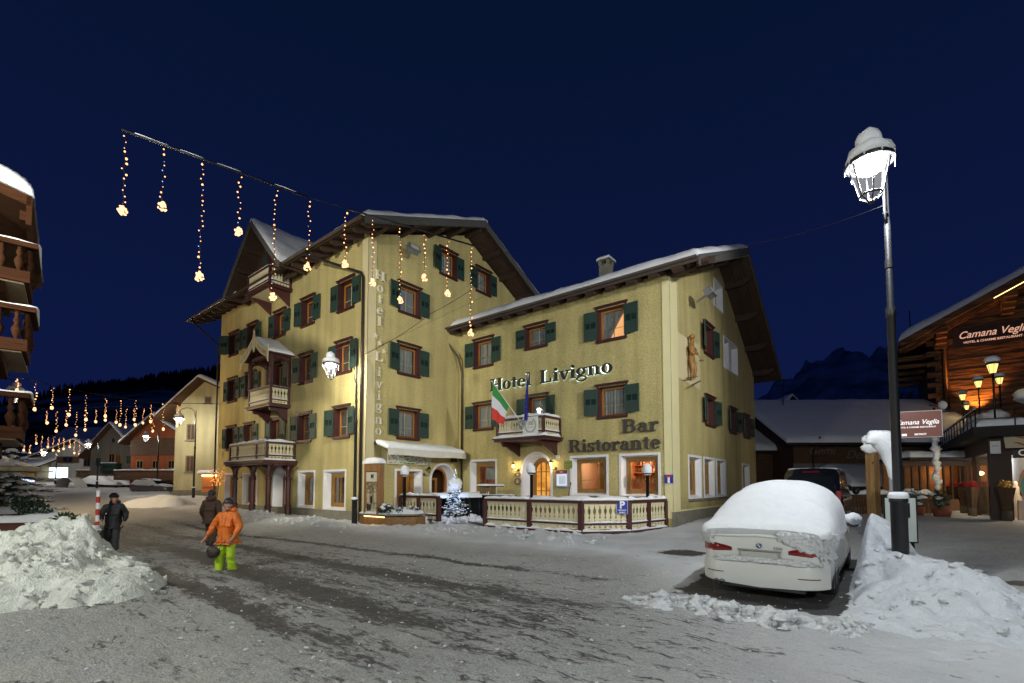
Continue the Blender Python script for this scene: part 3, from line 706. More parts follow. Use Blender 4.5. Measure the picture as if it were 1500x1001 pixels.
def gutter(parent, p, q, r_=.085, name='gutter'):
    mb = MB(); p, q = Vector(p), Vector(q); d = (q-p).normalized(); sd = d.cross(Vector((0,0,1)))
    n = 8; V = []
    for P in (p, q):
        for rr in (r_, r_-.012):
            for i in range(n+1):
                t = pi+pi*i/n; V.append(P+sd*cos(t)*rr+Vector((0,0,sin(t)*rr)))
    k = n+1; F = []
    for i in range(n): F += [(i, i+1, 2*k+i+1, 2*k+i), (k+i, 3*k+i, 3*k+i+1, k+i+1)]
    F += [(0, 2*k, 3*k, k), (n, k+n, 3*k+n, 2*k+n), tuple(range(k)), tuple(2*k+i for i in range(k))]
    mb.add(V, F); L = (q-p).length
    for i in range(int(L/1.1)):
        P = p+d*(i+.5)*1.1; mb.tube([P+sd*cos(t)*(r_+.006)+Vector((0,0,sin(t)*(r_+.006))) for t in (pi*1.02, 1.25*pi, 1.5*pi, 1.75*pi, 1.98*pi)], .010, 4)
    return mb.build(name, M['gutter'], parent)
gutter(hotel, (XR0, YO-.10, ze-.02), (DX-DH+.2, YO-.10, ze-.02), .1); gutter(hotel, (DX+DH-.2, YO-.10, ze-.02), (XO-.02, YO-.10, ze-.02), .1)
# wing roof
XW, YW = XD+1.42, YC-.92
zw = CRZ-(CRY-YW)*CS; yf_ = 21.1; zf_ = CRZ-(yf_-CRY)*CF
mb = roof_plane([(-.8, YW, zw), (XW, YW, zw), (XW, CRY, CRZ), (-.8, CRY, CRZ)], .14)
q = roof_plane([(-.02, CRY, CRZ), (XW, CRY, CRZ), (XW, yf_, zf_), (-.02, yf_, zf_)], .14); mb.add(q.v, q.f)
mb.v = [(max(v[0], .06) if v[1] > YC-.2 else v[0], v[1], v[2]) for v in mb.v]
roofW = mb.build('roof', M['roofwood'], hotel)
mb = MB(); snow_slab(mb, [(.05, YW+.06, zw), (XW+.02, YW+.06, zw), (XW+.02, CRY+.1, CRZ), (.05, CRY+.1, CRZ)], .40, 50, 16, .5, .10, 5)
snow_slab(mb, [(.05, CRY-.1, CRZ), (XW+.02, CRY-.1, CRZ), (XW+.02, yf_, zf_), (.05, yf_, zf_)], .34, 40, 14, .45, .08, 6)
mb.build('snow_cover', M['roofsnow'], roofW)
mb = MB(); verge(mb, (XW+.002, YW, zw+.04), (XW+.002, CRY, CRZ+.04), .36); verge(mb, (XW+.002, CRY, CRZ+.04), (XW+.002, yf_, zf_+.04), .30)
mb.build('verge_board', M['verge'], roofW)
for y in (YC+.12, 8.3, 10.6, CRY, 14.1, 16.1, 18.2, 20.1):
    zt = (CRZ-(CRY-y)*CS if y < CRY else CRZ-(y-CRY)*CF)-.145; beam_end(roofW, XD-.1, XW-.22, y, zt, .26, .34)
mb = MB(); mb.box(XD+.25, YC-.5, 0, XD+.40, CRY, .01)
for (ya, yb2) in ((YW+.3, CRY), (CRY, yf_-.3)):
    for xx in (XD+.45, XD+.95):
        za_ = (CRZ-(CRY-ya)*CS if ya < CRY else CRZ-(ya-CRY)*CF)-.15; zb2 = (CRZ-(CRY-yb2)*CS if yb2 <= CRY else CRZ-(yb2-CRY)*CF)-.15
        b2 = MB(); b2.bar((xx, ya, za_-.07), (xx, yb2, zb2-.07), .10, .14); b2.build('rafter', M['roofwood'], roofW)
for k in range(15):
    x = .5+.93*k-.3; mb = MB(); zt = zw-.15; sl = CS
    mb.prism([(YC+.1, zt+1.0*sl), (YW+.08, zt+.08*sl), (YW+.08, zt-.09), (YW+.3, zt-.14), (YC+.1, zt+1.0*sl-.2)], lambda a, b, t, x=x: (x+t, a, b), -.20, .20)
    mb.build('rafter', M['roofwood'], roofW)
mb = MB(); mb.box(-.85, YW-.03, zw-.2, XW, YW-.004, zw-.02); mb.build('fascia', M['gutter'], roofW)
gutter(hotel, (-.85, YW-.12, zw-.02), (XW-.02, YW-.12, zw-.02), .085)
gutter(hotel, (XW, yf_+.1, zf_-.02), (2, yf_+.1, zf_-.02), .08)
# dormer: steep cross gable with boarded face
dsl = (DZ-ze)/DH; yr = RY
mb = MB()
for sg in (-1, 1):
    q = roof_plane([(DX, YO-.25, DZ), (DX, yr, DZ), (DX+sg*DH, yr-.5, ze-.05), (DX+sg*DH, YO-.25, ze-.05)], .16); mb.add(q.v, q.f)
dormer = mb.build('dormer', M['roofwood'], hotel)
mb = MB()
for sg, sd_ in ((-1, 11), (1, 12)): snow_slab(mb, [(DX-.02*sg, YO-.30, DZ+.02), (DX-.02*sg, yr, DZ+.02), (DX+sg*(DH-.1), yr-.5, ze+.08), (DX+sg*(DH-.1), YO-.30, ze+.08)], .30, 26, 16, .35, .07, sd_)
mb.build('snow_cover', M['roofsnow'], dormer)
mb = MB()
for sg in (-1, 1): mb.bar((DX, YO-.28, DZ-.10), (DX+sg*DH, YO-.28, ze-.16), .06, .26)
mb.build('verge_board', M['verge'], dormer)
mb = MB(); zdw = 12.9
mb.add([(DX-DH+.1, -.5, ze-.3), (DX+DH-.1, -.5, ze-.3), (DX+DH-.1, -.5, ze), (DX, -.5, DZ-.25), (DX-DH+.1, -.5, ze)], [(0, 1, 2, 3, 4)])
for k in range(22):
    x = DX-DH+.3+k*.29; zt = DZ-.3-abs(x-DX)*dsl
    if zt > ze: mb.box(x-.012, -.515, ze-.2, x+.012, -.5, zt)
mb.build('boarded_face', M['roofwood'], dormer)
mb = MB(); mb.box(DX+.7, -.56, 12.62, DX+1.25, -.52, 14.8); mb.box(DX-.55, -.56, 12.62, DX+.0, -.52, 14.8); mb.build('shutter', M['green'], dormer)
mb = MB(); mb.box(DX+.0, -.53, 12.62, DX+.7, -.515, 14.75); mb.build('balcony_door', M['wine'], dormer)
mb = MB()
for xx in (DX-1.9, DX+1.9, DX-.95, DX+.95): mb.box(xx-.08, YO-.2, DZ-.45-abs(xx-DX)*dsl, xx+.08, -.4, DZ-.22-abs(xx-DX)*dsl)
mb.build('rafter', M['roofwood'], dormer)
# chimneys
def chimney(parent, x, y, z, w_=.55, h_=1.1, name='chimney'):
    mb = MB(); mb.box(x-w_/2, y-w_/2, z-1.5, x+w_/2, y+w_/2, z+h_*.55)
    for sx_ in (-1, 1):
        for sy_ in (-1, 1): mb.box(x+sx_*w_*.42-.07, y+sy_*w_*.42-.07, z+h_*.55, x+sx_*w_*.42+.07, y+sy_*w_*.42+.07, z+h_*.8)
    mb.box(x-w_*.7, y-w_*.7, z+h_*.8, x+w_*.7, y+w_*.7, z+h_*.88, 0)
    o = mb.build(name, M['stone'], parent); s_ = MB(); snow_slab(s_, [(x-w_*.72, y-w_*.72, z+h_*.88), (x+w_*.72, y-w_*.72, z+h_*.88), (x+w_*.72, y+w_*.72, z+h_*.88), (x-w_*.72, y+w_*.72, z+h_*.88)], .22, 8, 8, .25, .03, x)
    s_.build('snow_cover', M['snow'], o); return o
chimney(roofW, 6.7, 10.2, 13.0, .55, .8); chimney(roofT, -.6, 10.3, 14.7, .8, 1.2)
# snow guard and aerial
mb = MB(); mb.tube([(-2.2, 9.5, 14.0), (-2.2, 9.5, 18.4)], .02, 5); mb.tube([(-2.7, 9.5, 17.9), (-1.7, 9.5, 17.9)], .012, 4); mb.tube([(-2.6, 9.2, 17.4), (-1.8, 9.8, 17.4)], .012, 4); mb.build('aerial', M['black'], roofT)
# ---------------- downpipes
def pipe(pts, r_=.055, name='downpipe'):
    mb = MB(); mb.tube(pts, r_, 8)
    p, q = Vector(pts[-2]), Vector(pts[-1]); n = int(abs(p.z-q.z)/2)
    for i in range(n):
        z = q.z+1+i*2; mb.tube([(p.x, p.y, z-.02), (p.x, p.y, z+.02)], r_+.012, 8)
    return mb.build(name, M['pipe'], hotel)
pipe([(-3.15, YO-.1, ze-.08), (-3.15, YO-.1, ze-.3), (-.35, -.13, ze-1.55), (-.20, -.13, ze-1.8), (-.20, -.13, .05)], .065)
pipe([(XR0+1.1, YO-.1, ze-.1), (XR0+1.1, YO-.1, ze-.3), (XL-.08, -.12, ze-1.9), (XL-.08, -.12, -.2)])
pipe([(.45-.7, YW-.12, zw-.08), (-.25, YW-.12, zw-.35), (.30, YC-.35, zw-1.55), (.34, YC-.14, zw-2.3), (.34, YC-.14, .2)])
# ---------------- pierced balustrades
def boards_mb(mb, L, h_, org, xa, n, dn=Vector((0, 1, 0)), lower=False, m=0, th=.022):
    "row of sawn boards whose shaped edges leave lozenge and spade openings between them"
    org, xa = Vector(org), Vector(xa); wd = L/n
    pr = [(0, 1), (.05, 1), (.10, .80), (.14, .97), (.20, .97), (.28, .62), (.34, .90), (.40, .86), (.53, .46), (.65, .40), (.71, .58), (.76, .90), (.82, .70), (.86, .97), (1, 1)]
    if lower: pr = [(0, 1), (.2, 1), (.55, .5), (.75, .95), (1, 1)]
    for i in range(n):
        c_ = wd*(i+.5); poly = [(c_+wd*.5*k*.995, h_*t) for t, k in pr]+[(c_-wd*.5*k*.995, h_*t) for t, k in pr[::-1]]
        mb.prism(poly, lambda a, b, t: org+xa*a+Vector((0,0,b))+Vector(dn)*t, 0, th, m)
def balustrade(parent, p, q, ht=.95, bd=.16, post0=True, post1=True, lower=True, pw=.12, name_panel='panel', rail_w=.14, snow=.10, ins=True, seed=0, mats=('wine', 'cream'), posts=True):
    "straight run p-q (floor level): rails, posts, panel of pierced boards, optional snow on the rail"
    p, q = Vector(p), Vector(q); d = q-p; L = d.length; xa = d/L; dn = Vector((-xa.y, xa.x, 0))
    fr = MB(); hz = Vector((0, 0, 1))
    fr.obox(p+d/2+hz*(ht-.05), d/2, dn*rail_w/2, hz*.05)
    fr.obox(p+d/2+hz*(.23), d/2, dn*.045, hz*.035)
    if lower: fr.obox(p+d/2+hz*.015, d/2, dn*.04, hz*.025)
    f = fr.build('rail', M[mats[0]], parent)
    pb = MB(); L2 = L-2*(pw/2+.01); n = max(2, round(L2/bd))
    boards_mb(pb, L2, ht-.10-.265, p+xa*(pw/2+.01)+hz*.265-dn*.011, xa, n, dn)
    if lower: boards_mb(pb, L2, .155, p+xa*(pw/2+.01)+hz*.04-dn*.011, xa, n, dn, True)
    pb.build(name_panel, M[mats[1]], parent)
    if posts:
        for f_, P in ((post0, p), (post1, q)):
            if f_:
                b = MB(); b.obox(P+hz*(ht/2-.05), xa*pw/2, dn*pw/2, hz*(ht/2-.02)); b.build('post', M[mats[0]], parent, bevel=.008)
    if snow:
        s_ = MB(); snow_strip(s_, [p+hz*(ht), q+hz*(ht)], rail_w*1.15, snow, seed); s_.build('snow_cover', M['snow'], parent)
        s_ = MB(); snow_strip(s_, [p+hz*(.263)+xa*pw/2-dn*.03, q+hz*(.263)-xa*pw/2-dn*.03], .07, .05, seed+4); s_.build('snow_cover', M['snow'], parent)
def bracket(parent, x, yw, z, d, h_, wd=.14):
    mb = MB(); poly = [(0, 0), (-d, 0), (-d, -.12), (-d*.9, -.22), (-d*.72, -.2), (-d*.5, -.34), (-d*.22, -h_*.75), (0, -h_)]
    mb.prism(poly, lambda a, b, t: (x+t, yw+a, z+b), -wd/2, wd/2); return mb.build('bracket', M['wine'], parent)
def balcony(x0, x1, yw, d, zf, ht, slab=.16, seed=0, side_l=True, snow=.1, rails=True):
    o = empty('balcony', (0, 0, 0)); o.parent = hotel
    mb = MB(); mb.box(x0-.12, yw-d-.12, zf-slab, x1+.12, yw, zf); mb.box(x0-.18, yw-d-.18, zf-.06, x1+.18, yw-.001, zf+.004)
    mb.build('floor_slab', M['wine'], o)
    balustrade(o, (x0, yw-d, zf), (x1, yw-d, zf), ht, seed=seed, snow=snow)
    balustrade(o, (x1, yw-d, zf), (x1, yw-.05, zf), ht, post0=False, seed=seed+1, snow=snow)
    balustrade(o, (x0, yw-.05, zf), (x0, yw-d, zf), ht, post1=False, seed=seed+2, snow=snow)
    return o
# dormer balcony
b1 = balcony(-9.75, -7.17, 0, 1.17, 12.42, 1.0, seed=1, snow=0.03)
for x in (-9.55, -7.35): bracket(b1, x, 0, 12.26, 1.1, .75)
mb = MB(); mb.box(-9.6, -1.1, 12.245, -7.3, -.02, 12.255); mb.build('soffit', M['cream'], b1)
# loggia balcony with its own little roof
b2 = balcony(-9.6, -7.08, 0, 1.02, 6.0, .95, seed=5, snow=.02)
for x in (-9.35, -7.35): bracket(b2, x, 0, 5.85, .95, .8)
for x, y in ((-9.6, -1.02), (-7.08, -1.02), (-9.6, -.07), (-7.08, -.07)):
    mb = MB(); mb.box(x-.08, y-.08, 6.95, x+.08, y+.08, 8.55)
    mb.lathe([(.0, 7.0), (.13, 7.0), (.13, 7.06), (.08, 7.1)], (x, y, 0), 8); mb.lathe([(.08, 7.9), (.12, 7.95), (.12, 8.0), (.08, 8.05)], (x, y, 0), 8); mb.build('post', M['wine'], b2)
mb = MB()
for x, sg in ((-9.6, 1), (-7.08, -1)):
    for i in range(6):
        t0, t1 = i/6*pi/2, (i+1)/6*pi/2
        mb.bar((x+sg*.55*(1-cos(t0)), -1.02, 8.5-.55*(1-sin(t0))), (x+sg*.55*(1-cos(t1)), -1.02, 8.5-.55*(1-sin(t1))), .07, .09, up=(0, 1, 0))
for i in range(6):
    t0, t1 = i/6*pi/2, (i+1)/6*pi/2
    for xx in (-7.08, -9.6):
        mb.bar((xx, -1.02+.45*(1-cos(t0)), 8.5-.45*(1-sin(t0))), (xx, -1.02+.45*(1-cos(t1)), 8.5-.45*(1-sin(t1))), .07, .09, up=(1, 0, 0))
        mb.bar((xx, -.07-.45*(1-cos(t0)), 8.5-.45*(1-sin(t0))), (xx, -.07-.45*(1-cos(t1)), 8.5-.45*(1-sin(t1))), .07, .09, up=(1, 0, 0))
mb.box(-9.7, -1.12, 8.5, -6.98, -.95, 8.66); mb.box(-7.18, -1.1, 8.5, -6.99, 0, 8.66); mb.box(-9.69, -1.1, 8.5, -9.5, 0, 8.66); mb.build('arch_brace', M['wine'], b2)
LX, LP, LE = -8.34, 9.62, 8.60    # loggia roof ridge x, ridge z, eave z
mb = MB()
for sg in (-1, 1):
    q = roof_plane([(LX, -1.35, LP), (LX, 0, LP), (LX+sg*1.72, 0, LE+.05), (LX+sg*1.72, -1.35, LE+.05)], .07); mb.add(q.v, q.f)
lr = mb.build('roof', M['wine'], b2)
mb = MB()
for sg, sd_ in ((-1, 21), (1, 22)): snow_slab(mb, [(LX-.03*sg, -1.36, LP+.03), (LX-.03*sg, 0, LP+.03), (LX+sg*1.7, 0, LE+.06), (LX+sg*1.7, -1.36, LE+.06)], .16, 12, 16, .25, .03, sd_)
mb.build('snow_cover', M['roofsnow'], lr)
# wavy carved board with sunk lettering
mb = MB(); n = 40
def wave(t): # t in -1..1 : ridge to eaves, ogee
    a = abs(t); return LP+.02-(LP-LE-.1)*(a**1.25*1.05)-.14*sin(a*pi)**2*(1)
top = [(LX+1.72*t, wave(t)+.03+(.28*max(0, abs(t)-.86)/.14)) for t in [i/n*2-1 for i in range(n+1)]]
bot = [(LX+1.72*t*.985, wave(t)-.44-(.16*max(0, abs(t)-.88)/.12)) for t in [i/n*2-1 for i in range(n+1)]]
for i in range(n): mb.prism([top[i], top[i+1], bot[i+1], bot[i]], lambda a, b, t: (a, -1.42+t, b), 0, .04)
mb.prism([(LX-.16, LP), (LX+.16, LP), (LX+.06, LP+.25), (LX+.09, LP+.36), (LX, LP+.46), (LX-.09, LP+.36), (LX-.06, LP+.25)], lambda a, b, t: (a, -1.43+t, b), 0, .04)
mb.prism([(LX-.14, LP-.36), (LX+.14, LP-.36), (LX+.1, LP-.6), (LX, LP-.78), (LX-.1, LP-.6)], lambda a, b, t: (a, -1.425+t, b), 0, .05)
cb = mb.build('carved_board', M['cream'], b2)
mb = MB()
for word, t0, t1 in (('ALBERGO', -.93, -.12), ('LIVIGNO', .12, .90)):
    for i, ch in enumerate(word):
        t = t0+(t1-t0)*(i+.5)/len(word); z = wave(t)-.34; sl = (wave(t+.02)-wave(t-.02))/(.04*1.72)
        xa = Vector((1, 0, sl)).normalized(); za = Vector((0, 0, 1))
        add_text(mb, ch, .30, (LX+1.72*t, -1.423, z), xa, za, 0, .003, sx=.75)
mb.build('lettering', mat('letter_brown', (.20, .15, .07), .7), cb)
# porch balcony on columns
b3 = empty('balcony', (0, 0, 0)); b3.parent = hotel
x0, x1, d3, zf = -10.75, -6.33, 1.48, 2.98
mb = MB(); mb.box(x0-.28, -d3-.25, zf-.16, x1+.28, 0, zf-.02); mb.box(x0-.2, -d3-.18, zf-.26, x1+.2, 0, zf-.161); mb.build('floor_slab', M['wine'], b3)
balustrade(b3, (x0, -d3, zf), (-9.75, -d3, zf), .93, bd=.17, seed=31, pw=.14, snow=.13); balustrade(b3, (-9.75, -d3, zf), (-7.45, -d3, zf), .93, bd=.17, post0=False, seed=32, pw=.12, snow=.13)
balustrade(b3, (-7.45, -d3, zf), (x1, -d3, zf), .93, bd=.17, post0=False, seed=33, pw=.14, snow=.13)
balustrade(b3, (x1, -d3, zf), (x1, -.06, zf), .93, bd=.19, post0=False, seed=34, snow=.12); balustrade(b3, (x0, -.06, zf), (x0, -d3, zf), .93, post1=False, seed=35)
s_ = MB(); snow_strip(s_, [(x0-.2, -d3-.14, zf-.02), (x1+.2, -d3-.14, zf-.02), (x1+.2, -.1, zf-.02)], .26, .09, 36); s_.build('snow_cover', M['snow'], b3)
for cx_, cy_ in ((-8.15, -1.35), (-6.35, -1.35), (-10.4, -1.35), (-6.42, -.30)):
    mb = MB(); mb.lathe([(.16, -.4), (.16, .55), (.18, .58), (.18, .64), (.13, .70), (.13, 1.95), (.17, 2.0), (.17, 2.07), (.12, 2.12), (.12, 2.72)], (cx_, cy_, 0), 8, smooth=False)
    for sg in (-1, 1):
        for i in range(7):
            t0, t1 = i/7*pi/2, (i+1)/7*pi/2
            mb.bar((cx_+sg*(.08+.6*(1-cos(t0))), cy_, 2.1+.6*sin(t0)), (cx_+sg*(.08+.6*(1-cos(t1))), cy_, 2.1+.6*sin(t1)), .1, .1, up=(0, 1, 0))
    mb.build('column', M['wine'], b3)
# wing balcony over the door
b4 = balcony(3.9, 6.53, YC, 1.35, 3.86, .9, seed=41, snow=.12)
for x in (4.15, 6.3): bracket(b4, x, YC, 3.7, 1.3, .62)
s_ = MB(); snow_strip(s_, [(3.75, YC-1.45, 3.86), (6.66, YC-1.45, 3.86), (6.66, YC-.3, 3.86)], .2, .13, 44); s_.build('snow_cover', M['snow'], b4)
# ---------------- lettering on the walls
mb = MB(); L1 = slab_text(mb, 'Hotel', .62, (2.32, YC-.05, 6.50), (1, 0, 0), (0, 0, 1), .08, sx=1.06)
L2 = slab_text(mb, 'Livigno', .62, (5.45, YC-.05, 6.50), (1, 0, 0), (0, 0, 1), .08, sx=1.10)
mb.build('lettering', M['letter'], hotel)
M['halo'] = emis('halo', (.75, .95, 1), 2.6, sample=True)
mb = MB(); slab_text(mb, 'Hotel', .60, (2.34, YC-.035, 6.50), (1, 0, 0), (0, 0, 1), .012, sx=1.06); slab_text(mb, 'Livigno', .60, (5.47, YC-.035, 6.50), (1, 0, 0), (0, 0, 1), .012, sx=1.10)
mb.build('halo_light', M['halo'], hotel)
mb = MB(); slab_text(mb, 'Bar', .56, (9.62, YC-.045, 3.87), (1, 0, 0), (0, 0, 1), .07, sx=1.06); slab_text(mb, 'Ristorante', .56, (7.02, YC-.045, 3.16), (1, 0, 0), (0, 0, 1), .07, sx=.975)
mb.build('lettering', mat('letter_brown_dark', (.045, .038, .034), .55), hotel)
print('HL', L1, L2)
mb = MB()
ys = [(11.06, 'H'), (10.52, 'o'), (9.98, 't'), (9.46, 'e'), (8.9, 'l'), (7.25, 'L'), (6.55, 'i'), (6.0, 'v'), (5.45, 'i'), (4.98, 'g'), (4.35, 'n'), (3.85, 'o')]
ys = [(z+(.15), c_) for z, c_ in ys]
for z, ch in ys:
    wd = GL[ch][0]*.44/.72
    slab_text(mb, ch, .44, (0.01, .62-wd/2, z), (0, 1, 0), (0, 0, 1), .06)
for y, z in ((.42, 8.55), (.66, 8.25), (.9, 7.93)):
    P = [(y+(.15 if k % 2 == 0 else .055)*sin(pi*k/5), z+(.15 if k % 2 == 0 else .055)*cos(pi*k/5)) for k in range(10)]
    mb.prism(P, lambda a, b, t: (t, a, b), .0, .05)
mb.build('lettering', M['lettergrey'], hotel)
# ---------------- floodlights (off), skier relief, awning, camera box
def flood(face, s, z, d):
    mb = MB(); mb.box(-.30, -.14, -.16, .30, .14, .16); mb.box(-.33, -.17, -.19, .33, -.14, .19); mb.box(-.24, -.18, -.12, .24, -.171, .12, 1); mb.box(-.03, .14, -.03, .03, .6, .03)
    o = mb.build('floodlight', [mat('flood_grey', (.25, .26, .27), .4, metal=.5), mat('flood_glass', (.6, .6, .55), .15)], hotel, bevel=.01)
    o.location = fpt(face, s, z, d); o.rotation_euler = (radians(-25), 0, radians(90)); return o
f1 = flood('D', 7.9, 9.72, .95); f2 = flood('B', 1.9, 12.95, .8)
mb = MB(); mb.box(.02, 7.0, 10.75, .34, 7.3, 11.05); mb.tube([(.15, 7.15, 10.3), (.15, 7.15, 10.78)], .03); mb.build('security_camera', mat('cam_grey', (.45, .43, .34), .5), hotel)
aw = empty('awning', (0, 0, 0)); aw.parent = hotel
mb = MB(); mb.add([(.05, .45, 3.62), (.05, 5.35, 3.62), (1.0, 5.35, 3.34), (1.0, .45, 3.34), (.05, .45, 3.58), (.05, 5.35, 3.58), (1.0, 5.35, 3.30), (1.0, .45, 3.30)], [(0,1,2,3),(7,6,5,4),(0,4,5,1),(1,5,6,2),(2,6,7,3),(3,7,4,0)])
mb.grid(lambda a, b: (1.01+.02*sin(a*26)*(1-b), .45+4.9*a, 3.04+.30*b+.02*sin(a*9)*(1-b)), 60, 2)
mb.build('canopy', mat('awning_cloth', (.62, .60, .52), .85, var=.06), aw)
mb = MB(); mb.tube([(.12, .40, 3.62), (.12, 5.4, 3.62)], .09); mb.build('roller', M['gutter'], aw)
mb = MB(); snow_slab(mb, [(.0, .4, 3.68), (.0, 5.35, 3.68), (1.03, 5.3, 3.36), (1.03, .4, 3.36)], .13, 30, 8, .2, .04, 9); mb.build('snow_cover', M['snow'], aw)
# ==================================================================== GROUND
def sstep(a, b, x):
    t = max(0, min(1, (x-a)/(b-a))); return t*t*(3-2*t)
def gauss(x, s): return math.exp(-x*x/(2*s*s))
def fr(x, y, f, o=3, s=0): return noise.fractal(Vector((x*f+s, y*f, s*.37)), 1, 2, o)
def base_h(X, Y):
    lx, ly = w2l(X, Y)
    h = .02
    road = sstep(-1.8, -6, ly)
    h -= .27*road*sstep(4, -4, lx)+.12*road*sstep(-4, 4, lx)
    h -= .15*sstep(-8, -16, lx)
    h = h*(1-sstep(4, 9, X)*sstep(0, -3, ly))
    h += .22*sstep(13, 22, Y)*sstep(4, 9, X)
    d = hypot(X, Y)
    if X < 0: h += .030*max(0, min(d, 110)-24)*sstep(-2, -20, X)
    return h
def ground_h(X, Y):
    lx, ly = w2l(X, Y)
    h = base_h(X, Y)
    # churned street snow
    h += .030*fr(X, Y, 1.3, 4, 3)+.016*fr(X, Y, 6, 3, 9)
    # shovelled bank along the street wall and in front of the terrace
    bank = gauss(ly+2.2, .55)*sstep(1.8, -.5, lx)*sstep(-9.5, -5.5, lx)
    h += bank*max(0, .26+.42*noise.noise(Vector((lx*1.1, 0, 1.3)))+.10*fr(X, Y, 3, 3, 2))
    h += .10*sstep(-2.6, -1.2, ly)*sstep(2, 0, lx)*(1+fr(X, Y, 2, 2, 6))*.6+.10*gauss(ly+.4-.1*lx, .9)*sstep(.5, 2, lx)*sstep(6.5, 4.5, lx)*max(0, .6+fr(X, Y, 2.2, 4, 1))
    tb = gauss(ly-.15, .42)*sstep(5.2, 6.2, lx)*sstep(11.6, 10.6, lx); h += tb*(.17+.16*fr(X, Y, 2.6, 4, 5))
    for c_ in (-4.6, -6.2, -8.1, -9.6): h -= .028*gauss(ly-c_+.25*sin(lx*.21+c_)+.12*fr(X, Y, .5, 2, c_), .16)*sstep(16, 10, lx)
    return h
def ground_masks(X, Y):
    lx, ly = w2l(X, Y)
    wob = .8*fr(X, Y, .25, 2, 8)
    road = gauss(ly+7.6+wob, 2.1)*sstep(22, 12, lx)
    far = sstep(-6, -14, lx); road = max(road*(1-.75*far), .15*far*gauss(ly+6, 4))
    tr = 0
    for c_, wd in ((-4.6, .10), (-6.2, .16), (-8.1, .20), (-9.6, .14)):
        tr = max(tr, gauss(ly-c_+.25*sin(lx*.21+c_)+.12*fr(X, Y, .5, 2, c_), wd))
    tr *= sstep(16, 10, lx)*.9*(1-far)
    # bare patches
    gx = max(.75*gauss(X+4.6, .3)*gauss(Y-4.35, .12), .7*gauss(X+3.9, .2)*gauss(Y-4.35, .12), 1.1*gauss(X-4.3, .32)*gauss(Y-12.1, .22), 1.3*gauss(X-9.2, .5)*gauss(Y-8.4, .12))
    # slot in front of and beside the parked car (its own frame: c along the car, s across)
    cs, cc = car_frame(X, Y)
    slot = sstep(-1.35, -1.0, cs+.2*fr(X, Y, 2, 3, 4))*sstep(1.15, .95, cs+.1*fr(X, Y, 3, 3, 4))*sstep(-.45, -.15, cc+.15*fr(X, Y, 3, 3, 1))*sstep(5.4, 4.8, cc)
    dirt = max(sstep(-1.4, -3.4, ly+.6*wob)*sstep(20, 14, lx), .0)
    rim = sstep(9.2, 11, X+.25*Y)*0
    clean = sstep(1.0, 3.6, X-.1*Y)*sstep(-5.2, -3.9, ly)
    dirt = dirt*(1-clean)
    dirt = max(dirt, .75*sstep(6.2, 8.2, X-.05*Y)*sstep(30, 20, Y))
    return road, tr, max(gx, slot), dirt
CARO = Vector((3.90, 7.58, 0)); CARU = Vector((.6247, .7809, 0)); CARR = Vector((.7809, -.6247, 0))
def car_frame(X, Y):
    d = Vector((X, Y, 0))-CARO; return d.dot(CARR), d.dot(CARU)
angs = []
a = -180.0
while a < 180:
    angs.append(a); a += (.32 if -58 < a < 58 else 4)
rad = [0.6]
while rad[-1] < 700: rad.append(rad[-1]*(1.0105 if 3.4 < rad[-1] < 45 else 1.09))
V = [(0, 0, base_h(0, 0))]; roadA = [0]; trA = [0]; gxA = [0]; diA = [1]
for r_ in rad:
    for a in angs:
        X, Y = r_*sin(radians(a)), r_*cos(radians(a))
        if r_ > 60: V.append((X, Y, base_h(X, Y)-.1)); mk = (0, 0, 0, .6)
        elif abs(a) > 62: V.append((X, Y, base_h(X, Y))); mk = (0.2, 0, 0, 1)
        else: V.append((X, Y, ground_h(X, Y))); mk = ground_masks(X, Y)
        roadA.append(mk[0]); trA.append(mk[1]); gxA.append(mk[2]); diA.append(mk[3])
na = len(angs); F = [(0, 1+(i+1) % na, 1+i) for i in range(na)]
for j in range(len(rad)-1):
    o = 1+j*na
    for i in range(na): i2 = (i+1) % na; F.append((o+i, o+i2, o+na+i2, o+na+i))
me = bpy.data.meshes.new('ground'); me.from_pydata(V, [], F)
for nm, arr in (('road', roadA), ('track', trA), ('bare', gxA), ('dirt', diA)):
    at_ = me.attributes.new(nm, 'FLOAT', 'POINT'); at_.data.foreach_set('value', arr)
me.polygons.foreach_set('use_smooth', [True]*len(F)); me.update()
g = bpy.data.objects.new('ground', me); C.objects.link(g); tag(g, kind='structure')
print('ground verts', len(V))
m, n, l, b = nodes('street_snow'); me.materials.append(m)
t = n.new('ShaderNodeTexCoord')
mp = n.new('ShaderNodeMapping'); mp.inputs['Rotation'].default_value = (0, 0, -HROT); l.new(t.outputs['Object'], mp.inputs[0])
def nz(scale, detail=5, rough=.6, st=None, dist=0):
    q = n.new('ShaderNodeMapping'); q.inputs['Scale'].default_value = st or (1, 1, 1); l.new(mp.outputs[0], q.inputs[0])
    k = n.new('ShaderNodeTexNoise'); k.inputs['Scale'].default_value = scale; k.inputs['Detail'].default_value = detail; k.inputs['Roughness'].default_value = rough
    k.inputs['Distortion'].default_value = dist; l.new(q.outputs[0], k.inputs['Vector']); return k.outputs['Fac']
def attr(nm): k = n.new('ShaderNodeAttribute'); k.attribute_name = nm; return k.outputs['Fac']
def mth(op, a, b2=None, c2=None):
    k = n.new('ShaderNodeMath'); k.operation = op
    for i, v in enumerate((a, b2, c2)):
        if v is None: continue
        if isinstance(v, (int, float)): k.inputs[i].default_value = v
        else: l.new(v, k.inputs[i])
    return k.outputs[0]
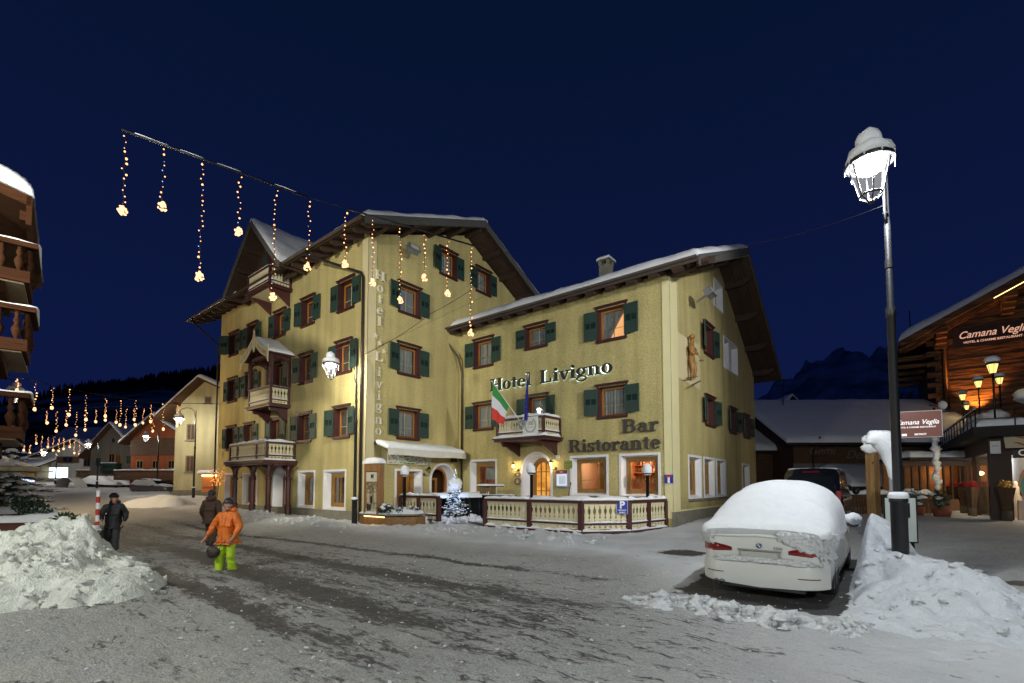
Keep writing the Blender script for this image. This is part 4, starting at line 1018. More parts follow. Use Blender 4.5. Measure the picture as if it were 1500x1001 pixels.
def rmp(src, a0, a1, b0=0, b1=1):
    k = n.new('ShaderNodeMapRange'); k.interpolation_type = 'SMOOTHSTEP'; k.inputs[1].default_value = a0; k.inputs[2].default_value = a1; k.inputs[3].default_value = b0; k.inputs[4].default_value = b1
    l.new(src, k.inputs[0]); return k.outputs[0]
def mixc(f, A_, B_):
    k = n.new('ShaderNodeMix'); k.data_type = 'RGBA'; l.new(f, k.inputs[0])
    for i, v in ((6, A_), (7, B_)):
        if isinstance(v, tuple): k.inputs[i].default_value = (*v, 1)
        else: l.new(v, k.inputs[i])
    return k.outputs[2]
N1 = nz(2.6, 9, .75, (.45, 1.7, 1)); N2 = nz(11, 6, .68, (.55, 1.5, 1), .6); N3 = nz(.5, 4); N4 = nz(45, 3); N5 = nz(.9, 8, .7)
comb = mth('ADD', mth('MULTIPLY', N1, .55), mth('MULTIPLY', N2, .45))
drive = mth('ADD', mth('MULTIPLY', attr('road'), .098), mth('ADD', mth('MULTIPLY', attr('track'), .20), mth('MULTIPLY', attr('bare'), .6)))
asph = rmp(mth('ADD', comb, drive), .57, .66)
dirtm = mth('MULTIPLY', attr('dirt'), rmp(mth('ADD', mth('MULTIPLY', N5, .6), mth('MULTIPLY', N2, .4)), .36, .62, .55, 1))
snowc = mixc(rmp(N3, .35, .65), (.80, .82, .86), (.66, .68, .71))
dirty = mixc(rmp(N5, .3, .7), (.31, .305, .285), (.54, .535, .51))
c1 = mixc(dirtm, snowc, dirty)
c1 = mixc(mth('MULTIPLY', attr('road'), .35), c1, (.17, .168, .158))
c2 = mixc(rmp(N4, .40, .60, .0, .45), c1, (.09, .087, .078))
asc = mixc(rmp(N4, .3, .7), (.040, .040, .042), (.095, .092, .088))
col = mixc(asph, mixc(attr('dirt'), c1, c2), asc)
l.new(col, b.inputs['Base Color'])
l.new(rmp(asph, 0, 1, .8, .55), b.inputs['Roughness']); b.inputs['Specular IOR Level'].default_value = .25
hgt = mth('SUBTRACT', mth('ADD', mth('MULTIPLY', N2, .7), mth('ADD', mth('MULTIPLY', N4, .18), mth('MULTIPLY', N1, .8))), mth('MULTIPLY', asph, .35))
bp = n.new('ShaderNodeBump'); bp.inputs['Strength'].default_value = 1; bp.inputs['Distance'].default_value = .09; l.new(hgt, bp.inputs['Height']); l.new(bp.outputs[0], b.inputs['Normal'])
# ==================================================================== STREET LAMPS
M['lampglass'] = mat('lamp_glass', (.8, .85, .8), .1)
def glow_glass():
    m, n, l, b = nodes('lantern_pane'); out = n['Material Output']; n.remove(b)
    tr = n.new('ShaderNodeBsdfTransparent'); em = n.new('ShaderNodeEmission'); em.inputs[0].default_value = (1, 1, .93, 1); em.inputs[1].default_value = 2.0
    mx = n.new('ShaderNodeMixShader'); mx.inputs[0].default_value = .06; l.new(tr.outputs[0], mx.inputs[1]); l.new(em.outputs[0], mx.inputs[2]); l.new(mx.outputs[0], out.inputs[0])
    m.cycles.emission_sampling = 'NONE'; return m
M['lanternpane'] = glow_glass()
def street_lamp(base, rz, H, label, group, power, arm=1.1, col=(1, .95, .82), snow=True, scale=1.0, gap=0):
    "pole with fat sleeve, hooked arm and hanging lantern; arm points along local +x"
    o = empty('street_lamp', base, rz, label, 'street lamp', group)
    mb = MB()
    mb.lathe([(.115, -.4), (.115, 1.02), (.13, 1.03), (.13, 1.09), (.085, 1.12), (.07, 1.2)], (0,0,0), 16)
    mb.build('pole_sleeve', M['iron'], o)
    mb = MB(); mb.lathe([(.072, 1.1), (.062, H*.58), (.075, H*.583), (.075, H*.60), (.05, H*.61), (.048, H*.80), (.036, H*.82), (.03, H), (.0, H+.12)], (0,0,0), 12)
    mb.lathe([(.06, H*.70), (.06, H*.72)], (0,0,0), 8)
    mb.build('pole', M['iron'], o)
    r_ = arm/2; zc = H-.25
    mb = MB(); pts = [(.05, 0, zc-1.1), (.10, 0, zc-.9), (.10, 0, zc)]+[(.10+r_*(1-cos(t)), 0, zc+r_*.8*sin(t)) for t in [pi*i/12 for i in range(1, 13)]]
    mb.tube(pts, .022, 8); mb.tube([(0, 0, zc-.95), (.1, 0, zc-.95)], .03, 6); mb.tube([(0, 0, zc-.3), (.1, 0, zc-.3)], .03, 6)
    mb.build('arm', M['iron'], o)
    lx = .10+arm; lz = zc-.02
    lan = MB()
    # domed cap, ring, six ribs, bottom bowl
    lan.lathe([(0, .02), (.05, .0), (.07, -.06), (.20, -.12), (.33, -.24), (.36, -.30), (.30, -.31), (.29, -.29), (.0, -.2)], (lx, 0, lz), 18)
    lan.lathe([(.155, -.80), (.165, -.80), (.165, -.84), (.155, -.84), (.155, -.80)], (lx, 0, lz), 18)
    for k in range(6):
        t = pi/3*k+pi/6; lan.tube([(lx+.285*cos(t), .285*sin(t), lz-.30), (lx+.16*cos(t), .16*sin(t), lz-.82), (lx+.04*cos(t), .04*sin(t), lz-.93)], .012, 5)
    lan.lathe([(0, -.90), (.05, -.91), (.05, -.95), (0, -.98)], (lx, 0, lz), 10)
    ln = lan.build('lantern', M['iron'], o)
    MB().lathe([(.275, -.31), (.155, -.81)], (lx, 0, lz), 6, smooth=False).build('lantern_glass', M['lanternpane'], ln)
    bl = MB(); bl.lathe([(0, -.305), (.20, -.31), (.20, -.38), (.12, -.44), (0, -.46)], (lx, 0, lz), 14); bl.build('bulb', M['lampglow'], ln)
    if snow:
        s_ = MB(); s_.blob((lx, 0, lz-.14), (.36, .34, .16), seg=16, rings=9, seed=H); s_.blob((lx+.02, .01, lz+.06), (.19, .18, .22), seg=14, rings=9, seed=H+1)
        s_.lathe([(.135, 1.09), (.15, 1.13), (.12, 1.19), (.07, 1.2)], (0,0,0), 12)
        for k in range(9):
            t = k*.7+H; L = .08+.18*((k*37) % 10)/10; s_.tube([(lx+.34*cos(t), .34*sin(t), lz-.24), (lx+.34*cos(t), .34*sin(t), lz-.26-L)], [.014, .002], 5)
        s_.build('snow_cap', M['snow'], o)
    wx = Matrix.Rotation(rz, 4, 'Z') @ Vector((lx, 0, 0))
    if power: lamp('street_lamp_light', (base[0]+wx.x, base[1]+wx.y, base[2]+lz-.52), power, col, .10)
    return o
G_L = 'street lamps with hooked arms'
# big lamp on the right: lantern hangs towards the camera and the street
street_lamp((6.37, 7.9, .42), radians(214), 7.1, 'tall street lamp standing in the snow bank beside the snow-covered white car', G_L, 1350, .55, (.93, .98, 1))
street_lamp((-6.68, 20.35, 0), radians(180), 7.45, 'street lamp at the corner of the hotel, lighting its street wall', G_L, 430, 1.02, (1, .95, .78))
# ==================================================================== TERRACE AND THINGS AT THE HOTEL
def H(name, x, y, z, label, cat, group=None, rz=0): return empty(name, l2w(x, y, z), HROT+rz, label, cat, group)
def fence(pts, zf, label, ht=1.05, seed=0, bd=.20, base=True, group=None, pws=None, posts_mid=()):
    X0, Y0 = pts[0]; o = H('balustrade_fence', X0, Y0, zf, label, 'fence', group)
    L = [Vector((x-X0, y-Y0, 0)) for x, y in pts]
    segs = []
    for i in range(len(L)-1):
        k = posts_mid[i] if i < len(posts_mid) else 1
        for j in range(k): segs.append((L[i].lerp(L[i+1], j/k), L[i].lerp(L[i+1], (j+1)/k), j == 0))
    for i, (p, q, first) in enumerate(segs):
        balustrade(o, p, q, ht, bd=bd, post0=(i == 0), pw=.17 if True else .12, seed=seed+i*3, snow=.10, rail_w=.16)
    if base:
        mb = MB()
        for a, b2 in zip(L, L[1:]):
            d = (b2-a).normalized(); n_ = Vector((-d.y, d.x, 0)); mb.obox((a+b2)/2+Vector((0,0,-.07))-n_*.08, (b2-a)/2+d*.04, n_*.03, Vector((0,0,.05)))
        mb.build('base_board', M['wine'], o)
        mb = MB()
        for a, b2 in zip(L, L[1:]):
            d = (b2-a).normalized(); n_ = Vector((-d.y, d.x, 0)); mb.obox((a+b2)/2+Vector((0,0,-.36))-n_*.02, (b2-a)/2, n_*.09, Vector((0,0,.237)))
        mb.build('kerb_stone', M['stone'], o)
        s_ = MB(); snow_strip(s_, [a+Vector((0,0,-.02)) for a in L], .22, .07, seed+50); s_.build('snow_cover', M['snow'], o)
    return o
fence([(5.5, 1.9), (9.9, 1.95), (11.05, 3.3), (11.42, 5.80)], .12, 'long dark-railed pierced fence with a snowy rail round the terrace by the arched door', posts_mid=(2, 1, 2), seed=60)
fence([(.55, 1.55), (3.12, 1.55)], .17, 'short pierced terrace fence between the family photo case and the lit fir', seed=80, posts_mid=(2,), base=False, ht=1.06)
# terrace slab and snow cushions on the tables
mb = MB(); mb.add([l2w(x, y, .12) for x, y in ((5.5, 1.95), (9.9, 2.0), (11.0, 3.3), (11.38, 5.8), (2.5, 5.8), (2.5, 3.2))], [(0, 1, 2, 3, 4, 5)]); tp = mb.build('terrace_paving', M['snow']); tag(tp, kind='structure')
def cafe_table(x, y, z, label, w_=.9, h_=.74, th=.16, group='snowed-in terrace tables'):
    o = H('terrace_table', x, y, z, label, 'table', group)
    mb = MB(); mb.box(-w_/2, -.4, h_-.04, w_/2, .4, h_); mb.build('table_top', M['iron'], o)
    for sx_ in (-1, 1):
        for sy_ in (-1, 1): mb = MB(); mb.tube([(sx_*(w_/2-.06), sy_*.34, 0), (sx_*(w_/2-.08), sy_*.32, h_-.04)], .02, 6); mb.build('leg', M['iron'], o)
    s_ = MB(); snow_slab(s_, [(-w_/2-.02, -.42, h_), (w_/2+.02, -.42, h_), (w_/2+.02, .42, h_), (-w_/2-.02, .42, h_)], th, 10, 10, .2, .03, x*3); s_.build('snow_cover', M['snow'], o)
    return o
cafe_table(6.9, 3.6, .16, 'snow-covered terrace table behind the long fence, in front of the middle restaurant window', h_=.95)
cafe_table(8.5, 3.9, .16, 'snow-covered terrace table behind the parking sign end of the long fence', h_=.95, w_=1.0)
cafe_table(9.9, 4.3, .16, 'snow-covered terrace table below the bar window with bottles', h_=.95, w_=1.0)
cafe_table(1.2, 3.0, .16, 'snow-covered table at the left end of the short terrace fence', h_=1.0, th=.14, w_=.8)
cafe_table(2.05, 2.6, .16, 'lumpy snow-covered table under the short fence lamp post', h_=.96, th=.22, w_=.8)
cafe_table(3.3, 3.3, .16, 'snow-covered table behind the thick end post of the short fence', h_=1.0, th=.22, w_=.7)
# dark wind break with snowy top
wb = H('wind_break', 3.45, 3.95, .12, 'low dark wind break with a snowy top between the lit fir and the long fence', 'screen')
mb = MB(); mb.box(-.9, -.05, 0, 1.9, .05, 1.08); wb_b = mb.build('panel', M['black'], wb)
mb = MB(); mb.box(-.95, -.12, 1.08, 1.95, .12, 1.12); mb.build('top_rail', M['iron'], wb)
mb = MB(); snow_strip(mb, [(-.9, 0, 1.12), (1.9, 0, 1.12)], .22, .05, 3); mb.build('snow_cover', M['snow'], wb)
bc = H('bar_counter', 4.4, 5.0, .15, 'black outdoor bar counter standing in front of the dark arched doorway', 'counter')
bc.location = l2w(1.0, 4.7, .15)
mb = MB(); mb.box(-.9, -.25, 0, .8, .25, 1.1); mb.build('counter_body', M['black'], bc)
mb = MB(); mb.box(-1.0, -.32, 1.1, .9, .32, 1.15); mb.build('counter_top', M['iron'], bc)
mb = MB(); snow_strip(mb, [(-.9, 0, 1.15), (.8, 0, 1.15)], .4, .04, 8); mb.build('snow_cover', M['snow'], bc)
# bollard lamps with snow domes
def dome_lamp(X, Y, zt, label, lean=0):
    o = empty('terrace_lamp', (X, Y, .1), 0, label, 'terrace lamp', 'unlit terrace lamps with snow domes')
    mb = MB(); mb.lathe([(.065, 0), (.065, zt-.1), (.10, zt-.09), (.17, zt-.07), (.17, zt-.04)], (0,0,0), 14); mb.build('pole', M['black'], o)
    s_ = MB(); s_.blob((lean, 0, zt+.10), (.19, .19, .25), seg=14, rings=10, seed=X, jit=.1); s_.lathe([(.165, zt-.05), (.175, zt+.05)], (0,0,0), 12); s_.build('snow_dome', M['snow'], o)
    return o
dome_lamp(-4.49, 20.0, 2.08, 'unlit terrace lamp with a snow dome behind the short fence under the awning')
dome_lamp(.80, 19.6, 2.15, 'unlit terrace lamp with a slipping snow dome in front of the arched glowing door', -.03)
dome_lamp(5.38, 19.0, 2.12, 'unlit terrace lamp with a snow dome in front of the bar window with bottles')
# Christmas tree
def leafcloud(mb, c, r, n, size, seed, shape=None, m=0):
    rr = random.Random(seed)
    for i in range(n):
        d = Vector((rr.gauss(0, 1), rr.gauss(0, 1), rr.gauss(0, 1))).normalized()*(rr.random()**.4)
        p = Vector(c)+Vector((d.x*r[0], d.y*r[1], d.z*r[2])); s = size*(.6+.8*rr.random())
        a = Vector((rr.gauss(0, 1), rr.gauss(0, 1), rr.gauss(0, 1))).normalized(); b2 = a.orthogonal().normalized()
        mb.add([p-a*s, p+b2*s*.35, p+a*s, p-b2*s*.35], [(0, 1, 2, 3)], m)
M['needle'] = mat('needles', (.018, .05, .022), .8, var=.5, vscale=9)
M['bark'] = mat('bark', (.07, .05, .035), .9, bump=.6, bscale=15)
def fir(base, Ht, Rb, label, cat='fir tree', snow=.4, seed=1, group=None, tiers=14, bulbs=0, z0=.15, dens=1.0, name='fir_tree', bscale=.014):
    rr = random.Random(seed); o = empty(name, base, 0, label, cat, group)
    mb = MB(); mb.tube([(0,0,-.1), (0,0,Ht*.5), (0,0,Ht)], [Rb*.08, Rb*.05, .006], 7); mb.build('trunk', M['bark'], o)
    nd = MB(); sn = MB(); bl = MB()
    for k in range(tiers):
        f = k/tiers; z = Ht*(z0+(1-z0)*f*.97); L = Rb*(1-f)**.85*(.9+.2*rr.random())+.04; nb = max(5, int(12*(1-f*.5)*dens))
        for j in range(nb):
            t = 2*pi*(j+rr.random()*.6)/nb; l2 = L*(.75+.4*rr.random()); d = Vector((cos(t), sin(t), -.28-.15*rr.random())); up = Vector((0,0,1))
            p0 = Vector((0,0,z+.05)); seg = max(4, int(l2/.07))
            sd = d.cross(up).normalized()
            for q in range(seg):
                u = (q+.6)/seg; p = p0+d*l2*u+Vector((0,0,.18*l2*u*u)); wd = l2*.20*(1.1-u)+.03
                for sg in (-1, 1, 0):
                    e_ = p+sd*sg*wd+d*wd*.7+Vector((0,0,(rr.random()-.6)*wd*.6)); w2 = wd*.22
                    nd.add([p-d*w2, p+up*w2*.6, e_, p+d*w2-up*w2*.3], [(0, 1, 2, 3)])
                if rr.random() < snow: sn.blob(p+up*.02, (wd*.75, wd*.75, wd*.28+.01), seg=6, rings=4, jit=.3, seed=q+j+k)
            if bulbs and rr.random() < bulbs:
                p = p0+d*l2*rr.uniform(.5, 1.02)+up*.01; bl.blob(p, bscale*rr.uniform(.8, 1.6), m=rr.choice([0, 0, 1]), seg=6, rings=4, jit=0)
    nd.build('crown', M['needle'], o, fix=False)
    if sn.f: sn.build('snow_cover', M['snow'], o)
    if bl.f: bl.build('fairy_lights', [M['fairyw'], M['bulbblue']], o)
    return o
M['fairyw'] = emis('fairy_white', (.55, .72, 1), 3.2)
xt = fir((-2.62, 22.0, .12), 2.0, .72, 'small snowy Christmas tree with blue-white lights beside the arched doorway', 'Christmas tree', snow=.25, seed=4, bulbs=.36, tiers=16, name='christmas_tree')
mb = MB(); mb.blob((0, .0, 1.62), (.32, .28, .26), seg=14, rings=10, seed=3, jit=.3); mb.blob((-.12, .0, 1.48), (.24, .2, .2), seed=5, jit=.3); mb.build('snow_cap', M['snow'], xt)
mb = MB(); rr = random.Random(3)
for k in range(9): mb.blob((rr.uniform(-.05, .05), rr.uniform(-.05, .05), 1.85+.055*k), .016, seg=6, rings=4, jit=0)
mb.build('spire_lights', M['fairyw'], xt)
lamp('fairy_glow', (-2.7, 21.3, 1.2), 14, (.45, .6, 1), .3)
s_ = MB(); 
for k, (dx, dy, r_) in enumerate(((-1.0, -.7, .30), (-.6, -.95, .24), (-.2, -.8, .2), (.4, -.7, .26), (.9, -.4, .3), (-1.2, -.35, .22), (.1, -1.1, .16))): [s_.blob((dx+.25*sin(j*5+k), dy+.2*cos(j*3+k), .0), (r_*1.1/(1+.5*j), r_*.9/(1+.5*j), r_*(.8-.12*j)), seed=k+j*9, jit=.6, seg=12, rings=8) for j in range(4)]
o = s_.build('snow_pile', snowmat('snow_lumpy', bscale=9, bstr=1, dist=.08)); o.location = (-2.62, 22.0, .1); tag(o, 'lumps of shovelled snow round the foot of the lit Christmas tree', 'snow pile')
# planter bench with light strip
pl = H('planter_box', 0, 0, 0, 'angled wooden planter box with a light strip and snow-covered shrubs', 'planter')
pp = [(.5, -.62), (2.35, -.62), (3.05, .35), (2.9, 1.0), (2.0, 1.0), (1.7, .1), (.5, .1)]
mb = MB(); fn = lambda a, b, t: (a, b, t)
mb.prism(pp, fn, -.1, .40); mb.build('box', wood('planter_wood', (.30, .15, .05), .6, axis=0), pl)
rim = [(.45, -.68), (2.40, -.68), (3.13, .33), (2.95, 1.05), (1.95, 1.05), (1.65, .15), (.45, .15)]
mb = MB(); mb.prism(rim, fn, .45, .50); mb.build('rim', M['stone'], pl)
mb = MB(); mb.box(.9, -.655, .395, 2.30, -.63, .41); mb.build('light_strip', emis('led_warm', (1, .62, .22), 9, True), pl)
s_ = MB(); snow_slab(s_, [(.5, -.62, .5), (2.3, -.62, .5), (1.9, .15, .5), (.5, .1, .5)], .10, 14, 8, .2, .05, 4); snow_slab(s_, [(2.0, -.4, .5), (2.95, .4, .5), (2.8, 1.0, .5), (2.0, .9, .5)], .18, 12, 10, .25, .10, 7); s_.build('snow_cover', M['snow'], pl)
def shrub(x, y, z, r_, seed, label, frame=None, mt='needle', snow=14, group=None):
    o = empty('snowy_shrub', l2w(x, y, z) if frame is None else frame, HROT, label, 'shrub', group)
    mb = MB(); mb.tube([(0,0,-.05), (.02,0,r_*.6)], .02, 5); mb.build('stem', M['bark'], o)
    mb = MB(); leafcloud(mb, (0, 0, r_*.6), (r_, r_, r_*.7), 420, r_*.16, seed); mb.build('foliage', M[mt], o, fix=False)
    mb = MB(); rr = random.Random(seed)
    for k in range(snow): mb.blob((rr.uniform(-.8, .8)*r_, rr.uniform(-.8, .8)*r_, r_*(.7+.5*rr.random())), (r_*.28, r_*.26, r_*.16), seg=8, rings=5, seed=k, jit=.3)
    mb.build('snow_cover', M['snow'], o); return o
shrub(1.95, -.35, .5, .34, 1, 'round snowy shrub at the front corner of the planter box', group='shrubs in the wooden planter')
shrub(2.35, .1, .52, .22, 2, 'thin snowy shrub in the middle of the planter box', group='shrubs in the wooden planter')
shrub(2.6, .65, .55, .2, 3, 'snowy shrub at the far end of the planter box, by the fence end post', group='shrubs in the wooden planter')
# display case with the old family photograph
cs = H('display_case', .82, -.62, 0, 'wooden display case with an old family photograph and a snowy top', 'display case')
mb = MB(); mb.box(0, 0, 0, 1.02, .28, .42); mb.box(0, 0, 2.27, 1.02, .28, 2.62); mb.box(-.0, 0, .42, .05, .28, 2.27); mb.box(.90, 0, .42, 1.02, .28, 2.27); mb.box(.05, .1, .42, .90, .28, 2.27); mb.build('frame', wood('case_wood', (.33, .17, .06), .6), cs)
m, n, l, b = nodes('sepia_print')
t = n.new('ShaderNodeTexCoord'); q = n.new('ShaderNodeTexNoise'); q.inputs['Scale'].default_value = 9; q.inputs['Detail'].default_value = 6; l.new(t.outputs['Object'], q.inputs['Vector'])
cr_ = n.new('ShaderNodeValToRGB'); cr_.color_ramp.elements[0].color = (.10, .075, .04, 1); cr_.color_ramp.elements[0].position = .35; cr_.color_ramp.elements[1].color = (.38, .31, .19, 1); cr_.color_ramp.elements[1].position = .65
l.new(q.outputs['Fac'], cr_.inputs[0]); l.new(cr_.outputs[0], b.inputs['Base Color']); M['sepia'] = m
mb = MB(); mb.box(.05, .085, .45, .90, .099, 2.25)
mb.box(.05, .082, 1.85, .90, .0845, 2.25, 1); mb.box(.05, .082, .45, .90, .0845, .72, 1)
M['paper'] = mat('paper', (.60, .57, .48), .8); M['blackp'] = mat('print_black', (.02, .018, .015), .7); M['lightp'] = mat('print_light', (.50, .44, .32), .7)
for x_, z_, s_, c_ in ((.2, 1.45, .9, 3), (.42, 1.30, .7, 2), (.68, 1.48, .95, 3), (.33, .95, .62, 2), (.52, .95, .6, 3), (.72, .98, .62, 3), (.18, .98, .7, 2)):
    mb.prism([(x_+.055*s_*cos(2*pi*k/10), z_+.07*s_*sin(2*pi*k/10)) for k in range(10)], lambda a, b_, t_: (a, .081+t_, b_), 0, .002, 3)
    mb.prism([(x_-.09*s_, z_-.10*s_), (x_+.09*s_, z_-.10*s_), (x_+.11*s_, z_-.52*s_), (x_-.11*s_, z_-.52*s_)], lambda a, b_, t_: (a, .0805+t_, b_), 0, .0015, c_)
pst = mb.build('poster', [M['sepia'], M['paper'], M['blackp'], M['lightp']], cs)
mb = MB(); add_text(mb, 'M', .26, (.47, .079, 1.98), (1, 0, 0), (0, 0, 1), ext=.002, off=.01); mb.build('lettering', M['blackp'], cs)
mb = MB(); snow_slab(mb, [(-.06, -.06, 2.62), (1.08, -.06, 2.62), (1.08, .34, 2.62), (-.06, .34, 2.62)], .22, 12, 8, .2, .05, 3); mb.build('snow_cover', M['snow'], cs)
# painted panel under the awning
mu = H('painted_panel', .045, 1.12, 2.68, 'long painted panel of a snowy village under the awning', 'painting')
mb = MB(); mb.box(0, 0, 0, .05, 2.68, .52)
rr = random.Random(11); L = lambda a, b_, t_: (.052+t_, a, b_)
mb.box(.0505, 0, .40, .052, .45, .519, 1)
for k in range(150):
    a, b_ = rr.uniform(.08, 2.58), rr.uniform(.03, .49); s_ = rr.uniform(.015, .05); c_ = rr.choice([2, 2, 2, 3, 3, 4, 5, 6, 6])
    if b_ > .3: c_ = rr.choice([2, 2, 3, 5])
    mb.prism([(a-s_, b_-s_*.5), (a+s_, b_-s_*.5), (a+s_*.9, b_+s_*.4), (a, b_+s_), (a-s_*.9, b_+s_*.4)], L, 0, .0015+.0002*(k % 8), c_)
for k in range(10): a = .2+.26*k; mb.prism([(a-.12, .06+.04*sin(k)), (a+.12, .05+.04*sin(k+1)), (a+.1, .11), (a-.1, .10)], L, .002, .004, 3)
mb.build('panel', [mat('panel_ground', (.55, .52, .42), .7), mat('panel_blue', (.03, .05, .35), .6), mat('panel_white', (.7, .7, .66), .6), mat('panel_green', (.05, .20, .05), .6), mat('panel_brown', (.25, .12, .05), .6), mat('panel_dark', (.10, .09, .09), .6), mat('panel_red', (.40, .10, .06), .6)], mu)
# wall lanterns
def wall_lantern(face, s, z, label, lit=True, power=20, group='wall lanterns at the doors', side=1):
    p = {'A': (s, 0), 'B': (0, s), 'C': (s, YC)}[face]; rz = 0 if face in 'AC' else pi/2
    o = H('wall_lantern', p[0], p[1], z, label, 'wall lantern', group, rz)
    d = .26
    mb = MB(); mb.lathe([(0, -.045), (.07, -.04), (.07, .04), (0, .045)], (0, 0, 0), 10); mb.v = [(v[0]+side*.12, v[2]*.3-.02, v[1]-.2) for v in mb.v]
    mb.tube([(side*.12, -.03, -.2), (side*.1, -.16, -.25), (0, -d, -.26), (0, -d, -.14)], .012, 6); mb.build('bracket', M['iron'], o)
    mb = MB(); mb.lathe([(0, .22), (.02, .20), (.10, .10), (.125, .07), (.02, .09)], (0, -d, 0), 6, smooth=False); mb.lathe([(.0, -.12), (.05, -.12), (.05, -.10), (.0, -.09)], (0, -d, 0), 6, smooth=False)
    for k in range(6): t = pi/3*k; mb.tube([(.10*cos(t), -d+.10*sin(t), .08), (.05*cos(t), -d+.05*sin(t), -.11)], .006, 4)
    ln = mb.build('lantern', M['iron'] if not lit else mat('lantern_copper', (.22, .10, .03), .5, metal=.5), o)
    g_ = MB(); g_.lathe([(.085, .07), (.045, -.10)], (0, -d, 0), 6, smooth=False); g_.build('glass', M['lanternwarm'] if lit else M['glass'], ln)
    if lit:
        b_ = MB(); b_.blob((0, -d, -.0), (.03, .03, .045), seg=8, rings=6, jit=0); b_.build('bulb', emis('bulb_porch', (1, .72, .35), 40), ln)
        q = l2w(p[0], p[1], z); dr_ = (AY if face in 'AC' else -AX)*(-d) if face in 'AC' else AX*d
        lamp('wall_lantern_light', q+dr_+Vector((0, 0, -.03)), power, (1, .70, .36), .035)
    return o
def warmpane(name, col, s, mixf=.4):
    m, n, l, b = nodes(name); out = n['Material Output']; n.remove(b)
    tr = n.new('ShaderNodeBsdfTransparent'); em = n.new('ShaderNodeEmission'); em.inputs[0].default_value = (*col, 1); em.inputs[1].default_value = s
    mx = n.new('ShaderNodeMixShader'); mx.inputs[0].default_value = mixf; l.new(tr.outputs[0], mx.inputs[1]); l.new(em.outputs[0], mx.inputs[2]); l.new(mx.outputs[0], out.inputs[0])
    m.cycles.emission_sampling = 'NONE'; return m
M['lanternwarm'] = warmpane('lantern_warm', (1, .62, .22), 5)
wall_lantern('C', 3.98, 2.62, 'lit wall lantern left of the arched glowing door', power=48)
wall_lantern('C', 6.17, 2.66, 'lit wall lantern between the arched glowing door and the yellow-green plate', power=40, side=1)
wall_lantern('B', 3.52, 2.42, 'unlit dark wall lantern between the awning window and the arched doorway', lit=False, side=-1)
wall_lantern('A', -13.0, 2.35, 'unlit dark wall lantern on the street wall beside the porch columns', lit=False, side=1)
# small plates, menu box and signs
def plate(name, face, s, z, w_, h_, mts, label, cat, draw=None, th=.03, d=0):
    p = {'B': (d, s), 'C': (s, YC-.035-d)}[face]; o = H(name, p[0], p[1], z, label, cat, None, 0 if face == 'C' else pi/2)
    mb = MB(); mb.box(-w_/2, -th, -h_/2, w_/2, 0, h_/2)
    b_ = mb.build('plate', mts[0], o, bevel=.004)
    if draw:
        mb = MB(); draw(mb, -th); mb.build('lettering', mts[1:], o)
    return o
def P2(y0): return lambda a, b_, t_: (a, y0-t_, b_)
M['gold'] = mat('gold_paint', (.45, .28, .06), .5); M['signwhite'] = mat('sign_white', (.75, .75, .75), .5); M['signblue'] = mat('sign_blue', (.01, .03, .30), .45); M['signred'] = mat('sign_red', (.50, .02, .02), .45)
M['boardbrown'] = mat('board_brown', (.22, .11, .04), .6)
def ell(cx, cz, rx, rz, n=20): return [(cx+rx*cos(2*pi*k/n), cz+rz*sin(2*pi*k/n)) for k in range(n)]
for zc, lb, rz_, col in ((2.20, 'small carved wooden sign hung under the left wall lantern', .10, 0), (1.87, 'oval wooden plaque with a pale figure below the carved sign, left of the door', .17, 1)):
    o = H('oval_plaque', 4.07, YC-.002, zc, lb, 'plaque')
    mb = MB(); mb.prism(ell(0, 0, .21, rz_), P2(0), 0, .04); mb.build('board', M['boardbrown'], o)
    mb = MB(); mb.prism(ell(0, 0, .15, rz_*.65), P2(-.04), 0, .004)
    mb.prism([(-.05, -.10*rz_*5), (.05, -.10*rz_*5), (.03, .1*rz_*5), (-.03, .1*rz_*5)], P2(-.045), 0, .004, 1); mb.build('ornament', [M['gold'] if col == 0 else mat('ornament_tan', (.30, .22, .10), .6), M['paper']], o)
o = H('menu_box', 6.66, YC-.002, 1.95, 'lit glass menu box with a red header right of the arched door', 'menu box')
mb = MB(); mb.box(-.30, -.10, -.36, .30, 0, .42); mb.build('case', mat('case_grey', (.4, .4, .45), .5), o, bevel=.008)
mb = MB(); mb.box(-.27, -.104, -.28, .27, -.101, .24); mb.build('light_panel', emis('menu_glow', (.72, .80, 1), .9, True), o)
mb = MB(); mb.box(-.15, -.110, -.22, .22, -.106, .17); mb.build('menu_sheet', mat('sheet', (.35, .38, .40), .7, emit=(.5, .6, .7), estr=.5), o)
mb = MB(); mb.box(-.30, -.108, .27, .30, -.101, .42); mb.build('header', mat('header_red', (.22, .03, .03), .5), o)
mb = MB(); add_text(mb, 'BAR', .09, (0, -.112, .31), (1, 0, 0), (0, 0, 1), ext=.002); add_text(mb, 'MENU', .05, (-.2, -.112, .14), (1,0,0), (0,0,1), ext=.002); mb.v = mb.v; mb.build('lettering', M['signwhite'], o)
plate('rating_plate', 'C', 7.02-.05, 2.62, .42, .34, [mat('plate_green', (.12, .22, .03), .5), M['gold'], M['gold']], 'yellow-green plate with three stars beside the right wall lantern', 'plate',
      lambda mb, y: [mb.prism([(x0+.05*(1 if k % 2 == 0 else .42)*sin(pi*k/5), .05*(1 if k % 2 == 0 else .42)*cos(pi*k/5)) for k in range(10)], P2(y), 0, .003) for x0 in (-.12, 0, .12)]+[mb.box(-.19, y-.003, -.13, .19, y, -.11), mb.box(-.19, y-.003, .11, .19, y, .13)])
plate('house_number_plate', 'C', 6.42, 2.99, .20, .13, [M['signwhite'], M['letter']], 'small white house number plate above the right wall lantern', 'plate', lambda mb, y: add_text(mb, '119', .08, (0, y-.002, -.03), (1,0,0), (0,0,1), ext=.001), th=.015)
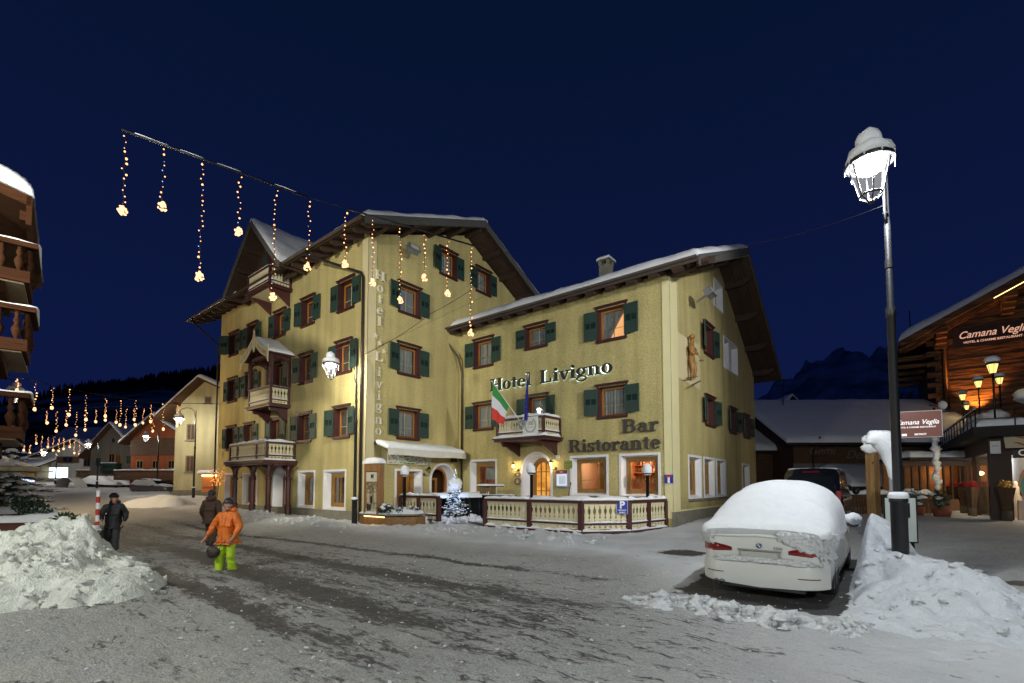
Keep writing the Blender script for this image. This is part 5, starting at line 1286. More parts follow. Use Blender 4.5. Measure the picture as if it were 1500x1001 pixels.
plate('dead_end_sign', 'C', 11.57, 1.94, .34, .38, [M['signblue'], M['signwhite'], M['signred']], 'square blue dead end sign on the smooth corner of the hotel', 'sign',
      lambda mb, y: [mb.box(-.045, y-.004, -.15, .045, y, .07), mb.box(-.12, y-.006, .07, .12, y, .14, 1), mb.box(-.165, y-.003, .17, .165, y, .185), mb.box(-.165, y-.003, -.185, .165, y, -.17)], d=.0)
o = H('parking_sign', 10.93, 3.02, .93, 'blue parking sign with a white P hung on the corner of the long fence', 'sign'); o.rotation_euler.z = HROT+radians(28)
mb = MB(); mb.box(-.20, -.03, -.24, .20, 0, .24); mb.build('plate', M['signblue'], o, bevel=.01)
mb = MB(); add_text(mb, 'P', .34, (-.0, -.033, -.03), (1,0,0), (0,0,1), ext=.002, off=.012); add_text(mb, 'RISERVATO', .055, (0, -.033, -.12), (1,0,0), (0,0,1), ext=.002, off=.002); add_text(mb, 'CLIENTI', .06, (0, -.033, -.20), (1,0,0), (0,0,1), ext=.002, off=.002)
for r_ in ((-.19, -.23, .19, -.222), (-.19, .222, .19, .23), (-.19, -.23, -.182, .23), (.182, -.23, .19, .23)): mb.box(r_[0], -.032, r_[1], r_[2], -.03, r_[3])
mb.build('lettering', M['signwhite'], o)
o = H('loudspeaker', .12, 5.28, 3.02, 'small black loudspeaker on the wall at the end of the awning', 'loudspeaker')
mb = MB(); mb.box(0, -.14, -.12, .2, .14, .12); mb.build('cabinet', M['black'], o, bevel=.02)
mb = MB(); mb.tube([(.2, .0, 0), (.215, .0, 0)], .09, 12); mb.build('grille', M['iron'], o)
# high table with carved sides, skis and broom
o = H('standing_table', 3.6, 4.35, .12, 'tall narrow table with carved board sides and snow on top, left of the door', 'table')
mb = MB(); mb.box(-.60, -.28, 1.50, .60, .28, 1.56); mb.build('table_top', M['iron'], o)
for sx_ in (-.30, .30):
    mb = MB(); pf = [(0, .20), (.3, .20), (.45, .12), (.8, .10), (1.0, .16), (1.2, .24), (1.38, .22), (1.5, .26)]
    mb.prism([(w_, z_) for z_, w_ in pf]+[(-w_, z_) for z_, w_ in pf[::-1]], lambda a, b_, t_, sx_=sx_: (sx_+a*.8, -.2+t_, b_), 0, .05); mb.build('leg', wood('carved_wood', (.28, .2, .08), .6), o)
mb = MB(); snow_slab(mb, [(-.62, -.3, 1.56), (.62, -.3, 1.56), (.62, .3, 1.56), (-.62, .3, 1.56)], .08, 10, 8, .15, .02, 2); mb.build('snow_cover', M['snow'], o)
for k, (x_, y_, ln_, lb, x2) in enumerate(((3.05, 4.3, 2.3, 'thin old ski leaning by the left side of the tall carved table', .12), (3.5, 4.0, 1.7, 'short stick leaning on the front of the tall carved table', .1), (7.0, YC-.55, 1.6, 'dark ski leaning on the wall below the menu box', .25))):
    o = H('leaning_ski', x_, y_, .12, lb, 'ski', 'skis and sticks leaning by the door')
    mb = MB(); mb.bar((0, 0, 0), (x2, .25, ln_), .05, .02); mb.bar((x2, .25, ln_), (x2+.03, .2, ln_+.1), .045, .02); mb.build('ski_body', M['boardbrown'] if k < 2 else M['black'], o)
    mb = MB(); mb.bar((x2*.4, .25*.4-.03, ln_*.4), (x2*.5, .25*.5-.03, ln_*.5), .06, .03); mb.build('binding', M['iron'], o)
# crest, flags and centenary banner on the wing balcony
o = H('crest_shield', 5.43, YC-1.47, 4.42, 'grey metal crest shield at the foot of the two flagpoles', 'shield')
mb = MB(); mb.prism([(-.16, .16), (-.08, .20), (0, .17), (.08, .20), (.16, .16), (.16, -.02), (.10, -.17), (0, -.25), (-.10, -.17), (-.16, -.02)], P2(0), 0, .05); mb.build('shield_plate', mat('zinc', (.22, .22, .24), .4, metal=.7, bump=1, bscale=25), o)
mb = MB(); mb.lathe([(0, -.03), (.05, -.02), (.06, .02), (0, .05)], (0, -.07, .02), 10); mb.bar((-.1, -.06, -.1), (.1, -.06, .12), .02, .02); mb.bar((.1, -.06, -.1), (-.1, -.06, .12), .02, .02); mb.build('ornament', mat('zinc_light', (.4, .4, .42), .35, metal=.7), o)
def pole_xyz(p): return l2w(p[0], YC-p[2], p[1])
def flagpole(b0, t0, lab):
    o = empty('flag', b0, 0, lab, 'flag', 'flags on the wing balcony'); mb = MB(); mb.tube([(0,0,0), t0-b0], .018, 8); mb.blob(t0-b0, .035, seg=8, rings=6, jit=0); mb.build('pole', mat('pole_white', (.75, .74, .7), .5), o); return o
b0, t0 = pole_xyz((5.38, 4.55, 1.50)), pole_xyz((4.15, 6.46, 2.05))
o = flagpole(b0, t0, 'Italian green, white and red flag drooping from its slanting pole')
dr = t0-b0; n_ = Vector((-.45, -.7, 0)).normalized()
mb = MB(); hA, hB = .38, .97
def ff(a, b_):
    h0 = dr*(hA+(hB-hA)*(1-a)); sw_ = AX*(-.02-.40*a)*b_+Vector((0, 0, -1))*(1.72-.92*a)*b_**(1+.1*a)
    fold = (AX*-.5+AY*-.85)*(.07*sin(b_*3+a*8)*b_)
    return h0+sw_+fold
for c_, (u0, u1) in enumerate(((0, 1/3), (1/3, 2/3), (2/3, 1))): mb.grid(lambda a, b_: ff(a, u0+(u1-u0)*b_), 14, 10, c_)
fl = mb.build('cloth', [mat('flag_green', (.03, .25, .05), .7), mat('flag_white', (.62, .62, .66), .7), mat('flag_red', (.55, .03, .015), .7)], o, fix=False)
b1_, t1_ = pole_xyz((5.62, 4.55, 1.50)), pole_xyz((6.0, 6.56, 1.75))
o = flagpole(b1_, t1_, 'dark blue flag with gold stars hanging furled along the upright pole')
d1 = t1_-b1_; mb = MB()
def fb_(a, b_):
    top_ = d1*(.93-.42*a*(1)); p_ = d1*.93*(1-b_)*1.0
    w_ = .02+.20*b_**.6
    return Vector(d1*.93)*(1-b_*.5)+Vector((0, 0, -1))*(.93*b_)+AX*(-.015-w_*a*.75+.03)+AY*(.04*sin(a*11))+AX*(.05*b_)
mb.grid(fb_, 24, 14); fo_ = mb.build('cloth', mat('flag_blue', (.012, .018, .22), .7), o, fix=False)
mb = MB()
for a, b_ in ((.3, .25), (.5, .4), (.6, .55), (.35, .7), (.7, .8)):
    c_ = fb_(a, b_)-AY*.03; mb.prism([(.022*(1 if k % 2 == 0 else .4)*sin(pi*k/5), .022*(1 if k % 2 == 0 else .4)*cos(pi*k/5)) for k in range(10)], lambda p, q, t, c_=c_: c_+AX*p+Vector((0, 0, q))-AY*t, 0, .004)
mb.build('stars', M['gold'], fo_)
o = H('centenary_banner', 5.90, YC-1.44, 4.30, 'white banner with a green wreath round the number 100 on the balcony front', 'banner')
mb = MB(); mb.box(-.42, -.02, -.43, .42, 0, .43); mb.build('cloth', mat('banner_white', (.68, .67, .64), .7), o, bevel=.004)
mb = MB(); add_text(mb, '100', .24, (0, -.024, .06), (1,0,0), (0,0,1), ext=.001, sx=.95); add_text(mb, '1913 - 2013', .07, (0, -.024, -.06), (1,0,0), (0,0,1), ext=.001)
add_text(mb, 'Livigno', .10, (.12, -.024, -.38), (1,0,0), (0,0,1), ext=.001); mb.build('lettering', mat('print_brown', (.12, .05, .04), .7), o)
mb = MB()
for k in range(44):
    t = radians(-235+290*k/43); r_ = .30; c_ = (r_*.95*cos(t), .04+r_*1.0*sin(t)); d_ = t+pi/2+(.6 if k % 2 else -.6)
    mb.prism([(c_[0], c_[1]), (c_[0]+.04*cos(d_+.5), c_[1]+.04*sin(d_+.5)), (c_[0]+.075*cos(d_), c_[1]+.075*sin(d_)), (c_[0]+.04*cos(d_-.5), c_[1]+.04*sin(d_-.5))], P2(-.021), 0, .001+.0003*(k % 3))
mb.build('wreath', mat('wreath_green', (.02, .16, .08), .6), o)
# carved wooden skier on the gable wall
def skinned(name, nodes_, edges, radii, mt, parent=None, sub=2, root=0):
    me = bpy.data.meshes.new(name); me.from_pydata(nodes_, edges, []); me.materials.append(mt)
    o = bpy.data.objects.new(name, me); C.objects.link(o); o.parent = parent
    s = o.modifiers.new('skin', 'SKIN'); s.use_smooth_shade = True; s.branch_smoothing = .6
    sv = me.skin_vertices[0].data
    for i, r_ in enumerate(radii): sv[i].radius = (r_, r_) if not hasattr(r_, '__len__') else r_; sv[i].use_root = (i == root)
    q = o.modifiers.new('sub', 'SUBSURF'); q.levels = sub; q.render_levels = sub
    return o
sk = empty('skier_carving', l2w(XD+.05, 7.85, 6.2), HROT+pi/2, 'carved wooden skier holding a pole, fixed to the gable wall', 'carving')
cw = wood('carving_wood', (.38, .19, .05), .5, dark=.5)
N = [(0,-.12,.88),(.02,-.14,1.15),(.03,-.16,1.38),(.03,-.15,1.52),(-.02,-.17,1.72),  # pelvis chest shoulders neck head
     (-.20,-.14,1.36),(-.26,-.2,1.10),(-.10,-.3,.98), (.24,-.14,1.34),(.32,-.24,1.12),(.42,-.28,1.10),
     (-.10,-.12,.80),(-.12,-.2,.45),(-.06,-.14,.12), (.12,-.12,.80),(.16,-.22,.45),(.22,-.16,.10), (-.2,-.16,.06), (.06,-.2,.04)]
E = [(0,1),(1,2),(2,3),(3,4),(2,5),(5,6),(6,7),(2,8),(8,9),(9,10),(0,11),(11,12),(12,13),(0,14),(14,15),(15,16),(13,17),(16,18)]
Rr = [.14,.13,.15,.08,.12,.08,.07,.05,.08,.07,.05,.11,.09,.07,.11,.09,.07,.05,.05]
skinned('carved_figure', N, E, Rr, cw, sk)
mb = MB(); mb.bar((-.75, -.14, -.12), (.45, -.2, .18), .08, .03); mb.bar((-.55, -.3, -.38), (.75, -.24, .02), .08, .03); mb.build('skis', mat('ski_dark', (.08, .04, .02), .6), sk)
mb = MB(); mb.tube([(.3, -.28, 1.1), (1.05, -.22, .98)], .015, 6); mb.lathe([(.09, -.02), (.11, 0), (.09, .02)], (1.05, -.22, .98), 12); mb.bar((.95, -.22, .98), (1.15, -.22, .98), .02, .02); mb.build('ski_pole', cw, sk)
mb = MB(); mb.blob((-.02, -.17, 1.80), (.13, .13, .10), seg=10, rings=7); mb.blob((.15, -.05, 1.38), (.13, .1, .26), seg=10, rings=7); mb.build('hat_and_pack', cw, sk)
# fairy lights on a bush at the far end of the street wall
o = H('fairy_light_bush', -15.55, -.45, .45, 'bare bush wound with orange fairy lights at the far end of the hotel', 'bush')
mb = MB(); rr = random.Random(5); fb2 = MB()
for k in range(18):
    t = rr.uniform(0, 2*pi); p1 = Vector((cos(t)*.15, sin(t)*.15, 1.3)); p2 = Vector((cos(t)*rr.uniform(.3, .8), sin(t)*rr.uniform(.1, .4), rr.uniform(1.6, 2.3)))
    mb.tube([(0, 0, -.4), p1, p2], [.012, .008, .004], 4)
    for j in range(5): q_ = p1.lerp(p2, j/4)+Vector((rr.uniform(-.12, .12), rr.uniform(-.12, .12), rr.uniform(-.1, .1))); fb2.blob(q_, .022, seg=5, rings=4, jit=0)
mb.build('branches', M['bark'], o); fb2.build('fairy_lights', emis('fairy_orange', (1, .33, .08), 2.5), o)
# ==================================================================== CARS
M['carwhite'] = mat('car_white', (.62, .63, .60), .25, coat=.6, spec=.5, bump=.15, bscale=120)
M['carblack'] = mat('car_black', (.010, .011, .012), .22, coat=.6)
M['tyre'] = mat('tyre', (.012, .012, .012), .9, bump=.5, bscale=60)
M['rim'] = mat('rim', (.3, .3, .31), .35, metal=.9)
M['tail'] = mat('tail_light', (.16, .008, .008), .12, coat=.8); M['tail2'] = mat('tail_light_b', (.35, .02, .015), .15, coat=.8)
M['chrome'] = mat('chrome', (.6, .6, .6), .12, metal=1); M['trim'] = mat('plastic_trim', (.02, .02, .02), .5)
M['darkglass'] = mat('dark_glass', (.012, .014, .014), .06, spec=.8)
M['crust'] = snowmat('crusted_snow', (.74, .76, .78), bscale=16, bstr=1, dist=.06, var=.12)
def loft(mb, secs, m=0, cap=True):
    "secs = list of closed rings with equal counts"
    k = len(secs[0]); V = [p for s_ in secs for p in s_]; F = []
    for i in range(len(secs)-1):
        for j in range(k): j2 = (j+1) % k; F.append((i*k+j, i*k+j2, (i+1)*k+j2, (i+1)*k+j))
    if cap: F += [tuple(range(k))[::-1], tuple((len(secs)-1)*k+j for j in range(k))]
    mb.add(V, F, m, True)
def interp(tab, u):
    for (a, va), (b, vb) in zip(tab, tab[1:]):
        if a <= u <= b: t = (u-a)/(b-a); t = t*t*(3-2*t)*.5+t*.5; return va+(vb-va)*t
    return tab[0][1] if u < tab[0][0] else tab[-1][1]
def wheel(parent, x, y, r_, side, wd=.22, nm='wheel'):
    mb = MB(); mb.lathe([(r_*.62, -wd/2), (r_*.9, -wd/2), (r_, -wd*.36), (r_, wd*.36), (r_*.9, wd/2), (r_*.62, wd/2), (r_*.62, -wd/2)], (0,0,0), 28)
    mb.v = [(v[0], v[2], v[1]) for v in mb.v]; o = mb.build(nm, M['tyre'], parent); o.location = (x, y, r_)
    mb = MB(); mb.lathe([(0, wd*.30*side), (r_*.16, wd*.32*side), (r_*.2, wd*.2*side), (r_*.6, wd*.28*side), (r_*.64, wd*.44*side)], (0,0,0), 24); mb.v = [(v[0], v[2], v[1]) for v in mb.v]
    for k in range(5): t = 2*pi*k/5; mb.bar((0, wd*.36*side, 0), (r_*.6*cos(t), wd*.36*side, r_*.6*sin(t)), .05, .03, up=(0, 1, 0))
    mb.build('rim', M['rim'], o); return o
def vehicle(name, loc, rz, label, cat, L, W, low, belt, top, ends, paint, glass, wr, wx, group=None, winu=None, sec_n=40, wmat='darkglass', boxy=0.0):
    "x forward (rear at 0), y across, z up. low/belt/top/halfwidth tables over x"
    o = empty(name, loc, rz, label, cat, group)
    mb = MB(); secs = []
    us = [L*(i/sec_n) for i in range(sec_n+1)]
    us[0] += .001; us[-1] -= .001
    for u in us:
        hw = interp(ends, u); lo = interp(low, u); be = interp(belt, u); r_ = []
        half = [(0, lo), (hw*.80, lo), (hw*.95, lo+.06), (hw*.985, lo+(be-lo)*.25), (hw, lo+(be-lo)*.55), (hw*.985, lo+(be-lo)*.8), (hw*.95, be-.015), (hw*.86, be+.01), (hw*.4, be+.035), (0, be+.04)]
        ring = half+[(-a, z) for a, z in half[-2:0:-1]]
        secs.append([(u, a, z) for a, z in ring])
    loft(mb, secs); body = mb.build('body', paint, o)
    g0, g1 = winu
    mb = MB(); secs = []
    for i in range(25):
        u = g0+(g1-g0)*i/24; hw = interp(ends, u)*.93; be = interp(belt, u)-.01; tp = max(be+.02, interp(top, u)); h_ = tp-be; tb = .82+.12*boxy
        half = [(0, be), (hw, be), (hw*(1-(1-tb)*.5), be+h_*.5), (hw*tb, be+h_*.86), (hw*(tb-.08), tp-.01), (hw*.4, tp+.015), (0, tp+.02)]
        ring = half+[(-a, z) for a, z in half[-2:0:-1]]; secs.append([(u, a, z) for a, z in ring])
    loft(mb, secs); gh = mb.build('windows', glass, o)
    for k, x_ in enumerate(wx):
        for sd in (-1, 1): wheel(o, x_, sd*(interp(ends, x_)-.12), wr, sd)
    return o
bm_low = [(0, .34), (.10, .22), (.6, .20), (4.4, .20), (4.9, .30)]
bm_belt = [(0, .84), (.06, .98), (.16, 1.045), (.9, 1.07), (3.2, .98), (3.6, .94), (4.5, .84), (4.9, .62)]
bm_top = [(.75, 1.07), (1.0, 1.15), (1.75, 1.40), (2.3, 1.46), (2.9, 1.42), (3.7, .97)]
bm_w = [(0, .74), (.05, .82), (.18, .885), (.6, .925), (2.5, .93), (4.2, .91), (4.65, .80), (4.9, .62)]
car = vehicle('parked_car', (CARO.x, CARO.y, -.06), atan2(.7809, .6247), 'white saloon car buried under thick smooth snow, seen from behind', 'car', 4.9, 1.86, bm_low, bm_belt, bm_top, bm_w, M['carwhite'], M['darkglass'], .335, (1.02, 3.98), winu=(.8, 3.7))
# wheel arches
for x_ in (1.02, 3.98):
    for sd in (-1, 1):
        mb = MB(); n = 14; P = [(x_+.40*cos(pi*i/n), .30+.40*sin(pi*i/n)) for i in range(n+1)]
        y0 = sd*(interp(bm_w, x_)*.965-.02); mb.prism(P+[(x_-.40, .18), (x_+.40, .18)], lambda a, b_, t_: (a, y0+sd*t_, b_), -.10, .035); mb.build('wheel_arch', M['trim'], car)
# rear face pieces: x = 0 plane, slightly in front of it (negative x)
def rx(y, z): # rear surface x as function of y, z (rounded corners)
    a = abs(y)/.93
    return -.012+2.6*max(0, a-.60)**2.3+.05*max(0, z-.80)
def rear_patch(mb, pts, off, n=10, m=0):
    "strip patch: pts = [(y, z_low, z_high)...]"
    V = []; F = []
    for y, z0, z1 in pts:
        for k in range(4):
            z = z0+(z1-z0)*k/3; V.append((rx(y, z)-off*(1 if k in (1, 2) else .6), y, z))
    for i in range(len(pts)-1):
        for k in range(3): F.append((i*4+k, i*4+4+k, i*4+5+k, i*4+k+1))
    k = len(pts); F2 = []
    mb.add(V, F, m, True); mb.add([(v[0]+off+.02, v[1], v[2]) for v in V], [tuple(reversed(f)) for f in F], m, True)
ys_ = [-.90+1.80*i/24 for i in range(25)]
mb = MB(); rear_patch(mb, [(y, .20+.05*abs(y), .60-.05*max(0, abs(y)-.5)) for y in ys_], .075); 
bump = mb.build('bumper', M['carwhite'], car)
mb = MB(); mb.box(-.03, -.60, .17, .12, .60, .235); mb.build('diffuser', M['trim'], bump)
mb = MB(); rear_patch(mb, [(y, .615, .985-.04*abs(y)) for y in [-.70+1.4*i/16 for i in range(17)]], .03); mb.build('boot_lid', M['carwhite'], car)
mb = MB(); rear_patch(mb, [(y, .975-.04*abs(y), 1.02-.05*abs(y)) for y in [-.70+1.4*i/16 for i in range(17)]], .055); mb.build('boot_spoiler', M['carwhite'], car)
for sd in (-1, 1):
    mb = MB(); rear_patch(mb, [(sd*(.40+.50*i/12), .70+.035*(1-i/12), .79+.09*(i/12)**.7) for i in range(13)], .05); t_ = mb.build('tail_light', M['tail'], car)
    mb = MB(); rear_patch(mb, [(sd*(.44+.44*i/12), .715+.03*(1-i/12), .745+.03*(i/12)) for i in range(13)], .062); mb.build('lens', M['tail2'], t_)
    mb = MB(); rear_patch(mb, [(sd*(.52+.28*i/8), .385, .405) for i in range(9)], .09); mb.build('reflector', M['tail'], bump)
mb = MB(); mb.box(-.052, -.30, .625, -.02, .30, .76); mb.build('plate_recess', mat('recess', (.30, .30, .29), .5), car)
mb = MB(); mb.box(-.066, -.26, .635, -.053, .26, .745); mb.build('licence_plate', mat('plate_worn', (.42, .42, .38), .5), car, bevel=.004)
mb = MB(); mb.box(-.08, -.31, .762, -.03, .31, .785); mb.build('handle', M['chrome'], car)
# roundel
em = empty('emblem', (-.058, 0, .845)); em.parent = car
mb = MB(); cirm = lambda r0, r1, a0, a1, n: [(r1*cos(radians(a0+(a1-a0)*i/n)), r1*sin(radians(a0+(a1-a0)*i/n))) for i in range(n+1)]+([(r0*cos(radians(a1-(a1-a0)*i/n)), r0*sin(radians(a1-(a1-a0)*i/n))) for i in range(n+1)] if r0 else [(0, 0)])
fe = lambda a, b_, t_: (-t_, -a, b_)
mb.prism(ell(0, 0, .042, .042, 28), fe, -.01, .004, 0); mb.prism(ell(0, 0, .038, .038, 28), fe, .004, .006, 1)
for k in range(4): mb.prism(cirm(0, .024, 90*k, 90*k+90, 8), fe, .006, .008, 2+k % 2)
V, F = text_mesh('BMW', .018, .0005, 0, 'CENTER'); mb.add([fe(v.x, v.y+.025, .0075) for v in V], F, 3)
mb.build('roundel', [M['chrome'], M['trim'], mat('roundel_blue', (.02, .10, .35), .3), mat('roundel_white', (.75, .75, .75), .3)], em)
mb = MB(); V, F = text_mesh('530d', .055, .002, .001, 'LEFT'); mb.add([(-.058-v.z, -.20-v.x*1.1, .80+v.y) for v in V], F); mb.build('lettering', M['chrome'], car)
for dy in (-.03, .06):
    mb = MB(); mb.lathe([(.036, 0), (.040, 0), (.040, .12), (.034, .12), (.034, 0)], (0,0,0), 14); mb.v = [(-.11+v[2], .58+dy+v[0], .235+v[1]) for v in mb.v]; mb.build('exhaust', M['chrome'], bump)
for sd in (-1, 1):
    mb = MB(); mb.blob((3.25, sd*1.03, 1.02), (.09, .12, .075), seg=12, rings=8, jit=0); mb.bar((3.25, sd*.86, .98), (3.25, sd*1.0, 1.0), .07, .04); mi = mb.build('mirror', M['carwhite'], car)
    mb = MB(); mb.prism(ell(0, 0, .095, .055, 14), lambda a, b_, t_: (3.165-t_, sd*1.03+a, 1.02+b_), 0, .004); mb.build('mirror_glass', M['darkglass'], mi)
    mb = MB(); mb.bar((2.05, sd*.935, .84), (2.22, sd*.94, .84), .02, .025); mb.build('handle', M['carwhite'], car)
# deep snow
def snow_on(parent, top_tab, hw_tab, skirt_tab, u0, u1, nu, nv, amp=.012, seed=0, mt='snow', pw=2.6):
    mb = MB(); rings = []
    for i in range(nu+1):
        t = i/nu; u = u0+(u1-u0)*t; tp = interp(top_tab, u); hw = interp(hw_tab, u); sk_ = interp(skirt_tab, u); row = []
        for j in range(nv+1):
            a = -1+2*j/nv; th_ = a*pi/2; cy_ = sin(th_); cz = cos(th_)
            y = hw*(abs(cy_)**(1/1.15))*(1 if cy_ > 0 else -1); z = sk_+(tp-sk_)*(max(0, cz)**(1/1.9))
            q = Vector((u, y, z)); nn = noise.fractal(q*1.3+Vector((seed, 0, 0)), 1, 2, 4)*amp*2+noise.noise(q*9)*amp*.35*(1-cz)
            row.append((u+nn*.3, y+cy_*nn, z+nn))
        rings.append(row)
    V = [p for r_ in rings for p in r_]; k = nv+1
    F = [(i*k+j, i*k+j+1, (i+1)*k+j+1, (i+1)*k+j) for i in range(nu) for j in range(nv)]
    c0 = len(V); mb.add(V, F, 0, True)
    # rear and front lips
    for ri, sg in ((0, 1), (nu, -1)):
        row = rings[ri]; lip = [(p[0]+sg*.10, p[1]*.97, max(p[2]-.16 if ri == 0 else p[2]-.1, interp(skirt_tab, p[0])-.03)) for p in row]
        mb.add(list(row)+lip, [(j, k+j, k+j+1, j+1) for j in range(k-1)], 0, True)
        mb.add(lip, [tuple(range(k))], 0)
    return mb.build('snow_cover', M[mt], parent)
snow_on(car, [(-.02, 1.10), (.06, 1.20), (.22, 1.25), (.55, 1.33), (1.05, 1.58), (1.6, 1.80), (2.2, 1.89), (2.9, 1.83), (3.5, 1.50), (3.9, 1.28), (4.5, 1.16), (4.85, .98)],
        [(-.02, .80), (.08, .90), (.3, .945), (.9, .955), (3.0, .93), (4.4, .88), (4.85, .66)], [(-.02, .985), (.3, .98), (.9, .90), (3.4, .90), (4.85, .70)], -.02, 4.86, 90, 44, seed=3)
mb = MB()
for sd in (-1, 1): mb.blob((3.22, sd*1.02, 1.13), (.16, .16, .12), seg=14, rings=9, seed=sd+4, jit=.15)
mb.build('snow_cover', M['snow'], car)
rr = random.Random(8); mb = MB()
# crust sliding over the right rear corner and along the bumper ledge
for k in range(190):
    y = -.92+rr.random()**1.5*.62; z = 1.04-rr.random()*.36*(1-(y+.92)/.8) 
    x_ = max(rx(y, z), -.05)-.035; mb.blob((x_+.012*rr.random(), y, z), (.03+.02*rr.random(), .05+.03*rr.random(), .03+.025*rr.random()), seg=7, rings=5, seed=k, jit=.5)
for k in range(130):
    y = -.80+1.42*rr.random(); z = .635+rr.uniform(-.035, .02)-.02*abs(y); mb.blob((rx(y, z)-.065, y, z), (.028, .06, .026), seg=7, rings=5, seed=k, jit=.4)
for k in range(70):
    y = rr.uniform(.70, .93); z = rr.uniform(.86, 1.06); mb.blob((rx(y, z)-.02, y, z), (.04, .05, .05), seg=7, rings=5, seed=k+3, jit=.5)
for k in range(160):
    x_ = rr.uniform(.05, 2.6); z = .95-rr.random()**1.4*.30*max(.1, 1-x_/2.8); mb.blob((x_, -interp(bm_w, x_)*.985, z), (.06, .018, .045), seg=7, rings=5, seed=k+9, jit=.5)
mb.build('snow_crust', M['crust'], car)
# van behind
vl = [(0, .45), (.1, .30), (4.9, .30), (5.1, .4)]; vb = [(0, 1.02), (.05, 1.12), (3.9, 1.10), (4.3, 1.06), (5.0, .88), (5.1, .75)]
vt = [(0, 1.12), (.06, 1.6), (.22, 2.02), (.6, 2.08), (3.0, 2.08), (3.6, 1.98), (4.5, 1.08)]; vw = [(0, .88), (.1, .95), (4.6, .95), (5.1, .78)]
van = vehicle('parked_van', (10.35, 16.6, .22), atan2(.7809, .6247), 'black van parked beyond the snow-covered white car, seen from behind', 'van', 5.1, 1.9, vl, vb, vt, vw, M['carblack'], M['carblack'], .36, (1.0, 4.1), winu=(.02, 4.5), boxy=.7)
mb = MB(); mb.grid(lambda a, b_: (.005+.13*(b_**1.5)-.02, (-.72+1.44*a)*(1-.06*b_), 1.18+.60*b_), 8, 6); mb.build('rear_window', M['darkglass'], van)
for sd in (-1, 1): mb = MB(); mb.box(-.02, sd*.80-.07, .95, .05, sd*.80+.07, 1.30); mb.build('tail_light', M['tail2'], van, bevel=.01)
mb = MB(); mb.box(-.03, -.26, .62, -.005, .26, .74); mb.build('licence_plate', M['signwhite'], van)
mb = MB(); mb.box(-.08, -.90, .42, .05, .90, .62); mb.build('bumper', M['trim'], van, bevel=.03)
mb = MB(); mb.prism(ell(0, 0, .09, .06, 16), lambda a, b_, t_: (-.035-t_, a, 1.08+b_), 0, .012); mb.build('emblem', M['chrome'], van)
mb = MB(); mb.box(.16, -.25, 1.93, .30, .25, 1.97); mb.build('brake_light', M['tail'], van)
for sd in (-1, 1): mb = MB(); mb.blob((3.9, sd*1.08, 1.25), (.10, .13, .14), seg=10, rings=7, jit=0); mb.build('mirror', M['carblack'], van)
mb = MB(); snow_slab(mb, [(.5, -.75, 2.07), (3.0, -.75, 2.07), (3.0, .75, 2.07), (.5, .75, 2.07)], .03, 12, 10, .2, .01, 3); mb.build('snow_cover', M['snow'], van)
# snowed-in hatchback far down the street
hl = [(0, .35), (.1, .22), (4, .22), (4.1, .3)]; hb = [(0, .80), (.1, .95), (3.0, .92), (3.9, .75), (4.1, .6)]; ht_ = [(.05, .95), (.35, 1.38), (.8, 1.50), (2.2, 1.50), (2.7, 1.35), (3.3, .92)]; hw_ = [(0, .78), (.2, .86), (3.7, .86), (4.1, .7)]
M['carsilver'] = mat('car_silver', (.22, .21, .19), .35, metal=.5)
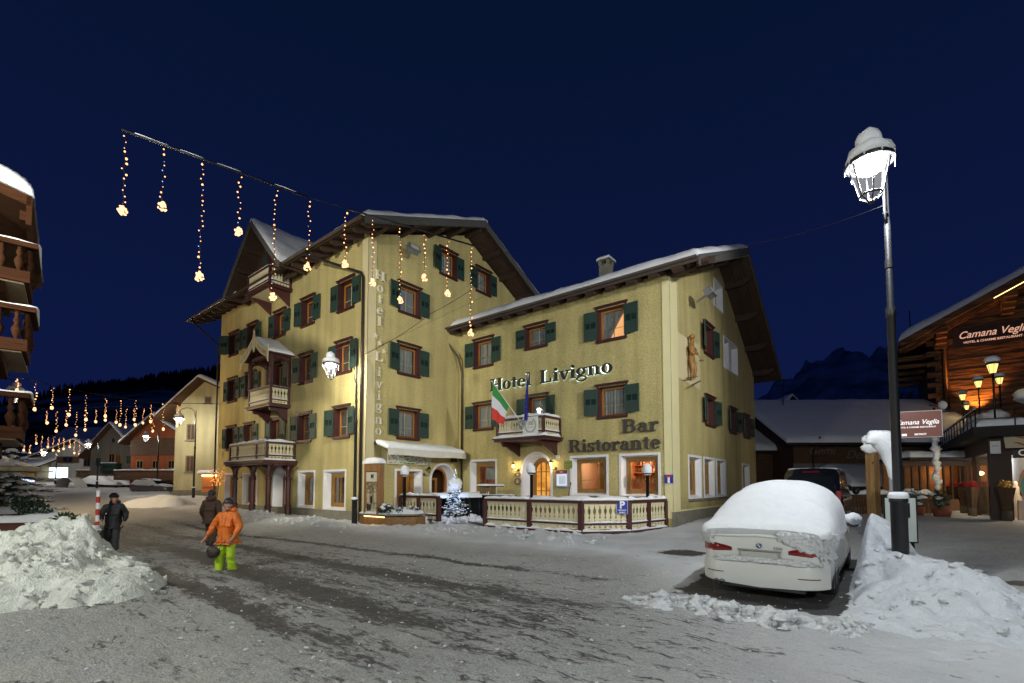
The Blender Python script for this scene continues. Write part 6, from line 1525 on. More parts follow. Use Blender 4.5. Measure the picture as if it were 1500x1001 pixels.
# ==================================================================== PEOPLE
M['skin'] = mat('skin', (.42, .22, .15), .55)
def person(loc, rz, label, pose, H_=1.72, jacket=None, trousers=None, boots=None, hat=None, hair=(.03, .02, .015), gloves=None, bagfn=None):
    o = empty('person', loc, rz, label, 'person'); k = H_/1.72
    P = dict(pel=(0, 0, .95), wai=(0, 0, 1.08), che=(0, .0, 1.28), nec=(0, .0, 1.46), nk2=(0, .01, 1.52), hed=(0, .02, 1.60), top=(0, .01, 1.66),
             shl=(-.18, 0, 1.40), ell=(-.26, .02, 1.13), wrl=(-.30, .10, .90), hal=(-.30, .13, .82),
             shr=(.18, 0, 1.40), elr=(.26, .02, 1.13), wrr=(.30, .10, .90), har=(.30, .13, .82),
             hil=(-.09, 0, .90), knl=(-.10, .02, .50), anl=(-.10, -.02, .09), tol=(-.11, .15, .035), hir=(.09, 0, .90), knr=(.10, .02, .50), anr=(.10, -.02, .09), tor=(.11, .15, .035))
    P.update({a: b_ for a, b_ in pose.items() if a[0] != '_'}); P = {a: Vector(b_)*k for a, b_ in P.items()}
    rd = dict(pel=.135, wai=.12, che=.15, nec=.06, nk2=.055, hed=.085, top=.075, shl=.07, ell=.045, wrl=.028, hal=.036, shr=.07, elr=.045, wrr=.028, har=.036, hil=.09, knl=.06, anl=.042, tol=.035, hir=.09, knr=.06, anr=.042, tor=.035)
    ed = [('pel','wai'),('wai','che'),('che','nec'),('nec','nk2'),('nk2','hed'),('hed','top'),('che','shl'),('shl','ell'),('ell','wrl'),('wrl','hal'),('che','shr'),('shr','elr'),('elr','wrr'),('wrr','har'),('pel','hil'),('hil','knl'),('knl','anl'),('anl','tol'),('pel','hir'),('hir','knr'),('knr','anr'),('anr','tor')]
    names = list(P); idx = {a: i for i, a in enumerate(names)}
    V = [P[a] for a in names]; E_ = [(idx[a], idx[b_]) for a, b_ in ed]; Rd = [rd[a]*k for a in names]
    for s_ in ('l', 'r'):  # five fingers
        w_, h_ = P['wr'+s_], P['ha'+s_]; d = (h_-w_).normalized(); sd = d.cross(Vector((1, 0, 0))).normalized(); inw = Vector((1, 0, 0))*(1 if s_ == 'l' else -1)
        for q, ln in enumerate((.062, .075, .070, .055)):
            b0 = len(V); V.append(h_+d*.03*k+sd*(.024-.016*q)*k); V.append(V[b0]+d*ln*.5*k+inw*.006); V.append(V[b0]+d*ln*k+inw*.024*k); Rd += [.010*k, .009*k, .007*k]; E_ += [(idx['ha'+s_], b0), (b0, b0+1), (b0+1, b0+2)]
        b0 = len(V); V.append(w_+d*.035*k+sd*.035*k); V.append(w_+d*.075*k+sd*.055*k+inw*.012*k); Rd += [.012*k, .009*k]; E_ += [(idx['wr'+s_], b0), (b0, b0+1)]
    skinned('body', V, E_, Rd, gloves or M['skin'], o, 2, idx['pel'])
    def garment(nm, keys, grow, mt, extra={}, hem=None):
        ks = list(keys); ii = {a: i for i, a in enumerate(ks)}; vv = [extra.get(a, P[a]) if not isinstance(extra.get(a), tuple) else Vector(extra[a])*k for a in ks]
        ee = [(ii[a], ii[b_]) for a, b_ in ed if a in ii and b_ in ii]; rr_ = [(rd[a]+grow.get(a, grow['*']))*k for a in ks]
        if hem: vv.append(Vector(hem)*k); ee.append((ii['pel'], len(vv)-1)); rr_.append(.205*k)
        g_ = skinned(nm, vv, ee, rr_, mt, o, 2, ii[ks[0]]); tx = bpy.data.textures.get('folds') or bpy.data.textures.new('folds', 'CLOUDS'); tx.noise_scale = .11
        q = g_.modifiers.new('sub2', 'SUBSURF'); q.levels = q.render_levels = 1
        q = g_.modifiers.new('folds', 'DISPLACE'); q.texture = tx; q.strength = .05; q.mid_level = .55; return g_
    garment('jacket', ['pel', 'wai', 'che', 'nec', 'shl', 'ell', 'wrl', 'shr', 'elr', 'wrr'], {'*': .036, 'pel': .062, 'wai': .062, 'che': .05, 'nec': .028, 'wrl': .030, 'wrr': .030, 'shl': .045, 'shr': .045, 'ell': .04, 'elr': .04}, jacket, hem=(0, .0, .80))
    garment('trousers', ['pel', 'hil', 'knl', 'anl', 'hir', 'knr', 'anr'], {'*': .034, 'pel': -.02, 'hil': .02, 'hir': .02, 'anl': .055, 'anr': .055, 'knl': .04, 'knr': .04}, trousers)
    for s_ in ('l', 'r'):
        a, t = P['an'+s_], P['to'+s_]; d = (t-a); d.z = 0; d.normalize()
        mb = MB(); mb.blob(a+d*.06*k-Vector((0, 0, .035))*k, (.065*k, .065*k, .06*k), jit=0); mb.blob(a+d*.14*k-Vector((0, 0, .05))*k, (.06*k, .06*k, .04*k), jit=0); mb.blob(a+Vector((0, 0, .03)), (.065*k, .065*k, .09*k), jit=0); mb.build('boot', boots, o)
    # head: skull, jaw, nose, ears, eyes, mouth
    h_ = P['hed']; yaw = pose.get('_yaw', 0)
    hd = empty('head', h_); hd.parent = o; hd.rotation_euler = (0, 0, yaw)
    mb = MB(); mb.blob((0, 0, .015), (.078*k, .098*k, .115*k), seg=18, rings=14, jit=0); mb.blob((0, .035, -.06), (.052*k, .055*k, .05*k), seg=14, rings=9, jit=0)
    mb.blob((0, .105*k, -.008), (.013, .018, .024), seg=8, rings=6, jit=0)
    for sd in (-1, 1): mb.blob((sd*.079*k, .0, .0), (.012, .022, .032), seg=8, rings=6, jit=0); mb.blob((sd*.036, .078*k, -.02), (.02, .012, .02), seg=8, rings=5, jit=0)
    mb.build('face', M['skin'], hd, sub=0)
    mb = MB()
    for sd in (-1, 1): mb.blob((sd*.030, .091*k, .018), (.012, .008, .008), seg=8, rings=6, jit=0)
    mb.box(-.034, .082*k, .035, -.014, .094*k, .040); mb.box(.014, .082*k, .035, .034, .094*k, .040); mb.build('eyes', M['blackp'], hd)
    mb = MB(); mb.blob((0, .090*k, -.052), (.024, .008, .008), seg=8, rings=5, jit=0); mb.build('mouth', mat('lips', (.30, .08, .07), .5), hd)
    mb = MB(); mb.blob((0, -.02, .03), (.088*k, .10*k, .12*k), seg=16, rings=12, jit=.03); mb.blob((0, -.07, -.04), (.07*k, .05*k, .10*k), seg=12, rings=8, jit=.1); mb.build('hair', mat('hair', hair, .6), hd)
    mb = MB(); mb.blob(P['nec']+Vector((0, -.07, .03))*k, (.13*k, .10*k, .09*k), seg=14, rings=8, jit=.2, seed=H_); mb.tube([P['che']+Vector((0, .19, z_))*k for z_ in (-.40, -.2, .0, .12)], .008, 5); mb.build('hood', jacket, o)
    if hat == 'helmet':
        mb = MB(); mb.blob((0, -.012, .055), (.115, .128, .115), seg=20, rings=14, jit=0, flat=-.25); mb.build('helmet', M['carblack'], hd)
        mb = MB(); mb.tube([(.118*sin(t), -.012+.132*cos(t), .075) for t in [radians(a) for a in range(-180, 181, 15)]], .012, 6); mb.blob((0, .115, .08), (.075, .03, .035), seg=12, rings=7, jit=0); mb.build('goggles', M['darkglass'], hd)
    elif hat == 'beanie':
        mb = MB(); mb.blob((0, -.01, .065), (.10, .115, .105), seg=16, rings=10, jit=.03, flat=-.15); mb.tube([(.098*sin(t), -.01+.112*cos(t), .06) for t in [radians(a) for a in range(0, 361, 20)]], .014, 6); mb.build('hat', trousers if False else M['trim'], hd)
    return o
jk = mat('jacket_black', (.012, .012, .014), .7, bump=.5, bscale=14); tb = mat('trousers_black', (.02, .02, .024), .75, bump=.5, bscale=14)
jo = mat('jacket_orange', (.62, .14, .012), .65, bump=.6, bscale=12, var=.12); tl = mat('trousers_lime', (.33, .50, .01), .65, bump=.6, bscale=10, var=.12)
jb = mat('jacket_brown', (.06, .03, .018), .8, bump=.5, bscale=14); bt = mat('boot_dark', (.02, .02, .02), .6); bw_ = mat('boot_pale', (.5, .48, .45), .6)
gl_ = mat('glove_dark', (.02, .015, .015), .7)
p1 = person((-11.45, 13.8, -.27), radians(205), 'person in black jacket and helmet walking past the striped pole, looking to the side', dict(
    knl=(-.09, .12, .51), anl=(-.10, .18, .10), tol=(-.10, .34, .04), knr=(.10, .06, .50), anr=(.11, -.26, .14), tor=(.11, -.12, .05), ell=(-.27, -.10, 1.14), wrl=(-.24, .02, .93), hal=(-.23, .08, .86), elr=(.25, .12, 1.14), wrr=(.18, .30, 1.02), har=(.15, .37, 1.0), _yaw=.5),
    1.72, jk, tb, bt, 'helmet', gloves=None)
mb = MB(); mb.box(-.10, -.05, -.18, .16, .06, .04); mb.tube([(-.06, 0, .04), (-.03, 0, .14), (.08, 0, .14), (.12, 0, .04)], .01, 5); bg_ = mb.build('handbag', M['trim'], None, bevel=.02); bg_.location = (-11.62, 13.55, .42); tag(bg_, 'black bag held by the person in the helmet', 'bag')
p2 = person((-6.22, 10.55, -.30), radians(168), 'person in an orange jacket and lime trousers walking with a dangling dark bag', dict(
    knl=(-.10, .05, .50), anl=(-.12, -.04, .10), tol=(-.13, .12, .04), knr=(.11, .10, .51), anr=(.12, .12, .10), tor=(.13, .28, .04), elr=(.36, .02, 1.14), wrr=(.46, .12, .90), har=(.50, .15, .82), shr=(.20, 0, 1.40),
    ell=(-.29, .0, 1.12), wrl=(-.27, .16, .92), hal=(-.27, .22, .86)), 1.70, jo, tl, bw_, 'beanie', hair=(.05, .03, .02), gloves=None)
mb = MB(); mb.blob((0, 0, 0), (.14, .07, .12), seg=14, rings=10, jit=.15); mb.tube([(-.07, 0, .09), (-.02, 0, .34), (.07, 0, .09)], .008, 5); b2_ = mb.build('handbag', mat('bag_brown', (.03, .018, .015), .6), None); b2_.location = (-6.37, 10.27, .30); b2_.rotation_euler = (0, radians(35), radians(10)); tag(b2_, 'dark bag dangling beside the lime trousers of the person in orange', 'bag')
p3 = person((-9.15, 14.6, -.20), radians(10), 'person in a dark brown jacket walking away beyond the person in orange', dict(
    knl=(-.10, .16, .52), anl=(-.10, .10, .12), tol=(-.10, .26, .06), anr=(.10, -.22, .14), tor=(.10, -.08, .05), wrl=(-.30, .16, .94), hal=(-.30, .20, .87), elr=(.26, -.1, 1.13), wrr=(.30, -.12, .9), har=(.3, -.12, .82)), 1.74, jb, mat('trousers_brown', (.05, .03, .02), .8), bt, 'beanie', gloves=gl_)
p4 = None and person((-13.2, 18.2, -.05), radians(150), 'far person in grey clothes standing in the street, left of the porch columns', dict(
    ell=(-.26, .05, 1.13), wrl=(-.22, .2, 1.0), hal=(-.18, .25, .98)), 1.70, mat('jacket_grey', (.05, .05, .055), .8), tb, bt, None, gloves=gl_)
# ==================================================================== SNOW PILES, LIGHTS OVER THE STREET
def heap(name, pts, fn, label, mt, kind_cat='snow pile'):
    pass
def heapmesh(x0, x1, y0, y1, n, m, hf, mt, name, label, cat='snow pile'):
    mb = MB(); mb.grid(lambda a, b_: (x0+(x1-x0)*a, y0+(y1-y0)*b_, hf(x0+(x1-x0)*a, y0+(y1-y0)*b_)), n, m)
    o = mb.build(name, mt, fix=False); return tag(o, label, cat)
def bump_(X, Y, cx, cy, rx_, ry_, h_, p=2, rot=0):
    dx, dy = X-cx, Y-cy
    if rot: dx, dy = dx*cos(rot)+dy*sin(rot), -dx*sin(rot)+dy*cos(rot)
    d = sqrt((dx/rx_)**2+(dy/ry_)**2); return h_*max(0, 1-d**p) if d < 1 else 0
M['dirtysnow'] = snowmat('ploughed_snow', (.74, .76, .70), bscale=5, bstr=1, dist=.10, var=.32, grain=40)
def left_h(X, Y):
    X = X-1.0*sstep(-11, -5, X)*-1
    # ploughed heap: sheared front face, rough rounded top
    Y = Y+.22*noise.noise(Vector((X*2.1, 3, 4)))+.08*noise.noise(Vector((X*7, 1, 4)))
    h = max(bump_(X, Y, -8.9, 8.8, 3.1, 1.9, .80, 7, -.12), bump_(X, Y, -6.9, 8.5, 2.0, 1.25, .66, 6, -.45), bump_(X, Y, -10.4, 8.8, 2.0, 1.4, 1.40, 2), bump_(X, Y, -8.5, 9.1, 2.3, 1.4, 1.35, 2.2, -.2), bump_(X, Y, -7.85, 9.1, .95, .8, 1.50, 1.6), bump_(X, Y, -7.6, 8.2, 1.8, 1.3, .95, 4, -.4))
    e = sstep(0, .35, h)
    r_ = noise.fractal(Vector((X*1.6, Y*1.6, 2)), .85, 2.1, 7); v_ = noise.voronoi(Vector((X*2.6, Y*2.6, 0)))[0][0]
    fr_ = sstep(.52, .95, h)
    return -.34+h+(.20*r_+.30*(.45-v_)+.10*(.4-noise.voronoi(Vector((X*6, Y*6, 3)))[0][0]))*e*(.12+.88*fr_)*min(1, h+.2)
heapmesh(-13.2, -4.6, 6.3, 11.0, 330, 200, left_h, M['dirtysnow'], 'snow_pile', 'big lumpy heap of ploughed greyish snow at the left of the street')
def right_h(X, Y):
    cs_, cc = car_frame(X, Y)
    h = max(bump_(X, Y, 6.45, 8.2, 1.15, 2.6, .78, 1.6, .1), bump_(X, Y, 6.2, 7.0, 1.3, 1.5, .42, 2, 0), bump_(X, Y, 8.5, 12.2, 1.5, 3.2, .95, 2, -.65), bump_(X, Y, 7.2, 9.9, 1.1, 2.4, 1.28, 2.1, -.62), bump_(X, Y, 6.2, 8.4, .8, 1.3, .75, 2, -.62), bump_(X, Y, 6.3, 6.6, 1.9, 1.25, .28, 2, .1), bump_(X, Y, 5.6, 6.75, 1.1, .6, .16, 2, .3))
    # wall beside the parked car stays clear of it
    clear = sstep(.93, 1.32, cs_) if cc > -1.2 else 1
    if -1.2 < cc < -.2: clear = clear+(1-clear)*(1-sstep(-1.2, -.2, cc))
    h *= clear
    e = sstep(0, .25, h); r_ = noise.fractal(Vector((X*2.2, Y*2.2, 7)), .9, 2.1, 6); v_ = noise.voronoi(Vector((X*3.2, Y*3.2, 2)))[0][0]
    rough = sstep(9.2, 7.0, Y)
    return -.10+h+(.09*r_*(.25+rough)+.15*(.4-v_)*rough)*e
heapmesh(4.4, 11.2, 5.1, 16.2, 190, 300, right_h, snowmat('bank_snow', (.70, .73, .78), bscale=6, bstr=1, dist=.10, var=.14), 'snow_bank', 'snow bank heaped round the tall lamp and along the white car')
def rim_h(X, Y):
    cs_, cc = car_frame(X, Y)
    e = gauss(cc+.95+.1*sin(cs_*4), .30)*sstep(-1.9, -1.4, cs_)*sstep(1.6, 1.2, cs_)
    return -.17+e*(.12+.10*noise.fractal(Vector((X*3, Y*3, 3)), 1, 2, 4))
heapmesh(1.4, 5.8, 5.2, 9.6, 150, 150, rim_h, M['crust'], 'snow_ridge', 'low ridge of broken snow across the street just behind the white car')
def chunks(name, label, spots, mt, seed, kind='stuff'):
    rr = random.Random(seed); mb = MB()
    for n_, fn_, s0, s1 in spots:
        for i in range(n_):
            p = fn_(rr)
            if p is None: continue
            s_ = s0+(s1-s0)*rr.random()**3; mb.blob(p, (s_*rr.uniform(.7, 1.4), s_*rr.uniform(.7, 1.3), s_*rr.uniform(.5, .9)), seg=7, rings=5, jit=.75, seed=i+seed)
    for k in range(len(mb.sm)): mb.sm[k] = k % 3 != 0
    return tag(mb.build(name, mt, fix=False), label, None, None, kind)
def _ridge(rr):
    cs_, cc = rr.uniform(-1.7, 1.5), -.95+rr.gauss(0, .22); q = CARO+CARR*cs_+CARU*cc; return (q.x, q.y, rim_h(q.x, q.y)+.01)
def _bank(rr):
    X, Y = rr.uniform(4.6, 8.0), rr.uniform(5.3, 8.4); h = right_h(X, Y); return (X, Y, h) if h > -.06 else None
def _heap(rr):
    X, Y = rr.uniform(-13, -4.8), rr.uniform(6.4, 9.6); h = left_h(X, Y); return (X, Y, h) if h > -.25 else None
def _kerb(rr):
    t = rr.random(); q = l2w(-9+20.5*t, -.1-2.0*sstep(8, -1, -9+20.5*t)+rr.gauss(0, .45), 0); return (q.x, q.y, ground_h(q.x, q.y))
def _road(rr):
    X, Y = rr.uniform(-7, 7), rr.uniform(4.2, 12); return (X, Y, ground_h(X, Y))
chunks('snow_chunks', 'broken clods of snow behind the car, on the banks and along the kerb', [(300, _ridge, .02, .11), (260, _bank, .012, .06), (420, _kerb, .02, .13), (900, _road, .006, .022)], M['crust'], 5)
chunks('snow_clods', 'lumps and clods of ploughed snow on the big heap at the left', [(1500, _heap, .012, .085)], M['dirtysnow'], 7)
def far_bank(X, Y):
    h = max(bump_(X, Y, -23.2, 32, 2.2, 1.6, .85, 1.8), bump_(X, Y, -24.9, 32.6, 2.0, 1.6, .6, 1.8), bump_(X, Y, -22.2, 31.4, 1.0, 1.0, .75, 2))
    return base_h(X, Y)-.12+h*(1+.12*noise.fractal(Vector((X*1.2, Y*1.2, 7)), .9, 2, 5))
heapmesh(-29.5, -18.5, 28, 35.5, 90, 70, far_bank, M['snow'], 'snow_bank', 'rounded snow bank far down the street, in front of the pale yellow house')
# ---------------- near garland
NUM = ['first', 'second', 'third', 'fourth', 'fifth', 'sixth', 'seventh', 'eighth', 'ninth', 'tenth', 'eleventh', 'twelfth', 'thirteenth', 'fourteenth', 'fifteenth', 'sixteenth']
def strand(top, length, label, group, seed, sc=1.0, n=None, far=False, hot=True):
    o = empty('light_strand', top, 0, label, 'string lights', group); rr = random.Random(seed)
    n = n or max(4, int(length/.14)); pts = [Vector((0, 0, 0))]; bl = MB(); z = 0; sg = 5 if far else 7; rg = 3 if far else 5
    for i in range(n):
        z = -length*(i+.7)/(n+.7); dx, dy = rr.uniform(-.045, .045)*sc, rr.uniform(-.045, .045)*sc
        pts.append(Vector((dx*.3, dy*.3, z)))
        big = rr.random() < .3; r_ = (.024 if big else .014)*sc*rr.uniform(.8, 1.2)
        m_ = 1 if (rr.random() < .12 and not far) else 0
        bl.blob((dx, dy, z), (r_ if m_ == 0 else .010*sc), m=m_, seg=sg, rings=rg, jit=0)
    if not far:
        w_ = MB(); w_.tube(pts+[Vector((0, 0, -length))], .006, 4); w_.build('wire', M['black'], o)
    bl.build('bulbs', [M['bulb'], M['bulbblue']], o, fix=False)
    cl = MB(); c0 = Vector((0, 0, -length-.07*sc))
    if far: cl.blob(c0, (.06*sc, .06*sc, .085*sc), seg=7, rings=5, jit=.2, seed=seed)
    else:
        for k in range(22):
            d = Vector((rr.gauss(0, 1), rr.gauss(0, 1), rr.gauss(0, 1))).normalized(); q = c0+Vector((d.x*.085, d.y*.085, d.z*.10-.02*abs(d.x)*3))*sc; cl.blob(q, .026*sc*rr.uniform(.6, 1.2), seg=6, rings=4, jit=0)
        cl.blob(c0+Vector((0,0,.02)), (.05*sc, .05*sc, .075*sc), m=0, seg=8, rings=6, jit=.3)
    cl.build('light_cluster', M['bulbhot'], o, fix=False); return o
G0, G1, G2 = at(178, 190, 11), at(450, 289, 13.2), at(697, 361, 15.5)
def on_garland(px, P, Q):
    lo, hi = 0.0, 1.0
    for _ in range(40):
        m_ = (lo+hi)/2; q = P.lerp(Q, m_); x_ = PPX+FPX*q.x/(q.y*cos(PITCH)+(q.z-CAMZ)*sin(PITCH))
        if x_ < px: lo = m_
        else: hi = m_
    return P.lerp(Q, lo)
near = [(184, 305), (241, 299), (298, 402), (352, 336), (404, 432), (453, 388), (507, 384), (547, 411), (587, 438), (622, 404), (656, 427), (690, 485)]
desc = ['outermost left', 'shorter second', 'very long third', 'short fourth', 'long fifth, in front of the dormer balcony', 'sixth, under the bar end', 'short seventh', 'eighth, before the vertical hotel letters', 'ninth, in front of an upper window', 'short tenth, below the gable eaves', 'eleventh', 'last and longest, beside the wing eaves']
for i, (px, yb) in enumerate(near):
    q = on_garland(px, G0, G1) if px < 450 else on_garland(px, G1, G2)
    zb = at(px, yb, q.y).z
    strand(q-Vector((0, 0, .03)), q.z-zb-.06, 'hanging light strand on the near garland: '+desc[i], 'strands of the near street garland', 100+i)
def cable(pts, r_, label, name='overhead_cable', mt='black', group='overhead cables', sag=0):
    mb = MB(); P = []
    for a, b_ in zip(pts, pts[1:]):
        for i in range(12): t = i/12; q = Vector(a).lerp(Vector(b_), t); q.z -= sag*4*t*(1-t); P.append(q)
    P.append(Vector(pts[-1])); mb.tube(P, r_, 5); o = mb.build(name, M[mt]); return tag(o, label, 'cable', group)
mb = MB(); mb.tube([G0, G1], .028, 6); mb.tube([G1.lerp(G2, .22), G2], .026, 6); mb.tube([G1, G1.lerp(G2, .22)], .010, 5)
gb = mb.build('garland_bar', M['black']); tag(gb, 'dark snowy bar carrying the near garland across the street', 'garland bar')
mb = MB(); 
for a, b_ in ((.06, .22), (.28, .40), (.47, .60), (.80, .93)): snow_strip(mb, [G0.lerp(G1, a)+Vector((0,0,.025)), G0.lerp(G1, b_)+Vector((0,0,.025))], .03, .022, a*9)
mb.build('snow_cover', M['snow'], gb)
hk = l2w(.05, 8.9, 13.6)
cable([G2, at(735, 372, 17.5), at(760, 366, 24)], .009, 'thin cable from the near garland bar to the gable eaves')
cable([at(527, 522, 20.3), at(630, 460, 21.5), at(732, 393, 24.5)], .012, 'cable slanting from the corner lamp pole up to the gable', sag=.15)
cable([at(560, 505, 21), l2w(.1, 8.6, 13.2)], .006, 'faint thin cable across the courtyard wall')
cable([at(1023, 377, 18), at(1100, 357, 14), at(1298, 300, 7.9)], .007, 'thin cable from the wing roof corner toward the tall lamp', sag=.1)
# ---------------- far garlands
def far_row(name, pts, P, Q, grp, sc, seed, sag=.3):
    for i, (px, y0, y1) in enumerate(pts):
        q = on_garland(px, P, Q); zt, zb = at(px, y0, q.y).z, at(px, y1, q.y).z
        q = Vector((q.x, q.y, zt)); strand(q, max(.3, zt-zb-.08*sc), '%s light strand from the left on the %s' % (NUM[i], name), grp, seed+i, sc, n=9, far=True)
    K = [on_garland(px, P, Q) for px, _, _ in pts]; K = [Vector((k.x, k.y, at(px, y0-2, k.y).z)) for k, (px, y0, y1) in zip(K, pts)]
    mb = MB(); mb.tube([P]+K[::2]+[Q], .02, 4); tag(mb.build('garland_wire', M['black']), 'dark wire carrying the '+name, 'cable', 'far garland wires')
far_row('nearest distant garland', [(26, 555, 572), (53, 556, 600), (78, 567, 598), (103, 568, 608), (128, 577, 615), (156, 583, 610), (178, 585, 623), (200, 585, 623), (222, 592, 618), (241, 590, 629), (261, 593, 624)], at(0, 545, 25), at(330, 592, 33), 'strands of the far street garlands', 1.25, 300)
far_row('middle distant garland', [(70, 602, 620), (84, 602, 632), (98, 601, 623), (113, 602, 638), (126, 600, 630), (141, 600, 618), (155, 598, 616), (171, 600, 619), (185, 598, 626), (197, 598, 615), (210, 598, 620), (225, 602, 632)], at(50, 596, 36), at(300, 600, 46), 'strands of the far street garlands', 1.5, 340)
far_row('farthest garland', [(36, 652, 660), (45, 652, 664), (54, 637, 650), (62, 638, 660), (71, 640, 655), (79, 639, 660), (87, 641, 661), (94, 641, 658), (103, 643, 655), (110, 643, 664), (117, 643, 666), (125, 645, 659), (132, 645, 664), (139, 645, 657)], at(20, 634, 58), at(150, 642, 66), 'strands of the far street garlands', 1.9, 380)
# ---------------- other street lamps
street_lamp((at(283, 735, 39).x, 39, .33), radians(180), 7.4, 'street lamp before the pale yellow house, its lantern lit', G_L, 650, 1.3)
street_lamp((at(230, 712, 52).x, 52, .84), radians(180), 6.7, 'lit street lamp in front of the red house', G_L, 520, 1.3)
street_lamp((at(142, 712, 55).x, 55, .95), radians(180), 6.0, 'lit street lamp between the grey gabled house and the white shop', G_L, 420, 1.1)
street_lamp((at(81, 712, 64).x, 64, 1.2), radians(180), 5.4, 'farthest lit street lamp, at the corner of the white shop', G_L, 800, 1.7)
street_lamp((-11.2, 3.2, -.3), radians(0), 7.4, 'street lamp outside the picture, behind the big ploughed heap', G_L, 2600, 1.1, (.97, 1, .90))
street_lamp((3.0, -7.5, -.2), radians(120), 7.4, 'street lamp outside the picture, behind the photographer', G_L, 3700, 1.1, (.97, 1, .93))
street_lamp((-28.9, 26.0, .1), radians(30), 7.4, 'street lamp outside the picture, behind the balconied wooden chalet', G_L, 2600, 1.1, (1, .74, .42))
def fill_mast(X, Y, z, tgt, power, ang, label, col=(1, .99, .93)):  # added unseen spot on a mast, only there to brighten the hotel walls
    o = empty('fill_light_mast', (X, Y, 0), 0, label, 'floodlight'); mb = MB(); mb.tube([(0, 0, -.5), (0, 0, z)], [.12, .07], 10); mb.build('mast', M['iron'], o)
    d = (Vector(tgt)-Vector((X, Y, z))).normalized(); mb = MB(); sd = d.cross(Vector((0, 0, 1))).normalized(); mb.obox(Vector((0, 0, z)), d*.12, sd*.3, sd.cross(d)*.22); mb.build('lamp_head', M['iron'], o)
    lamp('fill_light', Vector((X, Y, z))+d*.2, power, col, .25, 'SPOT', tgt, radians(ang), .55)
fill_mast(13.5, 2.5, 9.5, tuple(l2w(7.5, 6, 6.8)), 7500, 52, 'added unseen fill light mast at the right, aimed at the hotel gable')
fill_mast(-13.5, 1.5, 9.5, tuple(l2w(-5, 0, 6.8)), 10500, 50, 'added unseen fill light mast at the left, aimed at the street wall', (1, .95, .80))
# striped pole, planters and low barrier at the left
sp = empty('striped_pole', (at(142.5, 760, 13.2).x, 13.2, -.3), radians(10), 'red and white striped snow pole beside the person in black', 'snow pole')
mb = MB()
for k in range(11): mb.lathe([(.045, -.0+.17*k), (.045, .17*(k+1))], (0,0,0), 10, m=k % 2)
mb.lathe([(.045, 1.87), (0, 1.89)], (0,0,0), 10, 1); mb.build('pole', [M['signwhite'], mat('stripe_red', (.45, .03, .02), .5)], sp)
def wplanter(X, Y, z, rz, L_, label, seed, h_=.55):
    o = empty('snowy_planter', (X, Y, z), rz, label, 'planter', 'snow-filled wooden planters at the left')
    mb = MB(); mb.box(-L_/2, -.3, 0, L_/2, .3, h_); mb.box(-L_/2-.04, -.34, h_, L_/2+.04, .34, h_+.05); mb.build('box', mat('planter_brown', (.10, .035, .02), .7, var=.3), o)
    mb = MB(); snow_slab(mb, [(-L_/2, -.3, h_+.05), (L_/2, -.3, h_+.05), (L_/2, .3, h_+.05), (-L_/2, .3, h_+.05)], .22, 14, 10, .2, .08, seed); mb.build('snow_cover', M['snow'], o)
    mb = MB(); leafcloud(mb, (.1, 0, h_+.38), (L_*.33, .28, .30), 260, .07, seed); mb.build('plants', M['needle'], o, fix=False); return o
wplanter(-12.7, 13.6, -.28, radians(12), 1.5, 'brown wooden planter with snow and dark plants behind the striped pole', 3)
wplanter(-14.7, 14.6, -.2, radians(20), 1.6, 'reddish wooden planter with snowy plants, left of the one behind the striped pole', 5, .75)
wplanter(-16.6, 16.2, -.1, radians(15), 1.8, 'snow-topped wooden planter farthest left, under the parasols', 9, .8)
bb = empty('low_barrier', (-13.1, 12.6, -.3), radians(8), 'low grey board barrier between the snow heap and the striped pole', 'barrier')
mb = MB(); mb.box(-2.6, -.04, .42, 1.1, .04, .62); mb.build('board', M['verge'], bb)
for x_ in (-2.4, -.7, .9): mb = MB(); mb.box(x_-.05, .04, 0, x_+.05, .12, .6); mb.build('post', M['verge'], bb)
